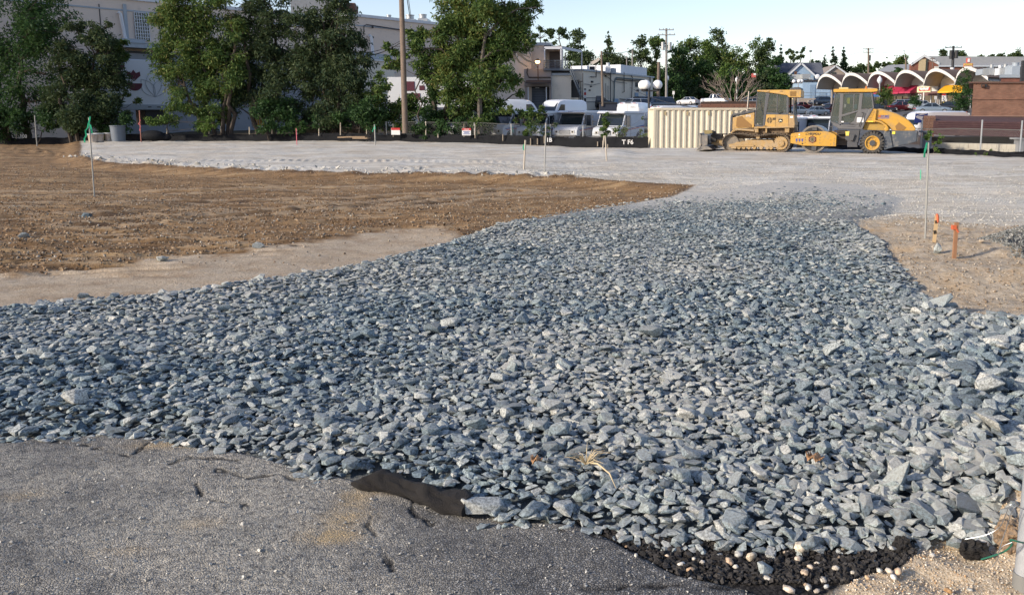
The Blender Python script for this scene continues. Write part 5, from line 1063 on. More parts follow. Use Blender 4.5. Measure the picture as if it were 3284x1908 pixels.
# ---- trailer by the trees
F2 = Fac(366, 59.5, 560, 62.5); t = F2.thing('box_trailer', 'pale trailer with maroon fan emblem, partly hidden by leaves', 'trailer'); Lt = F2.s_(562); zt, zb = F2.z(470, 192), F2.z(470, 352)
m = MB(); m.bx(-1.5, Lt, 0, 2.5, zb, zt); m.build('box', pm('trailer_pale', (.66, .70, .74), (.58, .62, .66), 1.2, .5), t, bevel=.03); m = MB(); m.bx(-1.5, Lt+.03, -.04, 0, zb, zb+.35); m.build('side_rail', FLS, t); m = MB(); m.bx(Lt-.07, Lt+.03, -.06, 0, zb-.1, zt); m.build('corner_post', CAPW, t)
for k in range(3): s = F2.s_(487+k*29); MB().box((s, -.05, zb+.18), (.22, .03, .06)).build('marker_lamp', DKM, t)
MRN = pm('maroon_print', (.10, .018, .035))
for (cx, cy, sc) in ((445, 268, 1.0), (400, 209, .75)):
    x0, zc = F2.s_(cx), F2.z(cx, cy); r = 21*sc*61/FPX*1.1
    m = MB(); m.prism([(x0+r*math.cos(R(180+i*15)), zc+r*math.sin(R(180+i*15))) for i in range(13)], -.03, -.005); e = m.build('emblem_bowl', MRN, t)
    for a in (60, 90, 120):
        m = MB(); d = Vector((math.cos(R(a)), math.sin(R(a)))); n_ = Vector((-d.y, d.x)); c = Vector((x0, zc+.1)); q_ = [c+d*.08, c+d*r*1.15+n_*r*.32, c+d*r*1.6, c+d*r*1.15-n_*r*.32]; m.prism([(v.x, v.y) for v in q_], -.03, -.005); m.build('emblem_petal', MRN, e)
x0, zc = F2.s_(508), F2.z(508, 312)
for a, rr in ((62, 1.5), (92, 1.9), (125, 1.5)):
    m = MB(); d = Vector((math.cos(R(a)), 0, math.sin(R(a)))); n_ = Vector((-d.z, 0, d.x)); c = Vector((x0, -.01, zc)); pts = [c+d*rr*math.sin(PI*i/12)*0+d*rr*(i/12)+n_*.28*rr*math.sin(PI*i/12) for i in range(13)]+[c+d*rr*(1-i/12)-n_*.28*rr*math.sin(PI*i/12) for i in range(1, 13)]; m.tube(pts, .02, 5); m.build('line_petal', FLS, t)
m = MB(); m.bx(F2.s_(478), F2.s_(542), .3, 2.2, zb-1.1, zb-.02); m.build('undercarriage', DKM, t)
# ---- trailer with maroon lettering bands behind the big tree
t = thing('box_trailer', on(1400, D=72), 0, 'white trailer with maroon stripes behind the wooden pole and big tree', 'trailer'); m = bw(t); pb(m, 1245, 248, 1560, 345, 72, 2.5); m.build('box', VW, t)
for x0, x1, ya, yb in ((1300, 1330, 262, 292), (1302, 1348, 300, 322), (1345, 1362, 275, 290), (1425, 1445, 314, 328)): m = bw(t); pb(m, x0, ya, x1, yb, 72, .03, -.04); m.build('maroon_stripe', MRN, t)
for x in (1290, 1340, 1510): m = bw(t); c = P(x, 352, 72.3); c.z -= .0; m.cyl(c, c+Vector((0, .25, 0)), .5, 18); m.build('wheel', BLK, t)
# ---- yellow gate, pipe, timber fence behind the shrubs
t = thing('yellow_gate', on(835, D=62), 0, 'yellow orange slatted gate glimpsed below the middle trees', 'gate'); t.location.z = P(835, 412, 62).z
for k in range(4): m = bw(t); pb(m, 818+k*8, 362, 824+k*8, 408, 62, .06); m.build('slat', pm('gate_yellow', (.55, .30, .05)), t)
m = bw(t); m.tube([P(809, 362, 61.5), P(811, 405, 61.5), P(818, 409, 61.5), P(845, 409, 61.5)], .09, 8); m.build('white_pipe', CAPW, t, True)
t = thing('timber_fence', on(1080, D=60), 0, 'low brown timber fence behind the silt fence, under the middle trees', 'fence'); t.location.z = P(1080, 425, 60).z
for k in range(36): x = 940+k*7.6; m = bw(t); pb(m, x, 383+random.uniform(-1, 1), x+6.8, 428, 60, .04); m.build('board', WD, t)
m = bw(t); pb(m, 940, 395, 1215, 398, 60.1, .06); m.build('rail', WD, t)
# ---- dock wing with porch
D = 104; t = thing('loading_dock', on(1730, D=D), 0, 'pinkish loading dock wing with a dark roller door and porch above', 'building')
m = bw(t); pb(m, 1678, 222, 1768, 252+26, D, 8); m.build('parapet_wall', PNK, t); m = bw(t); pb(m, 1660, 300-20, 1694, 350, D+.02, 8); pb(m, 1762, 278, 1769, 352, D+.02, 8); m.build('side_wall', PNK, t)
m = bw(t); pb(m, 1694, 278, 1762, 352, D+1.5, .2); m.build('recess', DKM, t); m = bw(t); pb(m, 1706, 283, 1750, 352, D+1.2, .1); rd = m.build('roller_door', pm('door_slate', (.10, .115, .14)), t)
for k in range(8): m = bw(t); pb(m, 1706, 287+k*8, 1750, 288+k*8, D+1.17, .02); m.build('door_rib', DKM, rd)
for x in (1693, 1751): m = bw(t); pb(m, x, 280, x+3, 352, D-.1, .1); m.build('guide_post', CAPW, t)
m = bw(t); m.prismx([(D-1.6-t.location.y*0, P(1730, 270, D).z), (D, P(1730, 262, D).z), (D, P(1730, 258, D).z), (D-1.6, P(1730, 266, D).z)], P(1688, 270, D).x, P(1768, 270, D).x); m.build('dock_canopy', pm('canopy_dark', (.06, .045, .04)), t)
m = bw(t); pb(m, 1717, 281, 1729, 284, D+1.1, .05); m.build('tube_light', CAPW, t)
m = bw(t); m.tube([P(1692, 220, D-.1), P(1690, 235, D-.1), P(1696, 249, D-.1), P(1766, 249, D-.1)], .07, 6); m.build('conduit', DKM, t)
m = bw(t); pb(m, 1768, 242, 1832, 352, D+.5, 6); m.build('cream_box', BEI2, t); m = bw(t); pb(m, 1766, 235, 1836, 243, D+.3, 6); m.build('box_cap', FLS, t); m = bw(t); pb(m, 1768, 236, 1771, 350, D+.35, .1); m.build('downpipe', CAPW, t)
m = bw(t); pb(m, 1700, 145, 1745, 224, D+2, 10); pb(m, 1745, 148, 1800, 224, D+4, 8); m.build('upper_wall', BEI, t); m = bw(t); pb(m, 1700, 137, 1768, 147, D+1.8, 10); m.build('roof_edge', FLS, t)
m = bw(t); pb(m, 1762, 166, 1796, 222, D+3.9, .1); m.build('doorway', pm('shade_brown', (.10, .08, .075)), t)
# porch
pr = thing('porch', P(1800, 226, D), 0, 'raised covered porch with rails above the loading dock, dark stairs down', 'porch'); PW = pm('porch_white', (.60, .62, .66)); RL = pm('rail_blue_grey', (.10, .125, .155))
m = bw(pr); m.add([P(1745, 150, D), P(1803, 150, D), P(1867, 162, D+5), P(1867, 170, D+5), P(1803, 158.5, D), P(1745, 158.5, D)], [(0, 5, 4, 1), (1, 4, 3, 2)]); m.build('fascia', PW, pr)
m = bw(pr); a = [P(1745, 152, D), P(1803, 152, D), P(1867, 164, D+5), P(1760, 150, D+6)]; m.add(a+[v+Vector((0, 0, .12)) for v in a], [(3, 2, 1, 0), (4, 5, 6, 7)]); m.build('porch_roof', DKM, pr)
for x, ya, yb, dd in ((1747, 155, 226, 0), (1799, 157, 224, 0), (1813, 170, 213, 4), (1866, 165, 352, 5)): m = bw(pr); pb(m, x-2, ya, x+2, yb, D+dd, .15); m.build('post', PW, pr)
m = bw(pr); pb(m, 1742, 221, 1826, 227, D-.3, 4); m.build('deck', RL, pr); m = bw(pr); pb(m, 1768, 227, 1826, 234, D+.5, 3); m.build('deck_shade_strip', DKM, pr)  # solid dark strip laid in as the shade below the deck
for k in range(5): m = bw(pr); a, b = P(1742, 195+k*6, D-.2), P(1822, 195+k*6, D-.2); m.tube([a, b], .035, 5); m.build('rail', RL, pr)
for x in (1745, 1762, 1780, 1799, 1820): m = bw(pr); m.tube([P(x, 193, D-.2), P(x, 224, D-.2)], .04, 5); m.build('baluster', RL, pr)
stA, stB = (1828, 222), (1862, 308)
for dy in (-16, 0, 5): m = bw(pr); m.tube([P(stA[0], stA[1]+dy, D-.2), P(stB[0], stB[1]+dy, D-.2)], .06 if dy else .1, 6); m.build('stair_rail' if dy < 0 else 'stringer', RL, pr)
for k in range(14): f = k/13; m = bw(pr); c = P(stA[0]+(stB[0]-stA[0])*f, stA[1]+(stB[1]-stA[1])*f+1, D); m.box(c+Vector((0, .5, 0)), (.28, 1, .04)); m.build('tread', RL, pr)
m = bw(pr); pb(m, 1841, 260, 1870, 263, D-.2, .8); pb(m, 1855, 308, 1870, 311, D-.2, .8); m.build('landing', DKM, pr)
for x, ya, yb in ((1857, 255, 352), (1869, 235, 350), (1862, 264, 350)): m = bw(pr); m.tube([P(x, ya, D-.1), P(x, yb, D-.1)], .05, 5); m.build('stair_post', DKM, pr)
m = bw(pr); pb(m, 1831, 258, 1858, 314, D+1, .2); m.build('dark_opening', DKM, pr); m = bw(pr); pb(m, 1831, 314, 1858, 352, D+.9, 3); m.build('lower_wall', BEI2, pr)
# lit lamp on the dock
lp = thing('lit_wall_lamp', P(1726, 262, D-.6), 0, 'lamp glowing orange on a thin pole above the loading dock', 'lamp'); m = bw(lp); m.tube([P(1726, 262, D-.6), P(1725, 206, D-.6)], .06, 6); m.build('pole', RST, lp); m = bw(lp); c = P(1724, 199, D-.6); m.sphere(c, .27, 12, 8, (1, 1, .8)); m.build('globe', emis('lamp_glow', (1, .55, .14), 9), lp, True); m = bw(lp); m.cyl(c+Vector((0, 0, .12)), c+Vector((0, 0, .35)), .34, 12, .10); m.build('lamp_shade', DKM, lp)
pl = bpy.data.lights.new('lamp_light', 'POINT'); pl.energy = 6; pl.color = (1, .55, .2); pl.shadow_soft_size = .3; plo = bpy.data.objects.new('lamp_light', pl); C.objects.link(plo); plo.parent = lp; plo.location = c-Vector(lp.location)+Vector((0, -.6, -.2))
# ---- low cream building with pipes
F3 = Fac(1868, 108, 2092, 128); t = F3.thing('cream_building', 'low cream block building with dark pipes left of the globe lamp', 'building')
m = MB(); e = F3.s_(2092); zt = F3.z(1880, 229); m.bx(0, e, 0, 10, 0, zt); m.build('wall', BEI2, t); m = MB(); m.bx(-.1, e+.1, -.2, 10, zt, zt+.22); m.build('roof_edge', FLS, t)
m = MB(); m.bx(F3.s_(2010), e, 1, 9, zt+.22, zt+1.5); m.build('upper_wall', CAPW, t)
def fp(pts, r, mat=DKM, nm='pipe', off=.18): m = MB(); m.tube([(F3.s_(x, -off), -off, F3.z(x, y, -off)) for x, y in pts], r, 6); return m.build(nm, mat, t, True)
fp([(1958, 236), (1958, 330)], .07); fp([(1969, 325), (1970, 262), (1977, 250), (2065, 257)], .10, pm('pipe_teal_grey', (.13, .17, .18))); fp([(1977, 256), (2060, 262)], .06); fp([(2000, 232), (2001, 296), (1996, 297)], .06); fp([(2022, 242), (2027, 250), (2024, 330)], .06)
fp([(2083, 248), (2082, 340)], .08); fp([(1987, 318), (2022, 322)], .05); fp([(1893, 247), (1912, 248), (1913, 225)], .05); fp([(1942, 268), (1943, 330)], .04); fp([(1949, 276), (1950, 330)], .04); fp([(1938, 240), (1965, 262), (2010, 268)], .03); fp([(1875, 270), (1900, 274), (1925, 268)], .03)
for x, y, w_, h_ in ((1895, 260, 5, 6), (1892, 276, 4, 4), (1888, 288, 4, 4), (2040, 288, 5, 6), (2036, 265, 7, 14), (1938, 242, 4, 5)): m = MB(); m.bx(F3.s_(x), F3.s_(x+w_), -.15, 0, F3.z(x, y+h_), F3.z(x, y)); m.build('wall_box', DKM, t)
for x, y, w_, h_ in ((2034, 298, 10, 34), (2070, 295, 12, 40), (1944, 322, 10, 12), (1966, 317, 14, 16)): m = MB(); m.bx(F3.s_(x), F3.s_(x+w_), -.12, 0, F3.z(x, y+h_), F3.z(x, y)); m.build('blue_panel', pm('panel_blue', (.22, .32, .44)), t)
m = MB(); 
for x0, x1, y in ((1872, 1926, 315), (1872, 1926, 328)): m.tube([(F3.s_(x0, -1), -1, F3.z(x0, y, -1)), (F3.s_(x1, -1), -1, F3.z(x1, y, -1))], .05, 6)
for x in (1874, 1912, 1926): m.tube([(F3.s_(x, -1), -1, F3.z(x, 314, -1)), (F3.s_(x, -1), -1, F3.z(x, 350, -1))], .05, 6)
m.build('handrail', DKM, t)
roof_unit(1942, 213, 1958, 228, 112, 'white cylinder tank on the cream building roof', CAPW, 1); roof_unit(1959, 219, 1976, 231, 113, 'grey box unit on the cream building roof', FLS); roof_unit(1883, 212, 1889, 226, 110, 'narrow white chimney on the cream building roof', CAPW); roof_unit(1890, 214, 1908, 227, 111, 'dark box beside the chimney on the cream roof', DKM)
t = thing('roof_antenna', P(1911, 228, 106), 0, 'curved pale antenna panel on a pole above the cream roof', 'antenna'); m = bw(t); m.tube([P(1911, 250, 106), P(1911, 205, 106)], .05, 6); m.build('pole', DKM, t)
m = bw(t); pts = [(1893, 199), (1903, 196), (1913, 190), (1921, 184)]; vs = []
for x, y in pts: vs += [P(x, y, 106), P(x+2, y+10, 106), P(x+2, y+10, 106.15), P(x, y, 106.15)]
m.add(vs, [(i*4+k, i*4+(k+1) % 4, i*4+4+(k+1) % 4, i*4+4+k) for i in range(3) for k in range(4)]+[(0, 1, 2, 3), (15, 14, 13, 12)]); m.build('panel', pm('panel_cream', (.62, .56, .48)), t)
t = thing('striped_column', on(1877, D=106), 0, 'red white and black striped column beside the stair foot', 'post'); 
for k, (ya, yb, mm) in enumerate(((285, 289, DKM), (289, 297, CAPW), (297, 306, DER), (306, 316, CAPW), (316, 330, DKM), (330, 337, CAPW), (337, 352, DKM))): m = bw(t); pb(m, 1873, ya, 1880, yb, 106, .35); m.build('band', mm, t)
t = thing('dumpster', on(1950, D=100), 0, 'dark blue dumpster before the cream building', 'dumpster'); m = bw(t); pb(m, 1922, 332, 1978, 358, 99, 1.8); m.build('bin', pm('dumpster_navy', (.02, .028, .05)), t, bevel=.05); m = bw(t); pb(m, 1920, 329, 1980, 333, 98.9, 1.9); m.build('lid', INT, t)
# ---- dark-red brick wall, shingled canopy, retaining wall at right
def brickmat(name, c1, c2, mortar, sw=.22, sh=.075):
    m, nt, b = newmat(name); L = nt.links.new; b.inputs['Roughness'].default_value = .9
    tc = N(nt, 'ShaderNodeTexCoord'); mp = N(nt, 'ShaderNodeMapping'); mp.inputs['Rotation'].default_value = (R(90), 0, 0); br = N(nt, 'ShaderNodeTexBrick'); L(tc.outputs['Object'], mp.inputs[0]); L(mp.outputs[0], br.inputs['Vector'])
    br.inputs['Color1'].default_value = (*c1, 1); br.inputs['Color2'].default_value = (*c2, 1); br.inputs['Mortar'].default_value = (*mortar, 1); br.inputs['Scale'].default_value = 1; br.inputs['Brick Width'].default_value = sw; br.inputs['Row Height'].default_value = sh; br.inputs['Mortar Size'].default_value = .008; br.inputs['Bias'].default_value = -.2
    n = N(nt, 'ShaderNodeTexNoise'); n.inputs['Scale'].default_value = 1.3; n.inputs['Detail'].default_value = 6; L(tc.outputs['Object'], n.inputs['Vector']); x = N(nt, 'ShaderNodeMix', data_type='RGBA', blend_type='MULTIPLY'); x.inputs[0].default_value = .6; L(br.outputs[0], x.inputs[6]); r = N(nt, 'ShaderNodeValToRGB'); r.color_ramp.elements[0].position = .35; r.color_ramp.elements[0].color = (.6, .6, .6, 1); r.color_ramp.elements[1].position = .6; L(n.outputs[0], r.inputs[0]); L(r.outputs[0], x.inputs[7]); L(x.outputs[2], b.inputs['Base Color'])
    bp = N(nt, 'ShaderNodeBump'); bp.inputs['Strength'].default_value = .6; bp.inputs['Distance'].default_value = .01; L(br.outputs['Fac'], bp.inputs['Height']); bp.invert = True; L(bp.outputs[0], b.inputs['Normal']); MC[name] = m; return m
BRK = brickmat('brick_brown', (.30, .150, .095), (.22, .10, .065), (.20, .14, .11)); BRR = brickmat('brick_red', (.26, .085, .055), (.20, .065, .045), (.2, .13, .1))
SHG = pm('shingle_maroon', (.085, .040, .038), (.060, .028, .028), 6, .9, dirt=((.12, .06, .05), .4, 3), bump=.4)
t = thing('brick_building', on(3200, D=52), 0, 'brown brick building wall at the right edge with maroon shingled canopy', 'building')
m = bw(t); pb(m, 3108, 268, 3560, 470, 52, 10, 0, True); wl = m.build('wall', BRK, t); m = bw(t); pb(m, 3106, 263, 3562, 268, 51.9, 10.2, 0, True); m.build('coping', pm('coping_brown', (.14, .08, .06)), t)
for y in (319, 372): m = bw(t); pb(m, 3108, y, 3560, y+2, 51.97, .04); m.build('mortar_band', pm('band_dark', (.13, .07, .05)) if y < 330 else pm('band_pale', (.38, .24, .18)), t)
m = bw(t); pb(m, 3149, 270, 3165, 281, 51.85, .12); vt = m.build('wall_vent', DKM, t); m = bw(t); pb(m, 3151, 272, 3158, 279, 51.8, .06); m.build('vent_flap', RST, vt)
cn = bw(t); A = [P(2999, 371, 50.5), P(3560, 382, 50.5), P(3560, 396, 47.4), P(2994, 388, 47.4), P(3560, 446, 46.8), P(2990, 432, 46.8)]
cn.add(A, [(0, 3, 2, 1), (3, 5, 4, 2)]); cn.build('canopy_core', SHG, t)
# shingles: courses laid on the canopy front and its left hip, single ones where they can be told apart
def course_grid(c00, c10, c01, c11, rows, cols, name, mat, thick=.05, stag=True, parent=t):
    nrm = (c10-c00).cross(c01-c00).normalized()
    if nrm.y > 0: nrm = -nrm
    for r_ in range(rows):
        for k in range(cols):
            f0, f1 = r_/rows, (r_+1.12)/rows; g0, g1 = (k+.04)/cols, (k+.96)/cols
            e = lambda f, g: (c00*(1-g)+c10*g)*(1-f)+(c01*(1-g)+c11*g)*f
            j = random.uniform(.6, 1.3)*thick; m = MB(Matrix.Translation(-Vector(parent.location))); a, b, c_, d = e(f0, g0), e(f0, g1), e(f1, g1), e(f1, g0)
            m.add([a+nrm*.01, b+nrm*.01, c_+nrm*j, d+nrm*j, c_+nrm*.0, d+nrm*.0], [(0, 3, 2, 1), (3, 5, 4, 2), (0, 5, 3), (1, 2, 4)]); m.build(name, mat, parent)
course_grid(P(2998, 388, 47.3), P(3284, 393, 47.3), P(2991, 432, 46.7), P(3284, 441, 46.7), 7, 1, 'shingle_course', SHG, .03)
course_grid(P(2962, 371, 50), P(2999, 372, 47.6), P(2950, 438, 50), P(2992, 438, 46.9), 7, 5, 'shingle', pm('shingle_brown', (.17, .095, .065), (.11, .06, .045), 5, .9, bump=.4), .09)
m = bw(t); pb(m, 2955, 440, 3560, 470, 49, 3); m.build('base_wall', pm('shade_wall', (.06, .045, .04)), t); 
F5 = Fac(2994, 38.8, 3262, 36.2); t = F5.thing('retaining_wall', 'low pale block retaining wall behind the chain link at right', 'wall'); CB = pm('block_pale', (.42, .395, .335), (.36, .34, .28), 2, .9, dirt=((.28, .24, .18), .4, 2), bump=.2)
z0, z1 = -.25, F5.z(3100, 460); m = MB(); m.bx(0, F5.s_(3262), .04, .3, z0, z1); m.build('core', pm('mortar_pale', (.36, .33, .28)), t)
for r_ in range(3):
    for k in range(18):
        w_ = F5.s_(3262)/18; m = MB(); zz0 = z0+(z1-z0)*r_/3; x0 = (k+(.5 if r_ % 2 else 0))*w_; x1 = min(x0+w_-.007, F5.s_(3262)); m.bx(x0, x1, random.uniform(0, .008), .06, zz0+.004, zz0+(z1-z0)/3-.001); m.build('block', CB, t)
for x in (2975, 3272): tt = thing('concrete_pier', on(x, D=38.2 if x < 3000 else 36), 0, 'short grey concrete pier at the %s end of the pale block wall' % ('left' if x < 3000 else 'right'), 'pier'); m = bw(tt); pb(m, x-10, 425 if x < 3000 else 447, x+10, 505, 38.2 if x < 3000 else 36, .4); m.build('pier', pm('pier_grey', (.24, .25, .26), None, 3, .9), tt, bevel=.02); m = bw(tt); pb(m, x-12, 420 if x < 3000 else 443, x+12, 426 if x < 3000 else 448, 38.1 if x < 3000 else 35.9, .6); m.build('pier_cap', pm('pier_grey', (.24, .25, .26)), tt)
# ---- brick planter behind the container
t = thing('brick_planter', on(2360, D=70), 0, 'long reddish brown brick planter behind the container, under the bare shrub', 'planter'); PB = pm('planter_brick', (.24, .115, .075), (.16, .08, .055), 4, .9, bump=.3)
for r_ in range(5):
    for k in range(24): x0 = 2248+k*10.2+(5 if r_ % 2 else 0); m = bw(t); pb(m, x0, 334+r_*5.4, x0+9.7, 339+r_*5.4, 68+random.uniform(-.02, .02), .3); m.build('brick', PB, t)
m = bw(t); pb(m, 2250, 336, 2495, 372, 68.1, 2.5); m.build('core', pm('planter_core', (.10, .055, .04)), t); m = bw(t); m.tube([P(x, 336-2*math.sin((x-2248)/250*3)+random.uniform(-.5, .5), 68.6) for x in range(2248, 2500, 20)], .25, 6); m.build('soil', pm('dark_mulch', (.05, .03, .022), None, 9, .95, bump=.5), t)
# ---- shops with vaulted roofs
F6 = Fac(2664, 160, 3205, 134); t = F6.thing('shop_row', 'row of shops under white scalloped vault roofs with bright awnings', 'shops'); L6 = F6.L; n6 = 6; w6 = L6/n6; zs, rise, ov = 7.35, 1.75, 4.6
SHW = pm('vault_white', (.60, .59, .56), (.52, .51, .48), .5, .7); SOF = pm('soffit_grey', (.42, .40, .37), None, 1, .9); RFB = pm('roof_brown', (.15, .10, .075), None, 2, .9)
for k in range(n6):
    x0 = k*w6; m = MB(); nseg = 14; z_ = lambda f: zs+rise*(1-(2*(f**.62)-1)**2)-.5*(1-f)**6; vs = []
    for i in range(nseg+1):
        f = i/nseg; x = x0+f*w6; vs += [(x, -ov, z_(f)-.25), (x, -ov, z_(f)+.25), (x, 9, z_(f)+.25), (x, 9, z_(f)-.25)]
    rv = [v for i in range(nseg+1) for v in ((vs[i*4][0], -ov-.1, vs[i*4][2]), (vs[i*4][0], -ov-.1, vs[i*4+1][2]), (vs[i*4][0], -ov+.02, vs[i*4+1][2]), (vs[i*4][0], -ov+.02, vs[i*4][2]))]; m.add(rv, [(i*4+a, i*4+4+a, i*4+4+(a+1) % 4, i*4+(a+1) % 4) for i in range(nseg) for a in range(4)]); rimf = m.build('vault_rim', SHW, t)
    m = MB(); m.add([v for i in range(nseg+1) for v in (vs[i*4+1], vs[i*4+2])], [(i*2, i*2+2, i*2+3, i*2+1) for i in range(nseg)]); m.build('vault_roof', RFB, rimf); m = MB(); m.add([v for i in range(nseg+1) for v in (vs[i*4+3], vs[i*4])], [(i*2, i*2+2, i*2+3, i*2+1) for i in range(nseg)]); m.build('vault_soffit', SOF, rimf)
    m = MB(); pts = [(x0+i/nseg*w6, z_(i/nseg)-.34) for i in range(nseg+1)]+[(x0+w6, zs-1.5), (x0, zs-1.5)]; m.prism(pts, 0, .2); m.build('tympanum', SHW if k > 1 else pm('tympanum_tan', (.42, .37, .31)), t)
    m = MB(); m.bx(x0-.18, x0+.18, -.25, .2, 1, zs-.2); m.build('column', pm('column_grey', (.22, .20, .19)), t)
    m = MB(); m.bx(x0+.2, x0+w6-.2, .05, .2, 1, zs-1.5); wn = m.build('shop_window', WDK, t)
    for j in range(5): m = MB(); xx = x0+.2+(w6-.4)*j/4; m.bx(xx-.06, xx+.06, -.03, .05, 1, zs-1.5); m.build('mullion', CAPW if k > 2 else DKM, wn)
    m = MB(); m.bx(x0+.2, x0+w6-.2, -.05, .04, zs-2.2, zs-1.52); m.build('sign_band', pm('band_%d' % k, [(.04, .10, .25), (.02, .10, .30), (.5, .48, .44), (.16, .08, .08), (.055, .075, .055), (.5, .42, .3)][k]), t)
AW = {0: (.35, .02, .06), 1: (.42, .025, .08), 2: (.80, .42, .02)}
for i, (xa, xb, ya, yb, col) in enumerate(((2793, 2836, 276, 302, AW[0]), (2838, 2872, 276, 302, AW[1]), (2874, 2910, 275, 300, AW[1]), (2998, 3080, 273, 298, AW[2]))):
    o_ = -2.2; s0, s1 = F6.s_(xa, o_), F6.s_(xb, o_); zt, zb = F6.z((xa+xb)/2, ya, -1), F6.z((xa+xb)/2, yb, o_); m = MB(); m.prismx([(-.1, zt), (o_, zb+.25), (o_, zb), (o_+.1, zb), (-.1, zb)], s0, s1); m.build('awning', pm('awning_%d' % i, col, None, 3, .7), t)
o_ = -2.9; s0, s1, z0, z1 = F6.s_(2932, o_), F6.s_(2975, o_), F6.z(2950, 297, o_), F6.z(2950, 279, o_); m = MB(); m.bx(s0, s1, o_, o_+.3, z0, z1); sg = m.build('shop_sign', pm('sign_cream', (.72, .64, .38)), t)
m = MB(); m.bx(s0+.15*(s1-s0), s1-.04*(s1-s0), o_-.05, o_, z0+.25*(z1-z0), z1-.12*(z1-z0)); m.build('sign_red', DER, sg); MB().tube([(s0+(s1-s0)*(.22+.65*i/24), o_-.09, (z0+z1)/2+.10+.28*math.sin(i*1.9)*(1 if i % 5 else 1.7)) for i in range(25)], .07, 5).build('sign_script', DEW, sg)
m = MB(); m.bx((s0+s1)/2-.1, (s0+s1)/2+.1, o_+.05, o_+.2, 1, z0); m.build('sign_post', SHW, sg)
for i, (px, ya, yb, wd, mm) in enumerate(((3027, 302, 326, 12, DEW), (3001, 309, 320, 8, SHW), (2949, 303, 320, 10, DEW))):
    D_ = 125-i; tt = thing('notice_sign', on(px, D=D_), 0, ['white sign with red top on a yellow post below the yellow awning', 'small grey street sign by the dark shop front', 'white notice board below the red shop sign'][i], 'sign'); m = bw(tt); m.tube([P(px, yb, D_), P(px, yb+22, D_)], .10, 8); m.build('post', pm('label_yellow', (.8, .6, .12)) if i == 0 else GVN, tt); m = bw(tt); pb(m, px-wd/2, ya, px+wd/2, yb, D_-.15, .1); bd_ = m.build('board', mm, tt)
    if i == 0:
        m = bw(tt); pb(m, px-wd/2, ya, px+wd/2, ya+5, D_-.19, .04); m.build('red_top', DER, bd_)
        for k in range(4): m = bw(tt); pb(m, px-3+k % 2*3, ya+8+k*4, px-1+k % 2*3, ya+11+k*4, D_-.19, .04); m.build('print', DEC, bd_)
m = MB()
for i, (px0, y0_, px1, y1_, D_, l, mt_, f_) in enumerate(((3045, 226, 3062, 246, 140, 'white mushroom vent between the fourth and fifth vaults', CAPW, 1), (3172, 218, 3188, 236, 120, 'round roof vent right of the tall bush', GVN, 1), (3200, 220, 3214, 236, 119, 'small bright roof vent on the far shop roof', CAPW, 1), (3216, 217, 3232, 236, 118, 'second round vent on the far shop roof', GVN, 1), (3243, 212, 3270, 242, 116, 'large grey air handler on the far shop roof', FLS, 1), (3148, 222, 3165, 235, 122, 'square canopy vent on the far shop roof', FLS, 0))): roof_unit(px0, y0_, px1, y1_, D_, l, mt_, f_)
t = thing('flat_roof_building', on(3250, D=112), 0, 'dark red low building beyond the brick wall at right', 'building'); m = bw(t); pb(m, 3205, 250, 3500, 330, 112, 10, 0, True); m.build('wall', BRR, t); m = bw(t); pb(m, 3205, 240, 3500, 250, 111.8, 10.5, 0, True); m.build('roof_edge', FLS, t); m = bw(t); pb(m, 3275, 195, 3284, 262, 108, .4); m.build('chimney', DKM, t)
# ---- houses and the long brick hall on the hill
def gable_house(name, px0, px1, yb, ye, yr, D, wallm, roofm, label, ridge_x=None, depth=10, over=.4, base=None):
    t = thing(name, on((px0+px1)/2, D=D), 0, label, 'house'); a, b = P(px0, ye, D), P(px1, ye, D); rx = P(ridge_x or (px0+px1)/2, yr, D); zb = min(P(px0, yb, D).z, t.location.z-.5)
    m = bw(t); m.prism([(a.x, zb), (b.x, zb), (b.x, a.z), (rx.x, rx.z), (a.x, a.z)], D, D+depth); m.build('wall', wallm, t)
    for s, e in ((a, 1), (b, -1)):
        d = Vector((rx.x-s.x, 0, rx.z-s.z)).normalized(); n_ = Vector((-d.z, 0, d.x))*(1 if e > 0 else -1); s0 = Vector((s.x, 0, a.z))-d*.6+n_*.02; e0 = Vector((rx.x, 0, rx.z))+n_*.02
        m = bw(t); m.prism([(v.x, v.z) for v in (s0, e0, e0+n_*.2, s0+n_*.2)], D-over, D+depth); m.build('roof', roofm, t); m = bw(t); m.prism([(v.x, v.z) for v in (s0-n_*.25, e0-n_*.25, e0+n_*.1, s0+n_*.1)], D-over-.1, D-over); m.build('fascia', CAPW, t)
    return t
SLT = pm('slate_blue', (.12, .13, .16), (.09, .10, .12), 2, .85); BLU = pm('siding_blue', (.30, .42, .56), (.26, .37, .50), 1, .85); GRF = pm('roof_grey', (.30, .31, .32), (.25, .26, .27), 1.5, .9)
t = gable_house('blue_house', 2527, 2610, 300, 241, 203, 200, BLU, SLT, 'blue gabled house with white fascia right of the dark tree line')
m = bw(t); a = P(2500, 245, 203); m.prismx([(203, a.z), (206, P(2500, 202, 206).z), (212, P(2500, 202, 206).z-.2), (212, a.z)], P(2497, 240, 204).x, P(2640, 240, 204).x); m.build('cross_roof', SLT, t); m = bw(t); pb(m, 2497, 245, 2640, 310, 204, 8); m.build('rear_wall', BLU, t); m = bw(t); pb(m, 2549, 230, 2556, 240, 199, .5); m.build('chimney', RST, t)
t = thing('cream_annex', on(2540, D=190), 0, 'pale flat annex with roof units before the blue house', 'building'); m = bw(t); pb(m, 2510, 240, 2574, 325, 190, 7); m.build('wall', pm('annex_grey', (.48, .50, .50), (.42, .44, .44), 1, .9), t)
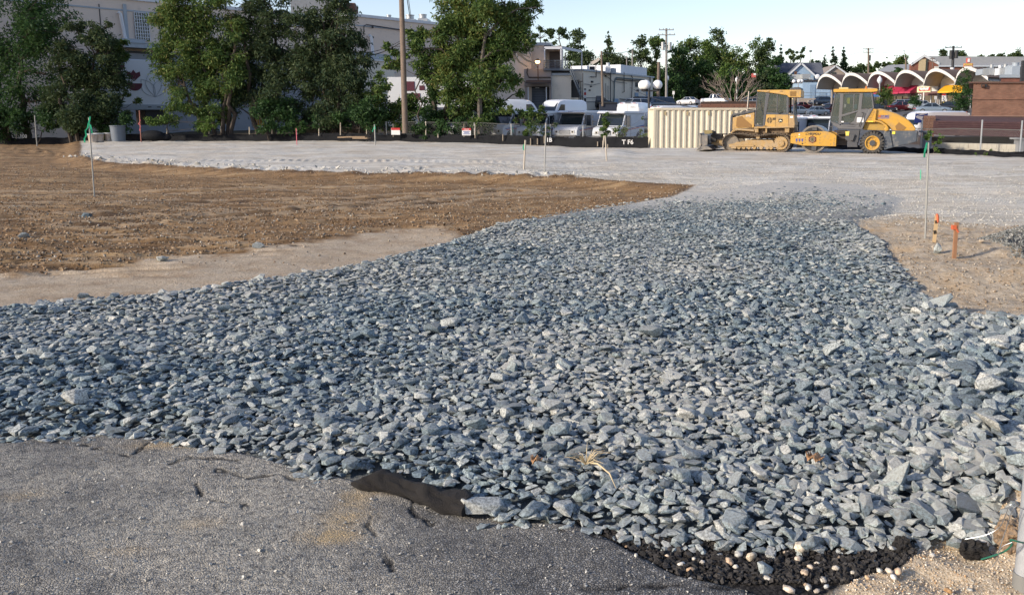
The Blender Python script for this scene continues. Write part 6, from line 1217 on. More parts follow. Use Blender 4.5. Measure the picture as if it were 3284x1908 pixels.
m = bw(t); pb(m, 2574, 238, 2600, 254, 189, 3); m.build('roof_unit', GVN, t); m = bw(t); pb(m, 2596, 250, 2608, 256, 188.5, 2); m.build('roof_unit', FLS, t); m = bw(t); pb(m, 2518, 276, 2521, 294, 189.9, .1); m.build('wall_lamp', DKM, t)
t = thing('blue_building', on(2660, D=178), 0, 'long light blue flat building left of the scalloped shops', 'building'); m = bw(t); pb(m, 2572, 262, 2790, 325, 178, 12); m.build('wall', BLU, t); m = bw(t); pb(m, 2572, 257, 2790, 263, 177.8, 12.2); m.build('roof_edge', DKM, t)
for x0, x1 in ((2596, 2614), (2660, 2682), (2624, 2650)): m = bw(t); pb(m, x0, 272 if x0 != 2624 else 298, x1, 318, 177.9, .1); m.build('door', pm('door_blue', (.22, .32, .44)), t)
for y in (298, 308): m = bw(t); m.tube([P(2572, y, 176), P(2680, y, 176)], .05, 5); m.build('handrail', pm('rail_dull', (.2, .24, .28)), t)
t = thing('retaining_wall', on(2620, D=172), 0, 'low tan retaining wall behind the parked cars left of the roller', 'wall'); m = bw(t); pb(m, 2480, 316, 2790, 338, 172, .5); m.build('wall', pm('wall_tan', (.33, .28, .24), (.28, .24, .2), 1, .9), t)
t = thing('satellite_dish', P(2622, 258, 186), 0, 'white satellite dish on the roof beside the blue house', 'dish'); m = bw(t); c = P(2622, 247, 186); m.sphere(c, .55, 14, 8, (1, .3, 1)); m.build('reflector', VW, t, True); m = bw(t); m.tube([c, P(2622, 262, 186)], .06, 6); m.build('mast', DKM, t)
t = gable_house('tan_house', 2635, 2722, 262, 243, 212, 215, pm('wall_taupe', (.36, .30, .25)), pm('roof_taupe', (.30, .25, .21)), 'tan gabled house below the tall evergreens'); m = bw(t); pb(m, 2668, 232, 2680, 238, 214.8, .1); m.build('window', WDK, t); m = bw(t); pb(m, 2620, 244, 2700, 262, 205, 4); m.build('dark_wing', pm('wing_dark', (.05, .035, .03)), t); m = bw(t); pb(m, 2716, 235, 2726, 262, 190, 1.5); m.build('chimney', CAPW, t)
t = thing('grey_roof_house', on(2860, D=240), 0, 'house with long pale grey roof beside the brick hall', 'house'); m = bw(t); pb(m, 2810, 232, 2925, 262, 240, 8); m.build('wall', BEI, t); m = bw(t); a, b = P(2806, 236, 239.5), P(2842, 212, 244); m.add([P(2800, 236, 239.5), P(2935, 236, 239.5), P(2922, 206, 245), P(2848, 210, 245), P(2935, 236, 252), P(2800, 236, 252)], [(0, 1, 2, 3), (1, 4, 2), (0, 3, 5), (3, 2, 4, 5)]); m.build('roof', GRF, t)
t = thing('brick_hall', on(3100, D=232), 0, 'long red brick hall with grey roof on the hill behind the shops', 'building'); D = 232
a, e1, rg, e2 = P(2921, 209, D), P(2921, 209, D), P(2963, 181, D), P(3011, 208, D); zb = P(2921, 262, D).z
m = bw(t); m.prism([(a.x, zb), (e2.x, zb), (e2.x, e2.z), (rg.x, rg.z), (a.x, a.z)], D, D+1); m.build('gable_wall', BRR, t); m = bw(t); pb(m, 2944, 190, 2966, 252, D-.2, .2); m.build('cream_panel', pm('panel_tan', (.52, .42, .26)), t); m = bw(t); pb(m, 2968, 190, 2973, 240, D-.25, .2); m.build('tall_window', WDK, t)
for s in (a, e2): m = bw(t); v = [(s.x, s.z-.2), (rg.x, rg.z-.2), (rg.x, rg.z+.5), (s.x, s.z+.5)]; m.prism(v if s is a else v[::-1], D-.4, D-.05); m.build('barge_board', CAPW, t)
m = bw(t); q0, q1, q2, q3 = P(3009, 209, D-.3), P(3700, 216, D-.3), P(3700, 186, D+7), P(2964, 181, D+.0); m.add([q0, q1, q2, q3, q0+Vector((0, 0, -.3)), q1+Vector((0, 0, -.3))], [(0, 1, 2, 3), (4, 5, 1, 0)]); m.build('roof', GRF, t)
m = bw(t); pb(m, 3011, 211, 3700, 215, D-.35, .3); m.build('eave', pm('eave_blue', (.50, .56, .62)), t); m = bw(t); pb(m, 3011, 215, 3700, 262, D+.2, 6); m.build('side_wall', BRR, t)
for k in range(13):
    x = 3122+k*14; m = bw(t); pb(m, x, 217, x+10, 236, D+.1, .1); w_ = m.build('window', WDK, t); m = bw(t); pb(m, x-1, 216, x+1.5, 240, D, .1); m.build('pilaster', FLS, t)
m = bw(t); pb(m, 2996, 214, 3010, 236, D-.3, .2); m.build('entrance', SHW, t)
t = thing('pylon_sign', on(3104, D=150), 0, 'orange and white pylon sign above the shop vaults', 'sign'); m = bw(t); m.tube([P(3105, 240, 150), P(3105, 190, 150)], .15, 6); m.build('post', GVN, t); m = bw(t); pb(m, 3091, 204, 3120, 219, 149.6, .3); bd_ = m.build('board', pm('board_orange', (.55, .24, .10)), t); m = bw(t); pb(m, 3100, 187, 3112, 202, 149.6, .3); m.build('top_board', pm('board_red', (.55, .10, .08)), t); m = bw(t); pb(m, 3104, 189, 3110, 200, 149.5, .1); m.build('white_figure', DEW, t)
for y in (208, 215):
    for k in range(6): m = bw(t); pb(m, 3093.5+k*4.2, y-2.4, 3096.3+k*4.2, y+1.8, 149.5, .06); m.build('letter_block', pm('board_yellow', (.8, .6, .15)) if y < 210 else DEW, bd_)
# ------------------------------------------------------------------ poles, lamps, wires
UP = pm('utility_wood', (.20, .155, .12), (.13, .10, .08), 4, .9, bump=.4); UPG = pm('utility_grey', (.26, .25, .24), (.18, .175, .17), 4, .9)
def upole(px, y0, y1, D, r, label, arms=(), cans=(), mat=UP, name='utility_pole', x2=None):
    t = thing(name, P(px, y1, D), 0, label, 'pole'); m = bw(t); m.tube([P(x2 or px, y1+3, D), P(px, y0, D)], [r, r*.75], 10); m.build('pole', mat, t, True)
    for (y, w_) in arms:
        m = bw(t); m.box(P(px, y, D-r), (w_, .12, .14)); m.build('crossarm', mat, t)
        for s in (-.45, -.2, .2, .45): m = bw(t); c = P(px, y, D-r)+Vector((s*w_, 0, .15)); m.cyl(c-Vector((0, 0, .1)), c+Vector((0, 0, .12)), .05, 6); m.build('insulator', DKM, t)
    for (dx, y, h_) in cans: m = bw(t); c = P(px+dx, y, D-.1); m.cyl(c-Vector((0, 0, h_/2)), c+Vector((0, 0, h_/2)), .33, 12); m.build('transformer', GVN if mat is UPG else DKM, t, True)
    return t
upole(1284, -120, 425, 54.5, .19, 'thick brown wooden pole before the beige building, leaving the frame at top', x2=1300)
t = upole(2137, 92, 336, 150, .24, 'grey utility pole with two crossarms and two transformer cans', [(97, 2.6), (113, 3.1)], [(-11, 149, 1.35), (11, 149, 1.3)], UPG)
upole(1929, 165, 338, 99, .16, 'bare brown pole in front of the cream building', x2=1933); upole(2113, 200, 335, 120, .28, 'thick stub of a wooden pole behind the globe lamps', x2=2110); upole(2028, 157, 225, 150, .15, 'thin pole with guy wires above the cream building', mat=UPG); upole(2010, 183, 225, 150, .12, 'shortest thin pole above the cream roof', mat=UPG)
upole(2785, 155, 245, 250, .3, 'far utility pole with tilted double crossarms above the shop roofs', [(158, 3.0), (169, 3.0)], [(4, 187, 1.6)]); upole(3058, 148, 235, 165, .28, 'dark utility pole with transformers before the brick hall', [(153, 6*.55)], [(-8, 176, 1.6), (9, 175, 1.5)], DKM, x2=3054); upole(2905, 186, 235, 190, .2, 'short dark stub pole left of the brick hall'); upole(2990, 185, 235, 200, .10, 'thin antenna mast on the brick hall front', [(198, 2), (190, 1.2)])
def lamp_pole(px, y0, y1, D, label, head, bend=0):
    t = thing('street_lamp', P(px, y1, D), 0, label, 'lamp'); m = bw(t); m.tube([P(px, y1, D), P(px, y0, D)]+([P(px+bend, y0-3, D), P(px+bend*2, y0-2, D)] if bend else []), .09, 6); m.build('pole', GVN, t)
    if head == 'box': m = bw(t); m.box(P(px, y0, D), (.7, .5, .4)); m.build('lamp_head', DKM, t)
    elif head == 'acorn': m = bw(t); c = P(px, y0-6, D); m.tube([c-Vector((0, 0, .45)), c-Vector((0, 0, .1)), c+Vector((0, 0, .25)), c+Vector((0, 0, .5)), c+Vector((0, 0, .65))], [.14, .36, .32, .12, .03], 10); m.build('lamp_globe', CAPW, t, True)
    else: m = bw(t); m.box(P(px+bend*2.2, y0-2, D), (.6, .25, .15)); m.build('lamp_head', CAPW, t)
lamp_pole(2600, 165, 205, 240, 'square headed lamp pole above the blue house', 'box'); lamp_pole(2901, 165, 190, 230, 'curved street lamp against the sky above the grey roof', 'hook', -2.5); lamp_pole(2363, 263, 330, 175, 'white acorn lamp among the bare shrub branches', 'acorn'); lamp_pole(2140, 258, 330, 160, 'white acorn lamp beside the grey utility pole', 'acorn'); lamp_pole(2821, 265, 330, 122, 'acorn street lamp before the pink awning', 'acorn')
def globes(cs, px, y0, y1, D, r, label, arm_y):
    t = thing('globe_lamp', P(px, y1, D), 0, label, 'lamp', None); m = bw(t); m.tube([P(px, y1, D), P(px, y0, D)], r*.23, 8); m.build('pole', DKM if D < 100 else GVN, t)
    xs = [c[0] for c in cs]; m = bw(t); m.tube([P(min(xs), arm_y, D), P(max(xs), arm_y, D)], r*.2, 6); m.build('arm', DKM if D < 100 else GVN, t)
    gm = pm('globe_opal', (.85, .85, .84), (.83, .83, .82), 1, .25)
    for i, (x, y) in enumerate(cs): m = bw(t); c = P(x, y, D+i*.15); m.sphere(c, r, 20, 12); g_ = m.build('globe', gm, t, True); m = bw(t); m.cyl(c-Vector((0, 0, r*1.25)), c-Vector((0, 0, r*.85)), r*.25, 10, r*.6); m.build('fitter', DKM, g_)
globes([(2071, 273), (2062, 274), (2109, 273)], 2081, 290, 480, 53, .30, 'dark post with large white globes left of the container', 292)
globes([(2546, 262), (2562, 261), (2571, 261)], 2560, 265, 335, 150, .32, 'small white triple globe lamp before the blue building', 268)
t = thing('street_sign', on(2160, D=158), 0, 'small white sign on a pole left of the white sedan', 'sign'); m = bw(t); m.tube([P(2160, 335, 158), P(2160, 294, 158)], .05, 6); m.build('post', GVN, t); m = bw(t); pb(m, 2156.5, 293, 2163.5, 304, 157.8, .05); m.build('plate', DEW, t)
t = thing('street_sign', on(2608, D=150), 0, 'small blue grey sign on a post above the front row of cars', 'sign'); m = bw(t); m.tube([P(2608, 345, 150), P(2608, 296, 150)], .04, 6); m.build('post', GVN, t); m = bw(t); pb(m, 2605, 296, 2611, 309, 149.8, .05); m.build('plate', pm('door_blue', (.22, .32, .44)), t)
def wire(a, b, sag, r, label, cat='wire'):
    a, b = P(*a), P(*b); n = 14; pts = [a+(b-a)*(i/n)-Vector((0, 0, sag*4*(i/n)*(1-i/n))) for i in range(n+1)]; o = MB().tube(pts, r, 4).build('cable', DKM); mid = a; o.data.transform(Matrix.Translation(-mid)); o.location = mid; tag(o, label, cat, 'overhead cables')
wire((1288, 130, 54.5), (1130, 168, 62), .3, .02, 'cable from the wooden pole to the trees at left, upper'); wire((1288, 136, 54.5), (1120, 175, 62), .4, .03, 'thicker cable from the wooden pole to the trees at left'); wire((1303, -20, 54.5), (1316, 60, 60), .1, .025, 'steep cable right of the wooden pole'); wire((1308, -20, 54.5), (1318, 52, 60), .1, .02, 'second steep cable beside the wooden pole')
wire((2785, 158, 250), (2590, 200, 200), .6, .03, 'far cable from the tilted pole towards the evergreens'); wire((2785, 160, 250), (3058, 150, 165), 1.2, .03, 'long thin cable between the two far utility poles'); wire((2020, 281, 105), (2300, 353, 60), .5, .03, 'pale cable running down over the container roof'); wire((2028, 160, 150), (2060, 220, 140), 0, .04, 'guy wire from the thin pole'); wire((1929, 170, 99), (2028, 160, 150), .3, .03, 'cable between bare brown pole and thin pole')
# ------------------------------------------------------------------ fences
SF = pm('silt_fabric', (.010, .011, .014), (.005, .006, .008), 9, .8, bump=.6, spec=.2)
def fence_path(x0, x1, step, D_of):
    n = int((x1-x0)/step); return [on(x0+(x1-x0)*i/n, D=D_of(x0+(x1-x0)*i/n)) for i in range(n+1)]
FD = lambda px: float(np.interp(px, [-400, 0, 900, 1300, 1700, 2075, 2600, 2850, 3000, 3284, 3700], [57, 56.5, 56, 55, 52, 48.6, 44.5, 40.3, 37.6, 33.6, 30]))
def silt(x0, x1, h, name, label, step=6):
    pts = fence_path(x0, x1, step, FD); p0 = pts[0].copy(); t = thing(name, p0, 0, label, 'fence'); vs = []; n = len(pts)
    for i, p in enumerate(pts):
        d = (pts[min(i+1, n-1)]-pts[max(i-1, 0)]); nn = Vector((-d.y, d.x, 0)).normalized(); hh = h(x0+(x1-x0)*i/(n-1))*(.9+.2*float(vnoise(i*.13, 0, 5))+.06*float(vnoise(i*.7, 3, 5)))
        for k in range(5): f = k/4; o = (float(vnoise(i*.35, k*1.3, 9))-.5)*.12*(.3+f); vs.append(p-p0+nn*(o+.02*k)+Vector((0, 0, -.08+(hh+.08)*f)))
        vs.append(p-p0+nn*.10+Vector((0, 0, hh)))
    m = MB(); m.add(vs, [(i*6+k, (i+1)*6+k, (i+1)*6+k+1, i*6+k+1) for i in range(n-1) for k in range(5)]); m.build('fabric', SF, t, True); return t
HS = lambda px: float(np.interp(px, [-200, 0, 250, 700, 1000, 1300, 1700, 2078], [.30, .40, .42, .42, .5, .42, .55, .62]))
t = silt(-300, 2078, HS, 'silt_fence', 'long black fabric silt fence along the far edge of the pale pad')
def stake(t, px, yt, yb, w_=.045, mat=None, lean=0, nm='stake', D=None):
    D = D or FD(px)-.08; m = bw(t); a, b = P(px, yb, D), P(px+lean, yt, D); m.tube([a, b], w_, 4); return m.build(nm, mat or LATH, t)
LATH = pm('lath_wood', (.50, .44, .35), (.40, .35, .28), 8, .85); LATHD = pm('lath_dull', (.30, .25, .19), None, 8, .85)
for px, yt, yb in ((26, 409, 428), (52, 424, 446), (212, 408, 428), (535, 410, 430), (670, 405, 430), (800, 408, 432), (872, 408, 430), (953, 408, 432), (1023, 398, 436), (1092, 394, 434), (1176, 392, 430), (1405, 430, 442), (1366, 390, 436), (1524, 400, 444), (1613, 432, 452), (1702, 444, 466), (1724, 444, 464), (1746, 432, 460), (1917, 455, 470), (1934, 452, 468)): stake(t, px, yt, yb, .035, LATH if px < 1500 else LATHD, 0 if px != 212 else -4)
for s, px, py, sz in (('100', 75, 438, .32), ('1B', 1761, 450, .34), ('T F6', 2013, 457, .36)): text('painted_mark', s, sz, P(px, py, FD(px)-.14)-Vector(t.location), FRONT, DEW, t, .002, 0, .008)
t2 = silt(2555, 3700, lambda px: .22, 'low_silt_fence', 'low black silt fence strip behind the roller and along the block wall')
def chain_mat():
    m, nt, b = newmat('chain_mesh'); MC['chain_mesh'] = m; L = nt.links.new; tc = N(nt, 'ShaderNodeTexCoord'); mp = N(nt, 'ShaderNodeSeparateXYZ'); L(tc.outputs['UV'], mp.inputs[0]); outs = []
    for s in (1, -1):
        a = N(nt, 'ShaderNodeMath', operation='MULTIPLY_ADD'); L(mp.outputs[0], a.inputs[0]); a.inputs[1].default_value = s; L(mp.outputs[1], a.inputs[2]); f = N(nt, 'ShaderNodeMath', operation='PINGPONG'); L(a.outputs[0], f.inputs[0]); f.inputs[1].default_value = .5; g = N(nt, 'ShaderNodeMath', operation='LESS_THAN'); L(f.outputs[0], g.inputs[0]); g.inputs[1].default_value = .022; outs.append(g.outputs[0])
    mx = N(nt, 'ShaderNodeMath', operation='MAXIMUM'); L(outs[0], mx.inputs[0]); L(outs[1], mx.inputs[1]); L(mx.outputs[0], b.inputs['Alpha']); b.inputs['Base Color'].default_value = (.20, .21, .21, 1); b.inputs['Roughness'].default_value = .6; return m
CHM = chain_mat()
def chain(x0, x1, off, h, label, posts, ph=None, cell=.075):
    pts = fence_path(x0, x1, 40, lambda px: FD(px)+off); p0 = pts[0].copy(); t = thing('chain_link_fence', p0, 0, label, 'fence'); s = 0; vs = []; uv = []
    for i, p in enumerate(pts):
        if i: s += (p-pts[i-1]).length
        vs += [p-p0, p-p0+Vector((0, 0, h))]; uv += [(s/cell, 0), (s/cell, h/cell)]
    m = MB(); m.add(vs, [(i*2, i*2+2, i*2+3, i*2+1) for i in range(len(pts)-1)]); o = m.build('wire_mesh', CHM, t); ul = o.data.uv_layers.new(name='UVMap')
    for l in o.data.loops: ul.data[l.index].uv = uv[l.vertex_index]
    MB().tube([v for v in vs[1::2]], .016, 6).build('top_rail', pm('rail_dark', (.12, .125, .12)), t)
    for px in posts:
        p = on(px, D=FD(px)+off)-p0; MB().cyl(p-Vector((0, 0, .1)), p+Vector((0, 0, (ph or h)+.03)), .035, 8).build('post', GVN, t)
    return t
chain(1180, 2078, .5, 1.25, 'chain link fence between the trees and the mail trucks', (1240, 1348, 1366, 1522, 1640, 1765, 1870, 1980))
chain(2860, 3700, .55, 1.1, 'chain link fence in front of the maroon canopy at right', (2862, 2955, 3147, 3275, 3450), 1.45, .10)
for i, (px, y0_, y1_) in enumerate(((1269, 411, 433), (1496, 412, 435))):
    D = FD(px)-.3; t = thing('warning_sign', on(px, D=D), 0, ['red and white warning board on the fence left of the big tree trunk', 'red and white warning board on the fence, right one near the trucks'][i], 'sign'); m = bw(t); pb(m, px-14, y0_, px+14, y1_, D, .02); b_ = m.build('board', DEW, t); m = bw(t); pb(m, px-14, y0_, px+14, y0_+7, D-.012, .012); m.build('red_band', DER, b_); m = bw(t); m.tube([P(px-8, 398, D+.05), P(px-8, 440, D+.05)], .025, 4); m.build('stake', LATHD, t)
for yy, xa, xb, mm in ((3.5, -9, 9, DEW), (11, -11, 10, DEB), (14.5, -8, 8, DEB), (18.5, -11, 11, DEB)): m = bw(t); pb(m, px+xa, y0_+yy-.8, px+xb, y0_+yy+.8, D-.02, .01); m.build('print_line', mm, b_)
# ------------------------------------------------------------------ survey stakes on the site
GRN = pm('ribbon_green', (.03, .50, .25), (.02, .42, .2), 9, .5); ORG = pm('ribbon_orange', (.58, .13, .05), None, 9, .5); PNKR = pm('ribbon_pink', (.75, .16, .20), None, 9, .5); PVC = pm('pipe_pale', (.33, .33, .30), (.27, .27, .25), 4, .5)
def survey(px, yt, yb, lean, r, label, mat=None, rib=None, ribp=(), name='survey_pole', cat='stake'):
    p = on(px, yb); t = thing(name, p, 0, label, cat); top = P(px+lean, yt, p.y); m = bw(t); m.tube([p-Vector((0, 0, .05)), top], r, 6); m.build('shaft', mat or PVC, t)
    for pts in ribp:
        m = bw(t); q_ = [P(x, y, p.y-.02-.01*(i % 3)) for i, (x, y) in enumerate(pts)]; w_ = .012+.005*r/.02; vs = []
        for i, v in enumerate(q_): w2 = w_*(1 if i % 2 else .8); vs += [v+Vector((-w2, 0, 0)), v+Vector((w2, .01, 0)), v+Vector((w2, .016, 0)), v+Vector((-w2, .006, 0))]
        m.add(vs, [(i*4+k, i*4+(k+1) % 4, i*4+4+(k+1) % 4, i*4+4+k) for i in range(len(q_)-1) for k in range(4)]); m.build('ribbon', rib, t)
    return t
survey(303, 378, 634, -18, .014, 'tall pale survey pole with green ribbon standing in the brown dirt', ribp=[[(283, 395), (281, 410), (273, 420), (276, 435), (270, 445), (271, 458)], [(283, 395), (289, 403), (292, 415), (295, 428)], [(288, 375), (286, 388), (283, 398)]], rib=GRN)
survey(119, 370, 470, -8, .03, 'plain survey pole at the left before the dark trees')
survey(708, 377, 448, 0, .03, 'thin survey pole before the middle trees, left half'); survey(1204, 400, 466, -3, .035, 'survey pole with green ribbon left of the first warning board', ribp=[[(1202, 400), (1198, 412), (1194, 424)], [(1202, 400), (1203, 415)]], rib=GRN)
survey(1348, 390, 452, 0, .03, 'pale survey pole right of the first warning board'); survey(1444, 407, 456, 0, .03, 'pale survey pole left of the second warning board')
survey(1647, 394, 460, -8, .03, 'leaning survey pole with green ribbon before the second mail truck', ribp=[[(1640, 405), (1645, 412), (1645, 425)]], rib=GRN)
survey(1680, 450, 545, 5, .03, 'short pale stake with green tape at the lip of the pad', LATH, GRN, [[(1682, 462), (1678, 472), (1679, 482)]]); survey(1746, 395, 556, 5, .02, 'tall plain pole at the lip of the pad near its middle'); survey(1932, 436, 490, 5, .03, 'first of two thin crossed sticks by the small spoil heap', LATH); survey(1946, 436, 492, -5, .03, 'second of two thin crossed sticks by the small spoil heap', LATH); survey(1949, 463, 488, 0, .03, 'dark short stake beside the crossed sticks', LATHD)
survey(2968, 458, 754, 10, .0125, 'tall pale pole with green ribbon right of the rock strip', rib=GRN, ribp=[[(2974, 458), (2970, 475), (2966, 490), (2965, 505)]])
survey(2953, 545, 574, 0, .012, 'short green tape marker left of the tall pale pole', GRN)
q_ = on(2996, 792); t = thing('offset_stake', q_, 0, 'leaning pale wooden stake with orange top and black writing', 'stake'); m = bw(t); m.add([P(2988, 792, q_.y), P(3000, 792, q_.y), P(3012, 690, q_.y), P(2998, 690, q_.y), P(2988, 792, q_.y+.02), P(3000, 792, q_.y+.02), P(3012, 690, q_.y+.02), P(2998, 690, q_.y+.02)], [(0, 1, 2, 3), (7, 6, 5, 4), (0, 4, 5, 1), (1, 5, 6, 2), (2, 6, 7, 3), (3, 7, 4, 0)]); lt = m.build('lath', pm('lath_fresh', (.62, .44, .24), None, 8, .8), t)
m = bw(t); m.tube([P(3005, 686, q_.y+.005), P(3007, 700, q_.y+.002), P(3008, 714, q_.y-.002)], [.014, .019, .012], 6); m.build('orange_ribbon', ORG, t); MB() and text('writing', 'III', .05, P(3003, 712, q_.y-.004)-Vector(t.location), (PI/2, R(80), 0), DEC, lt, .001, 0, .002); text('writing', 'IIII', .045, P(2998, 745, q_.y-.004)-Vector(t.location), (PI/2, R(80), 0), DEC, lt, .001, 0, .002)
q_ = on(3062, 828); t = thing('offset_stake', q_, 0, 'upright brown wooden stake with orange ribbon near its top', 'stake'); m = bw(t); pb(m, 3056, 714, 3067, 830, q_.y, .03); m.build('lath', pm('lath_brown', (.34, .18, .09), (.26, .13, .07), 8, .8), t); m = bw(t); pb(m, 3055, 723, 3068, 737, q_.y-.008, .046); m.tube([P(3068, 736, q_.y-.01), P(3074, 745, q_.y-.01)], .012, 5); m.build('orange_ribbon', ORG, t)
q_ = on(3008, 800); o = bpy.data.objects.new('boulder', rock_mesh('boulder', 901, SM, 16, .02, (.8, .7, 1.1))); C.objects.link(o); o.location = q_+Vector((0, 0, .06)); o.scale = (.13,)*3; tag(o, 'grey boulder leaning at the foot of the pale orange topped stake', 'rock')
for i, (px, py, s, l) in enumerate(((2525, 795, .12, 'small grey block standing up on the rock strip'), (75, 760, .16, 'grey boulder in the brown dirt at far left'), (830, 795, .15, 'dark lump at the edge of the sandy strip'), (520, 838, .14, 'dark clod on the sandy strip'), (3150, 790, .10, 'tan rock near the dark stone heap'), (276, 700, .2, 'bluish boulder in the middle of the brown dirt'))):
    q_ = on(px, py); o = bpy.data.objects.new('boulder', rock_mesh('boulder', 910+i, SM if i != 4 else PM, 14, .02)); C.objects.link(o); o.location = q_+Vector((0, 0, s*.25)); o.scale = (s,)*3; tag(o, l, 'rock')
# buckets, bin, plywood
def bucket(px, yb, h_, D, label, r=.16):
    p = P(px, yb, D); t = thing('bucket', p, 0, label, 'bucket', 'buckets by the silt fence'); hh = h_*D/FPX; MB().tube([(0, 0, 0), (0, 0, hh*.92)], [r*.85, r], 14).build('pail', pm('pail_soiled', (.50, .46, .40), (.26, .16, .10), 3, .7), t, True); MB().tube([(0, 0, hh*.9), (0, 0, hh)], [r*1.08, r*1.08], 14).build('lid', pm('lid_grey', (.50, .52, .52)), t, True)
bucket(300, 456, 26, 53.5, 'left bucket of the pair before the grey barrel', .30); bucket(319, 456, 28, 53.8, 'right bucket of the pair before the grey barrel', .30); bucket(352, 453, 26, 54.2, 'single pale bucket next to the grey barrel', .28)
p = P(381, 454, 54); t = thing('barrel', p, 0, 'blue grey barrel standing beside the buckets', 'barrel'); MB().tube([(0, 0, 0), (0, 0, 1.0)], [.40, .44], 20).build('drum_body', pm('barrel_slate', (.12, .145, .18), None, 3, .6), t, True); MB().ring((0, 0, .97), (0, 0, 1), .42, .47, .05, 20).build('rim', pm('barrel_slate', (.12, .145, .18)), t)
t = thing('tarp_heap', P(490, 446, 54.5), 0, 'dark tarp heap with blue cloth beside the barrel', 'tarp'); m = MB(); m.sphere((0, 0, .2), .7, 12, 8, (1.2, .6, .5)); m.sphere((.7, .1, .1), .4, 10, 6, (1.2, .6, .6)); m.build('tarp', SF, t, True)
for i, (x0, x1, y) in enumerate(((1082, 1110, 441), (1100, 1170, 440), (1130, 1178, 444))): t = thing('plywood_sheet', P((x0+x1)/2, y+2, 54), 0, ['small orange brown board on the ground by the silt fence', 'long tan plywood sheet lying by the silt fence', 'dirty plywood sheet lying nearest the pad'][i], 'plywood'); m = bw(t); pb(m, x0, y-1.5, x1, y+2, 54-i*.2, .8); m.build('sheet', pm('ply_tan', (.34, .24, .15), None, 3, .8), t)
survey(450, 355, 425, -3, .03, 'pole with pink ribbon in the bushes right of the barrel', pm('pole_rusty', (.35, .14, .1)), PNKR, [[(451, 385), (444, 398), (450, 405), (447, 420)]]); survey(950, 412, 425, 0, .02, 'small pink flag by the timber fence', PNKR)
# ------------------------------------------------------------------ near right corner: post, wires, soil; silt cloth roll; dry weed
q_ = on(3286, 1885); t = thing('metal_post', q_, 0, 'galvanised round metal post with a red mark at the right edge', 'post'); D = q_.y; r = .036
top = P(3352, 1180, D+.02); ax = (top-q_).normalized(); m = bw(t); m.tube([q_-ax*.1, top], r, 28); m.build('pipe', pm('post_zinc', (.50, .52, .54), (.34, .36, .38), 6, .42, metal=.35, dirt=((.3, .27, .22), .25, 9), bump=.1), t, True)
c = q_+ax*(.32); m = bw(t); m.sphere(c+Vector((-.015, -r+.006, 0)), .02, 10, 6, (1, .4, 1.7)); m.build('red_mark', pm('paint_red', (.55, .02, .05)), t); m = bw(t); m.tube([q_-ax*.1, q_+ax*.055], r+.004, 28); m.build('muddy_foot', pm('foot_dull', (.20, .20, .19)), t, True)
def loopw(pts, r_, mat, label, D0=None, cat='wire', nm='loose_wire'):
    q2 = [P(x, y, (D0 or D)+dz) for x, y, dz in pts]; sp = []
    for i in range(len(q2)-1):
        p0, p1, p2, p3 = q2[max(i-1, 0)], q2[i], q2[i+1], q2[min(i+2, len(q2)-1)]
        for k in range(6): u_ = k/6; sp.append(.5*((2*p1)+(-p0+p2)*u_+(2*p0-5*p1+4*p2-p3)*u_*u_+(-p0+3*p1-3*p2+p3)*u_**3))
    sp.append(q2[-1]); o = MB().tube(sp, r_, 6).build(nm, mat, None, True); b = sp[0].copy(); o.data.transform(Matrix.Translation(-b)); o.location = b; return tag(o, label, cat)
SW = pm('steel_wire', (.32, .33, .34), None, 5, .35, metal=.7); GW = pm('green_wire', (.02, .13, .08), None, 5, .4)
loopw([(3270, 1625, -.05), (3240, 1618, -.04), (3225, 1650, -.03), (3205, 1690, 0), (3160, 1715, .02), (3095, 1728, .05)], .0016, SW, 'silver wire looping left from the post over the stones'); loopw([(3262, 1620, -.05), (3245, 1640, -.04), (3225, 1700, -.02), (3205, 1760, -.02), (3200, 1790, -.01), (3182, 1816, 0)], .0016, SW, 'silver wire hanging straight down beside the post')
loopw([(3284, 1740, -.05), (3262, 1735, -.06), (3240, 1730, -.05), (3245, 1745, -.05), (3225, 1765, -.03), (3195, 1778, -.01), (3147, 1793, .02)], .003, GW, 'green wire twisted round the post and running left'); loopw([(3246, 1738, -.055), (3215, 1752, -.04), (3200, 1775, -.03)], .0016, SW, 'short silver wire crossing the green one')
loopw([(3300, 1640, -.045), (3283, 1632, -.055), (3262, 1622, -.05), (3256, 1605, -.05), (3262, 1598, -.05)], .0016, SW, 'silver wire wound round the metal post')
for k, (px, py, s, sc, mt_, l) in enumerate(((3120, 1790, .11, (1, .8, .75), KM, 'black lump of broken asphalt on the sand left of the post'), (3240, 1690, .10, (.8, .8, 1.3), PM, 'orange brown clod of soil behind the metal post'), (3235, 1745, .12, (.9, .9, 1.0), PM, 'crumbly brown soil lump at the foot of the post'), (2890, 1775, .09, (1, .8, .9), KM, 'black crumbling asphalt edge next to the sand'))):
    q2 = on(px, py); me = rock_mesh('soil_clod', 950+k, mt_, 24, .01, sc); o = bpy.data.objects.new('soil_clod', me); C.objects.link(o); o.location = q2+Vector((0, 0, s*.3)); o.scale = (s,)*3; tag(o, l, 'clod')
    sb = o.modifiers.new('s', 'SUBSURF'); sb.levels = sb.render_levels = 3; sb.subdivision_type = 'SIMPLE'; tx = bpy.data.textures.new('clod_noise', 'CLOUDS'); tx.noise_scale = .18; dm = o.modifiers.new('d', 'DISPLACE'); dm.texture = tx; dm.strength = .35; dm.mid_level = .5
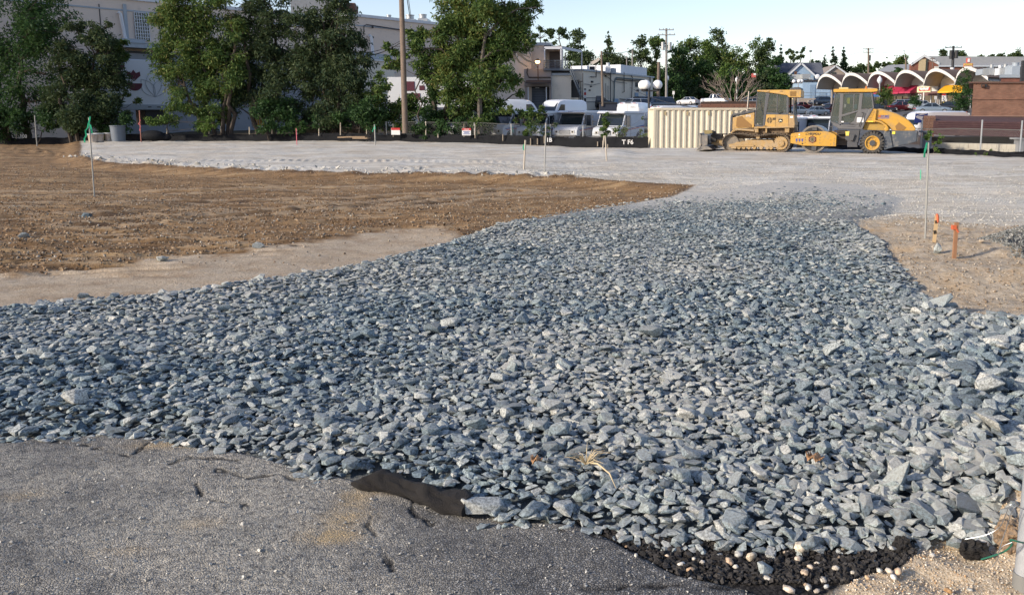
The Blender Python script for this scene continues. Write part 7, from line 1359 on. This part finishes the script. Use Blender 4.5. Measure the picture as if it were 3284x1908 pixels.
# black cloth roll
spine = [(1130, 1538), (1165, 1545), (1210, 1548), (1260, 1556), (1310, 1572), (1360, 1592), (1410, 1606), (1460, 1620), (1500, 1636)]; rad = [.008, .026, .044, .046, .038, .044, .046, .048, .046]
base = on(1320, 1590); t = thing('silt_cloth_roll', base, 0, 'crumpled black cloth roll half buried between asphalt and stones', 'cloth'); vs = []; nseg = 46; nr = 22
pts = [on(x, y+22) for x, y in spine]
for i in range(nseg+1):
    f = i/nseg*(len(pts)-1); k = min(int(f), len(pts)-2); g = f-k; c = pts[k]*(1-g)+pts[k+1]*g; rr = rad[k]*(1-g)+rad[k+1]*g
    for j in range(nr):
        a = 2*PI*j/nr; wv = 1+.6*(float(vnoise(i*.17+math.sin(a)*.9, math.cos(a)*1.4+5, 3))-.5)+.45*(float(vnoise(i*.45+math.sin(a)*2.6, math.cos(a)*3.2+9, 8))-.5); vs.append(c-base+Vector((math.sin(.35)*0, 0, 0))+Vector((.35*math.cos(a), .95*math.cos(a), 0))*rr*wv*1.2+Vector((0, 0, .012+max(math.sin(a), -.6)*rr*wv+rr*.5)))
m = MB(); m.add(vs, [(i*nr+j, (i+1)*nr+j, (i+1)*nr+(j+1) % nr, i*nr+(j+1) % nr) for i in range(nseg) for j in range(nr)]+[tuple(range(nr)), tuple(range(len(vs)-1, len(vs)-nr-1, -1))]); m.build('cloth', pm('black_cloth', (.022, .018, .015), (.006, .005, .005), 14, .85, bump=.9, bscale=260), t, True)
# dry weed on the stones
q_ = on(1880, 1530)+Vector((0, 0, .06)); t = thing('dry_weed', q_, 0, 'pale straw coloured dry weed lying on the stones', 'weed'); sm = pm('straw', (.56, .46, .28), (.42, .33, .2), 20, .8)
for i in range(26):
    a = random.uniform(0, 2*PI); L_ = random.uniform(.06, .16); p1 = Vector((math.cos(a)*.5, math.sin(a)*.5, random.uniform(.1, .9))).normalized(); pts = [Vector((0, 0, 0)), p1*L_*.5, Vector((p1.x, p1.y, p1.z*.55))*L_]; m = MB(); m.tube(pts, [.0028, .002, .0008], 4); m.build('blade', sm, t)
MB().tube([(0, 0, .01), (.05, -.04, .02), (.10, -.12, .01), (.125, -.2, -.02)], [.004, .005, .004, .001], 5).build('stem', sm, t)
for i, (px, py, l) in enumerate(((2612, 1512, 'crumpled brown dead leaf on the stones at right'), (1722, 1520, 'tan dead leaf near the dry weed'))):
    q_ = on(px, py)+Vector((0, 0, .07)); t = thing('dead_leaf', q_, .5*i, l, 'leaf'); m = MB(); g = 7; s = .075 if i == 0 else .05; vs = [((a/g-.5)*s, (b/g-.5)*s*.8, .022*math.sin(a*2.3+b)*math.cos(b*1.9+a)) for a in range(g+1) for b in range(g+1)]; m.add(vs, [(a*(g+1)+b, (a+1)*(g+1)+b, (a+1)*(g+1)+b+1, a*(g+1)+b+1) for a in range(g) for b in range(g) if (a-g/2+.5)**2+(b-g/2+.5)**2 < g*g*.26]); o = m.build('blade', pm('leaf_dead', (.42, .24, .11), (.30, .16, .08), 40, .8), t, True); sd_ = o.modifiers.new('s', 'SOLIDIFY'); sd_.thickness = .0015
# ------------------------------------------------------------------ trees and plants
BARK = pm('bark_brown', (.075, .058, .045), (.045, .036, .03), 5, .95, bump=.6); BARKG = pm('bark_grey', (.12, .105, .09), (.08, .07, .06), 5, .95, bump=.5)
LD = leafmat('leaves_dark', [(0.017, 0.043, 0.020), (0.032, 0.072, 0.026), (0.051, 0.109, 0.032), (0.080, 0.145, 0.041)]); LM = leafmat('leaves_mid', [(0.027, 0.057, 0.019), (0.047, 0.095, 0.027), (0.081, 0.142, 0.038), (0.135, 0.182, 0.047), (0.162, 0.149, 0.041)])
LB = leafmat('leaves_bright', [(0.036, 0.072, 0.022), (0.066, 0.120, 0.030), (0.120, 0.192, 0.042), (0.168, 0.240, 0.060)]); LBR = leafmat('leaves_brownish', [(0.020, 0.046, 0.026), (0.038, 0.070, 0.035), (0.072, 0.096, 0.038), (0.049, 0.087, 0.038)])
LE = leafmat('needles_dark', [(0.010, 0.027, 0.015), (0.020, 0.045, 0.020), (0.037, 0.069, 0.025)]); LDF = leafmat('leaves_far', [(0.023, 0.047, 0.023), (0.042, 0.075, 0.031), (0.072, 0.111, 0.039), (0.111, 0.143, 0.046)])
def leaves(cl, n, L_, W_, droop=.4, rng=RNG, hollow=.25, flat=.0):
    """cl: rows x,y,z,rx,ry,rz; n leaves shared by volume; every leaf one folded blade"""
    cl = np.asarray(cl, float); vol = (cl[:, 3]*cl[:, 4]*cl[:, 5])**.8; k = rng.choice(len(cl), n, p=vol/vol.sum())
    d = rng.normal(size=(n, 3)); d /= np.linalg.norm(d, axis=1)[:, None]; rr = hollow+(1.06-hollow)*rng.random(n)**.6; rr *= 1+.26*rng.normal(size=n)
    c = cl[k, :3]+d*rr[:, None]*cl[k, 3:6]
    ax = d*.7+rng.normal(size=(n, 3))*.7; ax[:, 2] -= droop; ax /= np.linalg.norm(ax, axis=1)[:, None]
    sv = np.cross(ax, rng.normal(size=(n, 3))+np.array([0, 0, .6])); sv /= np.linalg.norm(sv, axis=1)[:, None]+1e-9
    ln = L_*rng.uniform(.6, 1.3, n)[:, None]; wd = W_*rng.uniform(.6, 1.3, n)[:, None]
    return np.stack([c-ax*ln*.5, c+sv*wd*.5+ax*ln*.05, c+ax*ln*.5, c-sv*wd*.5+ax*ln*.05], 1).reshape(-1, 3)
def leafobj(name, V_, mat, parent):
    n = len(V_)//4; me = bpy.data.meshes.new(name); me.vertices.add(n*4); me.vertices.foreach_set('co', V_.astype(np.float32).ravel()); me.loops.add(n*4); me.loops.foreach_set('vertex_index', np.arange(n*4, dtype=np.int32)); me.polygons.add(n); me.polygons.foreach_set('loop_start', np.arange(0, n*4, 4, dtype=np.int32)); me.materials.append(mat); me.update(calc_edges=True)
    o = bpy.data.objects.new(name, me); C.objects.link(o); o.parent = parent; return o
def branch(m, a, b, r0, r1, rnd, wob=.08, n=5):
    L_ = (b-a).length; pts = [a+(b-a)*(i/n)+Vector((rnd.uniform(-1, 1), rnd.uniform(-1, 1), rnd.uniform(-.4, .8)))*wob*L_*math.sin(PI*i/n) for i in range(n+1)]; m.tube(pts, [r0+(r1-r0)*i/n for i in range(n+1)], 6); return pts
def tree_px(name, D, base, blobs, mat, label, nl=6000, leaf=(.27, .085), trunks=((0, 0),), tr=.16, cat='tree', group=None, depth=1.0, bark=BARK, droop=.4, seed=1, sub=7, show_branch=True, ztop=None):
    """blobs: (px, py, r_px) clumps of the crown as seen; each is broken up into sub clumps with depth"""
    nl = int(nl*(1.55 if leaf == (.27, .085) else 1)); rnd = random.Random(seed); rng = np.random.default_rng(seed); b0 = P(base[0], base[1], D); gzv = gz(b0.x, D); b0.z = min(b0.z, gzv+.3) if False else gzv
    t = thing(name, b0, 0, label, cat, group); cl = []; cen = []
    for (px, py, r_) in blobs:
        c = P(px, py, D)-b0; r = r_*D/FPX; c.y += rnd.uniform(-.5, .5)*r*depth; cen.append((c, r))
        for k in range(sub):
            d = Vector((rnd.gauss(0, 1), rnd.gauss(0, 1)*depth, rnd.gauss(0, 1))).normalized()*r*rnd.uniform(.35, .85); s = r*rnd.uniform(.28, .5)*(1.35 if D > 150 else 1); cl.append((c.x+d.x, c.y+d.y, c.z+d.z, s*1.15, s*1.15, s*.8))
    leafobj('crown', leaves(cl, nl, leaf[0], leaf[1], droop, rng), mat, t)
    m = MB(); roots = []
    for (dx, lean) in trunks:
        r0 = Vector((dx*D/FPX, rnd.uniform(-.3, .3), -.1)); best = min(cen, key=lambda c: abs(c[0].x-r0.x-lean*D/FPX)+.3*abs(c[0].z-np.mean([q[0].z for q in cen]))); tip = best[0]; pts = branch(m, r0, tip, tr, tr*.5, rnd, .05, 8); roots.append(pts)
    for c, r in cen:
        al = [p for pts in roots for p in pts[2:]]; low = [p for p in al if p.z < c.z+.3*r] or al; s = min(low, key=lambda p: (p-c).length); branch(m, s, c, tr*.42, tr*.10, rnd, .10)
        for k in range(4 if show_branch else 0):
            d = Vector((rnd.gauss(0, 1), rnd.gauss(0, 1), rnd.gauss(.2, .8))).normalized()*r*.9; branch(m, c, c+d, tr*.12, .012, rnd, .1, 3)
    m.build('trunk', bark, t, True); return t
Dn = 57
G1 = None
tree_px('leafy_tree', Dn, (40, 425), [(-120, 60, 130), (40, 40, 120), (130, 60, 90), (-60, 180, 130), (60, 190, 120), (150, 150, 75), (190, 110, 50), (0, 310, 110), (110, 310, 90), (-130, 320, 120), (120, -40, 90), (-20, -60, 120), (215, 60, 35), (60, 400, 60), (-30, 400, 70), (160, 240, 50), (180, 330, 50)], LD, 'largest dark feathery tree at the far left edge', 20250, trunks=((0, -40), (35, 30), (-60, -60)), tr=.25, seed=11)
tree_px('leafy_tree', Dn-.6, (235, 425), [(235, 150, 60), (255, 90, 34), (320, 110, 36), (345, 80, 18), (290, 190, 80), (350, 175, 35), (230, 260, 75), (330, 270, 75), (375, 240, 22), (260, 350, 75), (350, 360, 50), (190, 350, 60), (405, 370, 22), (330, 130, 50), (240, 400, 50), (320, 400, 55), (365, 330, 30), (300, 330, 60), (200, 200, 45)], LBR, 'dark brownish tree left of the white trailer', 17550, trunks=((0, -20), (12, 20), (-10, -10), (22, 40)), tr=.14, seed=12)
tree_px('young_tree', Dn+1.0, (400, 425), [(385, 150, 26), (380, 185, 26), (405, 300, 14), (440, 325, 14)], LM, 'light green branches hanging before the white trailer', 1300, trunks=((0, 0),), tr=.06, seed=13)
tree_px('leafy_tree', Dn, (690, 425), [(580, 20, 60), (660, 10, 70), (530, 60, 45), (530, 130, 42), (600, 110, 80), (700, 90, 80), (560, 200, 75), (660, 190, 90), (530, 180, 36), (730, 180, 80), (600, 280, 75), (700, 280, 80), (580, 310, 36), (640, 340, 55), (555, 250, 40), (620, -50, 60), (730, 20, 50), (590, 360, 50), (700, 350, 60), (660, 400, 45), (750, 260, 60), (760, 120, 55), (580, 60, 60), (640, 120, 70)], LM, 'tall green tree standing just right of the white trailer', 22950, trunks=((0, -30), (35, 20), (50, 60), (-20, -60), (25, 0)), tr=.15, seed=14)
tree_px('leafy_tree', Dn+.8, (860, 425), [(800, 20, 45), (850, 30, 55), (900, 20, 45), (790, 110, 70), (880, 120, 80), (960, 90, 55), (820, 210, 85), (920, 210, 80), (800, 300, 75), (900, 310, 80), (990, 60, 45), (985, 170, 60), (860, -30, 30), (760, 180, 60), (780, 250, 60), (850, 360, 60), (920, 360, 60), (960, 210, 60), (980, 280, 55), (850, 160, 70), (760, 340, 45), (880, 60, 60)], LBR, 'brownish tree in the middle of the tree screen, behind the yellow gate', 20250, trunks=((0, -20), (15, 20), (-30, -20)), tr=.16, seed=15)
tree_px('leafy_tree', Dn+.2, (1055, 425), [(1030, 30, 45), (1080, 40, 50), (1100, 10, 25), (1040, 110, 70), (1110, 110, 60), (1150, 140, 35), (1050, 200, 85), (1130, 210, 60), (1030, 300, 80), (1110, 300, 65), (1160, 190, 26), (1165, 260, 30), (990, 250, 60), (1180, 170, 16), (1150, 310, 40), (1000, 160, 60), (1000, 350, 50), (1060, 370, 60), (1120, 370, 50), (1080, 160, 60), (1090, 260, 70)], LBR, 'dense tree with long drooping leaves left of the beige building corner', 20250, trunks=((0, -20), (-20, 10), (25, 30)), tr=.2, seed=16, droop=.7)
tree_px('shrub', Dn-1.2, (860, 432), [(820, 350, 45), (880, 350, 55), (920, 385, 45), (850, 395, 40)], LD, 'round dark shrub under the brownish tree beside the yellow gate', 3500, (.22, .11), tr=.05, cat='shrub', seed=17)
tree_px('shrub', Dn-1.4, (530, 432), [(500, 395, 30), (540, 385, 32), (640, 400, 26), (660, 415, 22), (680, 395, 24)], LB, 'low bright green shrub below the trailer wheels', 1500, (.2, .10), tr=.04, cat='shrub', seed=18)
tree_px('shrub', Dn-1, (120, 432), [(60, 385, 50), (150, 380, 60), (240, 390, 50), (320, 395, 50), (-40, 380, 60), (400, 400, 40)], LD, 'dark undergrowth under the leftmost trees', 6500, (.22, .10), tr=.04, cat='shrub', seed=19)
tree_px('shrub', Dn-1.2, (1150, 432), [(1100, 385, 40), (1170, 350, 55), (1200, 385, 50), (1020, 395, 30), (960, 400, 30)], LD, 'dark undergrowth below the drooping tree', 4500, (.22, .10), tr=.05, cat='shrub', seed=20)
tree_px('shrub', Dn-.4, (1250, 430), [(1215, 240, 20), (1225, 280, 34), (1200, 310, 34), (1250, 330, 50), (1290, 360, 60), (1230, 380, 50), (1185, 270, 16), (1320, 320, 26)], LM, 'pointed green shrub left of the wooden pole', 5500, (.26, .11), trunks=((0, -30), (20, 10)), tr=.07, cat='shrub', seed=21)
tree_px('small_tree', Dn-1.5, (1290, 430), [(1240, 150, 18), (1265, 165, 20), (1245, 205, 26), (1270, 215, 24), (1300, 185, 20), (1330, 105, 30), (1350, 120, 28)], LM, 'thin branches with yellowing leaves crossing the wooden pole', 1500, (.30, .12), trunks=((60, 20),), tr=.06, seed=22)
tree_px('ivy_tree', Dn-1, (1400, 430), [(1350, 220, 30), (1375, 260, 36), (1385, 310, 40), (1380, 360, 44), (1420, 250, 30), (1445, 300, 30), (1370, 400, 46), (1430, 390, 46)], LD, 'ivy covered trunk standing left in the big leafy tree', 6000, (.17, .12), trunks=((-5, -30), (10, 20)), tr=.3, seed=23)
tree_px('big_tree', Dn-2, (1540, 430), [(1450, 30, 60), (1540, -10, 90), (1620, 20, 70), (1690, 10, 40), (1720, 25, 18), (1735, 40, 12), (1430, 80, 45), (1500, 90, 80), (1590, 100, 80), (1660, 110, 55), (1400, 110, 36), (1350, 175, 45), (1420, 180, 75), (1510, 190, 80), (1600, 190, 60), (1690, 150, 36), (1330, 150, 30), (1450, 260, 65), (1530, 270, 75), (1620, 250, 50), (1655, 260, 26), (1660, 300, 22), (1540, 340, 55), (1480, 350, 45), (1590, 330, 36), (1440, 310, 34), (1545, 400, 42), (1350, 240, 28), (1640, 60, 60), (1680, 70, 40), (1480, 140, 60), (1560, 150, 70), (1450, 220, 60), (1570, 230, 70), (1500, 320, 60), (1380, 210, 40), (1560, 50, 80), (1480, 60, 60), (1620, 150, 50)], LM, 'big spreading green tree between the wooden pole and the mail trucks', 35100, trunks=((0, -10), (5, 20)), tr=.24, seed=24, sub=8)
tree_px('shrub', Dn-2.2, (1500, 438), [(1480, 400, 38), (1420, 415, 34), (1560, 395, 36), (1520, 425, 26), (1350, 420, 34)], LD, 'dark shrubs round the foot of the big tree', 4000, (.2, .1), tr=.05, cat='shrub', seed=25)
# limbs of the big tree that show against the wall
t = bpy.data.objects['big_tree']; m = bw(t); Dl = Dn-2.5; rnd = random.Random(5)
for pts in ([(1540, 430), (1538, 300), (1545, 200), (1560, 90), (1565, 0)], [(1545, 195), (1580, 165), (1620, 160), (1660, 170), (1700, 185)], [(1640, 165), (1665, 200), (1690, 215)], [(1660, 172), (1690, 195), (1715, 203), (1724, 220)], [(1548, 225), (1590, 220), (1630, 225)], [(1555, 120), (1610, 60), (1660, 30), (1720, 25)]): m.tube([P(x, y, Dl) for x, y in pts], [.17*(1-i/len(pts))+.03 for i in range(len(pts))] if pts[0][0] == 1540 else [.075*(1-i/len(pts))+.015 for i in range(len(pts))], 6)
m.build('limb', BARKG, t, True)
# vines and saplings over the truck fence
tree_px('vine', 52.6, (1690, 448), [(1670, 360, 20), (1700, 365, 22), (1730, 372, 20), (1640, 355, 18), (1695, 400, 18), (1690, 430, 14), (1610, 358, 16), (1740, 350, 14), (1655, 385, 12)], LM, 'leafy vine hanging on the fence before the left mail trucks', 2600, (.15, .09), tr=.03, cat='vine', seed=26)
tree_px('vine', 51.5, (1760, 448), [(1720, 400, 22), (1750, 420, 22), (1705, 420, 16), (1780, 400, 12)], LDF, 'thin vine leaves across the third mail truck', 420, (.13, .09), tr=.02, cat='vine', seed=27)
tree_px('sapling', 50.2, (1938, 462), [(1943, 370, 12), (1940, 392, 15), (1942, 415, 16), (1938, 435, 12)], LM, 'small upright sapling growing before the fourth mail truck', 900, (.15, .09), tr=.025, cat='sapling', seed=28)
tree_px('vine', 50.0, (1990, 462), [(1975, 415, 16), (2000, 425, 18), (1985, 440, 14), (2055, 420, 10), (2066, 440, 14), (2062, 380, 8), (2050, 455, 12)], LM, 'sparse vine on the fence before the last mail truck', 520, (.13, .09), tr=.02, cat='vine', seed=29)
tree_px('weed_plant', 37.0, (2985, 500), [(2982, 428, 12), (2970, 440, 9), (3018, 440, 10), (3012, 455, 8), (3000, 475, 10), (3010, 488, 8), (2996, 460, 6)], LB, 'tall weed with broad leaves beside the green ribboned pole', 150, (.17, .12), tr=.015, cat='weed', seed=30, show_branch=False)
tree_px('weed_plant', 35.2, (3170, 500), [(3160, 492, 8), (3180, 488, 10), (3200, 494, 8), (3130, 495, 5), (3225, 496, 5)], LB, 'low thin weeds before the pale block wall', 200, (.10, .03), tr=.01, cat='weed', seed=31)
# bare shrub in the planter
base = P(2355, 338, 69); t = thing('bare_shrub', base, 0, 'wide bare branched shrub with leafy tips behind the container', 'shrub'); m = bw(t); rnd = random.Random(9); tips = []
def grow(a, d, L_, r, k):
    b = a+d*L_; m.tube([a, (a+b)/2+Vector((rnd.uniform(-.05, .05), 0, rnd.uniform(-.02, .06)))*L_, b], [r, r*.8, r*.6], 5)
    if k == 0: tips.append(b); return
    for _ in range(2 if k < 3 else 3):
        nd = (d+Vector((rnd.gauss(0, .42), rnd.gauss(0, .3), rnd.gauss(.12, .25)))).normalized(); grow(b, nd, L_*rnd.uniform(.62, .95), r*.62, k-1)
for i in range(11): a = R(22+i*13.6); grow(base+Vector((rnd.uniform(-.3, .3), 0, .1)), Vector((math.cos(a), rnd.uniform(-.2, .2), math.sin(a)*.9)).normalized(), rnd.uniform(.85, 1.15), .055, 3)
m.build('branches', pm('bark_pale', (.26, .21, .17), (.19, .155, .13), 6, .9), t, True)
lc = []
for px, py, r_ in ((2322, 222, 12), (2335, 212, 10), (2355, 225, 9), (2310, 235, 10), (2330, 238, 9), (2390, 225, 6), (2376, 230, 5), (2300, 255, 5), (2270, 262, 5), (2430, 230, 6)): c = P(px, py, 69)-base; r = r_*69/FPX; lc.append((c.x, c.y, c.z, r, r, r))
leafobj('leaves', leaves(lc, 420, .2, .13, .8), LB, t)
tt = thing('red_flag', P(2417, 250, 68), 0, 'small red and white flag caught in the bare shrub', 'flag'); m = bw(tt); pb(m, 2410, 237, 2424, 249, 68, .03); m.build('cloth', pm('flag_red', (.55, .12, .10)), tt); m = bw(tt); pb(m, 2417, 236, 2424, 242, 67.97, .03); m.build('white_patch', DEW, tt)
# background woods: every tree a thing
BG = [ # px, top, base, halfwidth, D, mat, kind, label
 (1735, 85, 235, 38, 190, LDF, 'airy', 'airy flat topped tree right of the big tree against the sky'), (1790, 80, 235, 40, 195, LDF, 'airy', 'airy tree with open crown above the porch roof'), (1850, 95, 240, 45, 185, LDF, 'round', 'rounded mid green tree above the porch'),
 (1950, 102, 240, 45, 200, LDF, 'cone', 'pyramid shaped tree above the cream building'), (1885, 165, 250, 50, 180, LBR, 'round', 'low brownish tree behind the curved antenna'), (1990, 170, 250, 50, 180, LBR, 'round', 'low brownish tree behind the thin poles'),
 (2060, 115, 330, 50, 165, LDF, 'round', 'tall tree left of the grey utility pole'), (2100, 118, 335, 45, 168, LM, 'round', 'ragged green tree directly behind the grey utility pole'), (2170, 150, 335, 50, 172, LD, 'round', 'dark tree just right of the grey utility pole'),
 (2200, 128, 335, 60, 180, LM, 'round', 'yellowish green tree behind the lone white sedan'), (2300, 92, 335, 62, 190, LDF, 'round', 'tallest tree in the middle of the dark wood'), (2265, 135, 335, 48, 176, LB, 'round', 'brightest green tree in the dark wood'), (2360, 150, 335, 55, 176, LM, 'round', 'green tree above the white acorn lamp'), (2250, 200, 338, 60, 174, LD, 'round', 'dark tree behind the white pickup'), (2330, 215, 338, 60, 173, LD, 'round', 'shaded tree behind the bare shrub, left'),
 (2420, 125, 330, 52, 188, LM, 'round', 'green tree right of the middle of the dark wood'), (2465, 122, 330, 48, 186, LDF, 'round', 'broad green tree left of the blue house'), (2440, 210, 335, 55, 178, LD, 'round', 'shaded tree behind the bulldozer cab'), (2150, 230, 335, 50, 168, LD, 'round', 'dark low tree behind the small white sign'),
 (2505, 142, 260, 22, 230, LE, 'cone', 'narrow dark evergreen left of the blue house roof'), (2533, 150, 250, 18, 235, LDF, 'airy', 'thin sparse tree above the blue house'), (2560, 140, 245, 22, 240, LDF, 'airy', 'leaning airy tree above the blue house gable'),
 (2672, 150, 255, 24, 260, LE, 'cone', 'tallest pointed evergreen of the trio above the tan house'), (2645, 175, 255, 26, 258, LE, 'cone', 'left pointed evergreen of the trio'), (2705, 150, 255, 24, 262, LE, 'cone', 'right pointed evergreen of the trio'), (2625, 195, 250, 22, 255, LE, 'round', 'low dark tree left of the evergreen trio'),
 (2765, 205, 262, 30, 270, LDF, 'round', 'low tree below the tilted utility pole'), (2735, 215, 262, 22, 262, LDF, 'round', 'small tree right of the evergreen trio'), (2830, 195, 240, 30, 290, LDF, 'airy', 'pale distant tree left of the grey roof'), (2885, 180, 232, 32, 285, LM, 'round', 'distant tree above the grey roof'), (2880, 218, 262, 22, 170, LD, 'round', 'dark bush behind the third vault roof'),
 (3025, 162, 195, 20, 330, LBR, 'round', 'distant tree left of the dark pole over the brick hall'), (3080, 165, 195, 24, 330, LDF, 'round', 'distant tree right of the dark pole over the brick hall'), (3148, 178, 200, 14, 350, LDF, 'round', 'small far tree over the brick hall roof'), (3210, 172, 200, 22, 350, LDF, 'round', 'far tree over the hall roof, second from right edge'), (3265, 165, 200, 26, 345, LDF, 'round', 'far tree at the right edge above the hall'), (3180, 178, 200, 14, 352, LBR, 'round', 'brownish far tree over the hall roof'),
 (3240, 176, 200, 16, 352, LDF, 'round', 'small far tree near the right edge'), (2600, 192, 245, 16, 262, LDF, 'round', 'small tree beneath the square lamp head'), (2790, 210, 255, 20, 268, LM, 'round', 'small green tree right of the tilted pole foot'),
 (2836, 275, 340, 36, 122, LM, 'round', 'green bush tree before the pink awnings, right of the roller cab'), (2940, 313, 345, 26, 118, LD, 'ball', 'clipped round dark bush before the shops'), (3095, 215, 352, 34, 104, LD, 'tall', 'tall dark bush beside the brick wall, before the yellow awning')]
for i, (px, yt, yb, hw, D, mat, kind, label) in enumerate(BG):
    D = D+14 if 160 < D < 200 else D
    rnd = random.Random(100+i); H = yb-yt; bl = []
    if kind == 'cone':
        for k in range(9): f = k/8; bl.append((px+rnd.uniform(-.2, .2)*hw*f, yt+4+f*H*.85, hw*(.16+.72*f)*.8))
    elif kind == 'airy':
        for k in range(8): bl.append((px+rnd.uniform(-.8, .8)*hw, yt+8+rnd.random()**1.4*H*.62, hw*rnd.uniform(.18, .34)))
    elif kind == 'ball': bl = [(px, (yt+yb)/2, hw*.85), (px-hw*.3, (yt+yb)/2+4, hw*.6), (px+hw*.3, (yt+yb)/2+4, hw*.6)]
    elif kind == 'tall':
        for k in range(10): f = k/9; bl.append((px+rnd.uniform(-.25, .25)*hw, yt+14+f*(H-24), hw*(.45+.5*min(1, f*1.6))))
    else:
        for k in range(13): a = rnd.uniform(0, 2*PI); q_ = rnd.random()**.6; bl.append((px+hw*.75*q_*math.cos(a), yt+.36*H+.34*H*q_*math.sin(a)*-1+0, hw*rnd.uniform(.26, .46)))
        bl.append((px, yt+hw*.35, hw*.4)); bl += [(px+s*hw*.55, yt+H*g_, hw*.42) for s in (-1, 0, 1) for g_ in (.62, .84)] if D < 200 and H > 80 else [(px+s*hw*.5, yt+H*.75, hw*.45) for s in (-1, 0, 1)]
    area = hw*H*(D/FPX)**2; near = D < 130; lf = (.26, .13) if near else (.20+D*.0018, .13+D*.0010)
    n = int(min(9000, max(900, area*(420 if near else 80)*(.35 if kind == 'airy' else 1))))
    tree_px('bush' if kind in ('ball', 'tall') or yb-yt < 66 and D < 130 else 'evergreen_tree' if kind == 'cone' and mat is LE else 'distant_tree', D, (px, yb), bl, mat, label, n, lf, tr=.22 if not near else .08, cat='bush' if kind in ('ball', 'tall') else 'tree', group=None, seed=200+i, sub=6, droop=.1, show_branch=kind == 'airy')
FILL = [(2040, 250), (2090, 240), (2140, 265), (2190, 235), (2230, 270), (2280, 250), (2320, 270), (2370, 255), (2400, 285), (2450, 265), (2480, 290), (2505, 250), (2420, 235), (2340, 225), (2130, 205), (2215, 205), (2500, 205)]
FL = ['dark low tree directly left of the globe lamps', 'dark low tree above the stub pole', 'dark low tree touching the grey utility pole', 'shaded tree just left of the lone white sedan', 'shaded tree right above the lone white sedan', 'dark tree between the white sedan and the white pickup', 'dark tree over the cab of the white pickup', 'dark tree below the white acorn lamp, behind the bare shrub', 'low shaded tree behind the right branches of the bare shrub', 'shaded tree left of the dozer cab roof', 'lowest dark tree just above the dozer cab roof', 'dark tree touching the eave of the blue house', 'upper shaded tree behind the red flag', 'shaded tree behind the leafy tips of the bare shrub', 'dark crown level with the transformer cans, left of the wood', 'dark crown right of the transformer cans', 'dark crown beside the roof of the blue house']
for i, (px, yt) in enumerate(FILL):
    rnd = random.Random(400+i); bl = [(px+rnd.uniform(-24, 24), rnd.uniform(yt, 325), rnd.uniform(15, 24)) for k in range(10)]; D = 190+rnd.uniform(-5, 5)
    tree_px('understorey_tree', D, (px, 338), bl, LD if i % 3 else LBR, FL[i], 3600, (.5, .3), tr=.15, cat='tree', seed=500+i, sub=5, droop=.1, show_branch=False)
# far woods along the hill, one mass
cl = []
for k in range(120):
    u_ = -.80+1.45*k/119; D = 330+random.uniform(-15, 40); px = PCX+FPX*u_; yt = float(np.interp(px, [-400, 1700, 2000, 2500, 2700, 3300, 3700], [330, 250, 215, 232, 232, 200, 196]))+random.uniform(-6, 10); c = P(px, yt, D); r = random.uniform(4, 7); cl.append((c.x, c.y, c.z-r, r*1.2, r, r*1.2)); cl.append((c.x, c.y, c.z-r*2.2, r*1.4, r, r*1.2))
o = leafobj('far_woods', leaves(cl, 26000, 1.3, .8, .1), LDF, None); o['kind'] = 'stuff'
# trees standing outside the left edge: they shade the screen of trees and the left part of the pad, as in the photograph
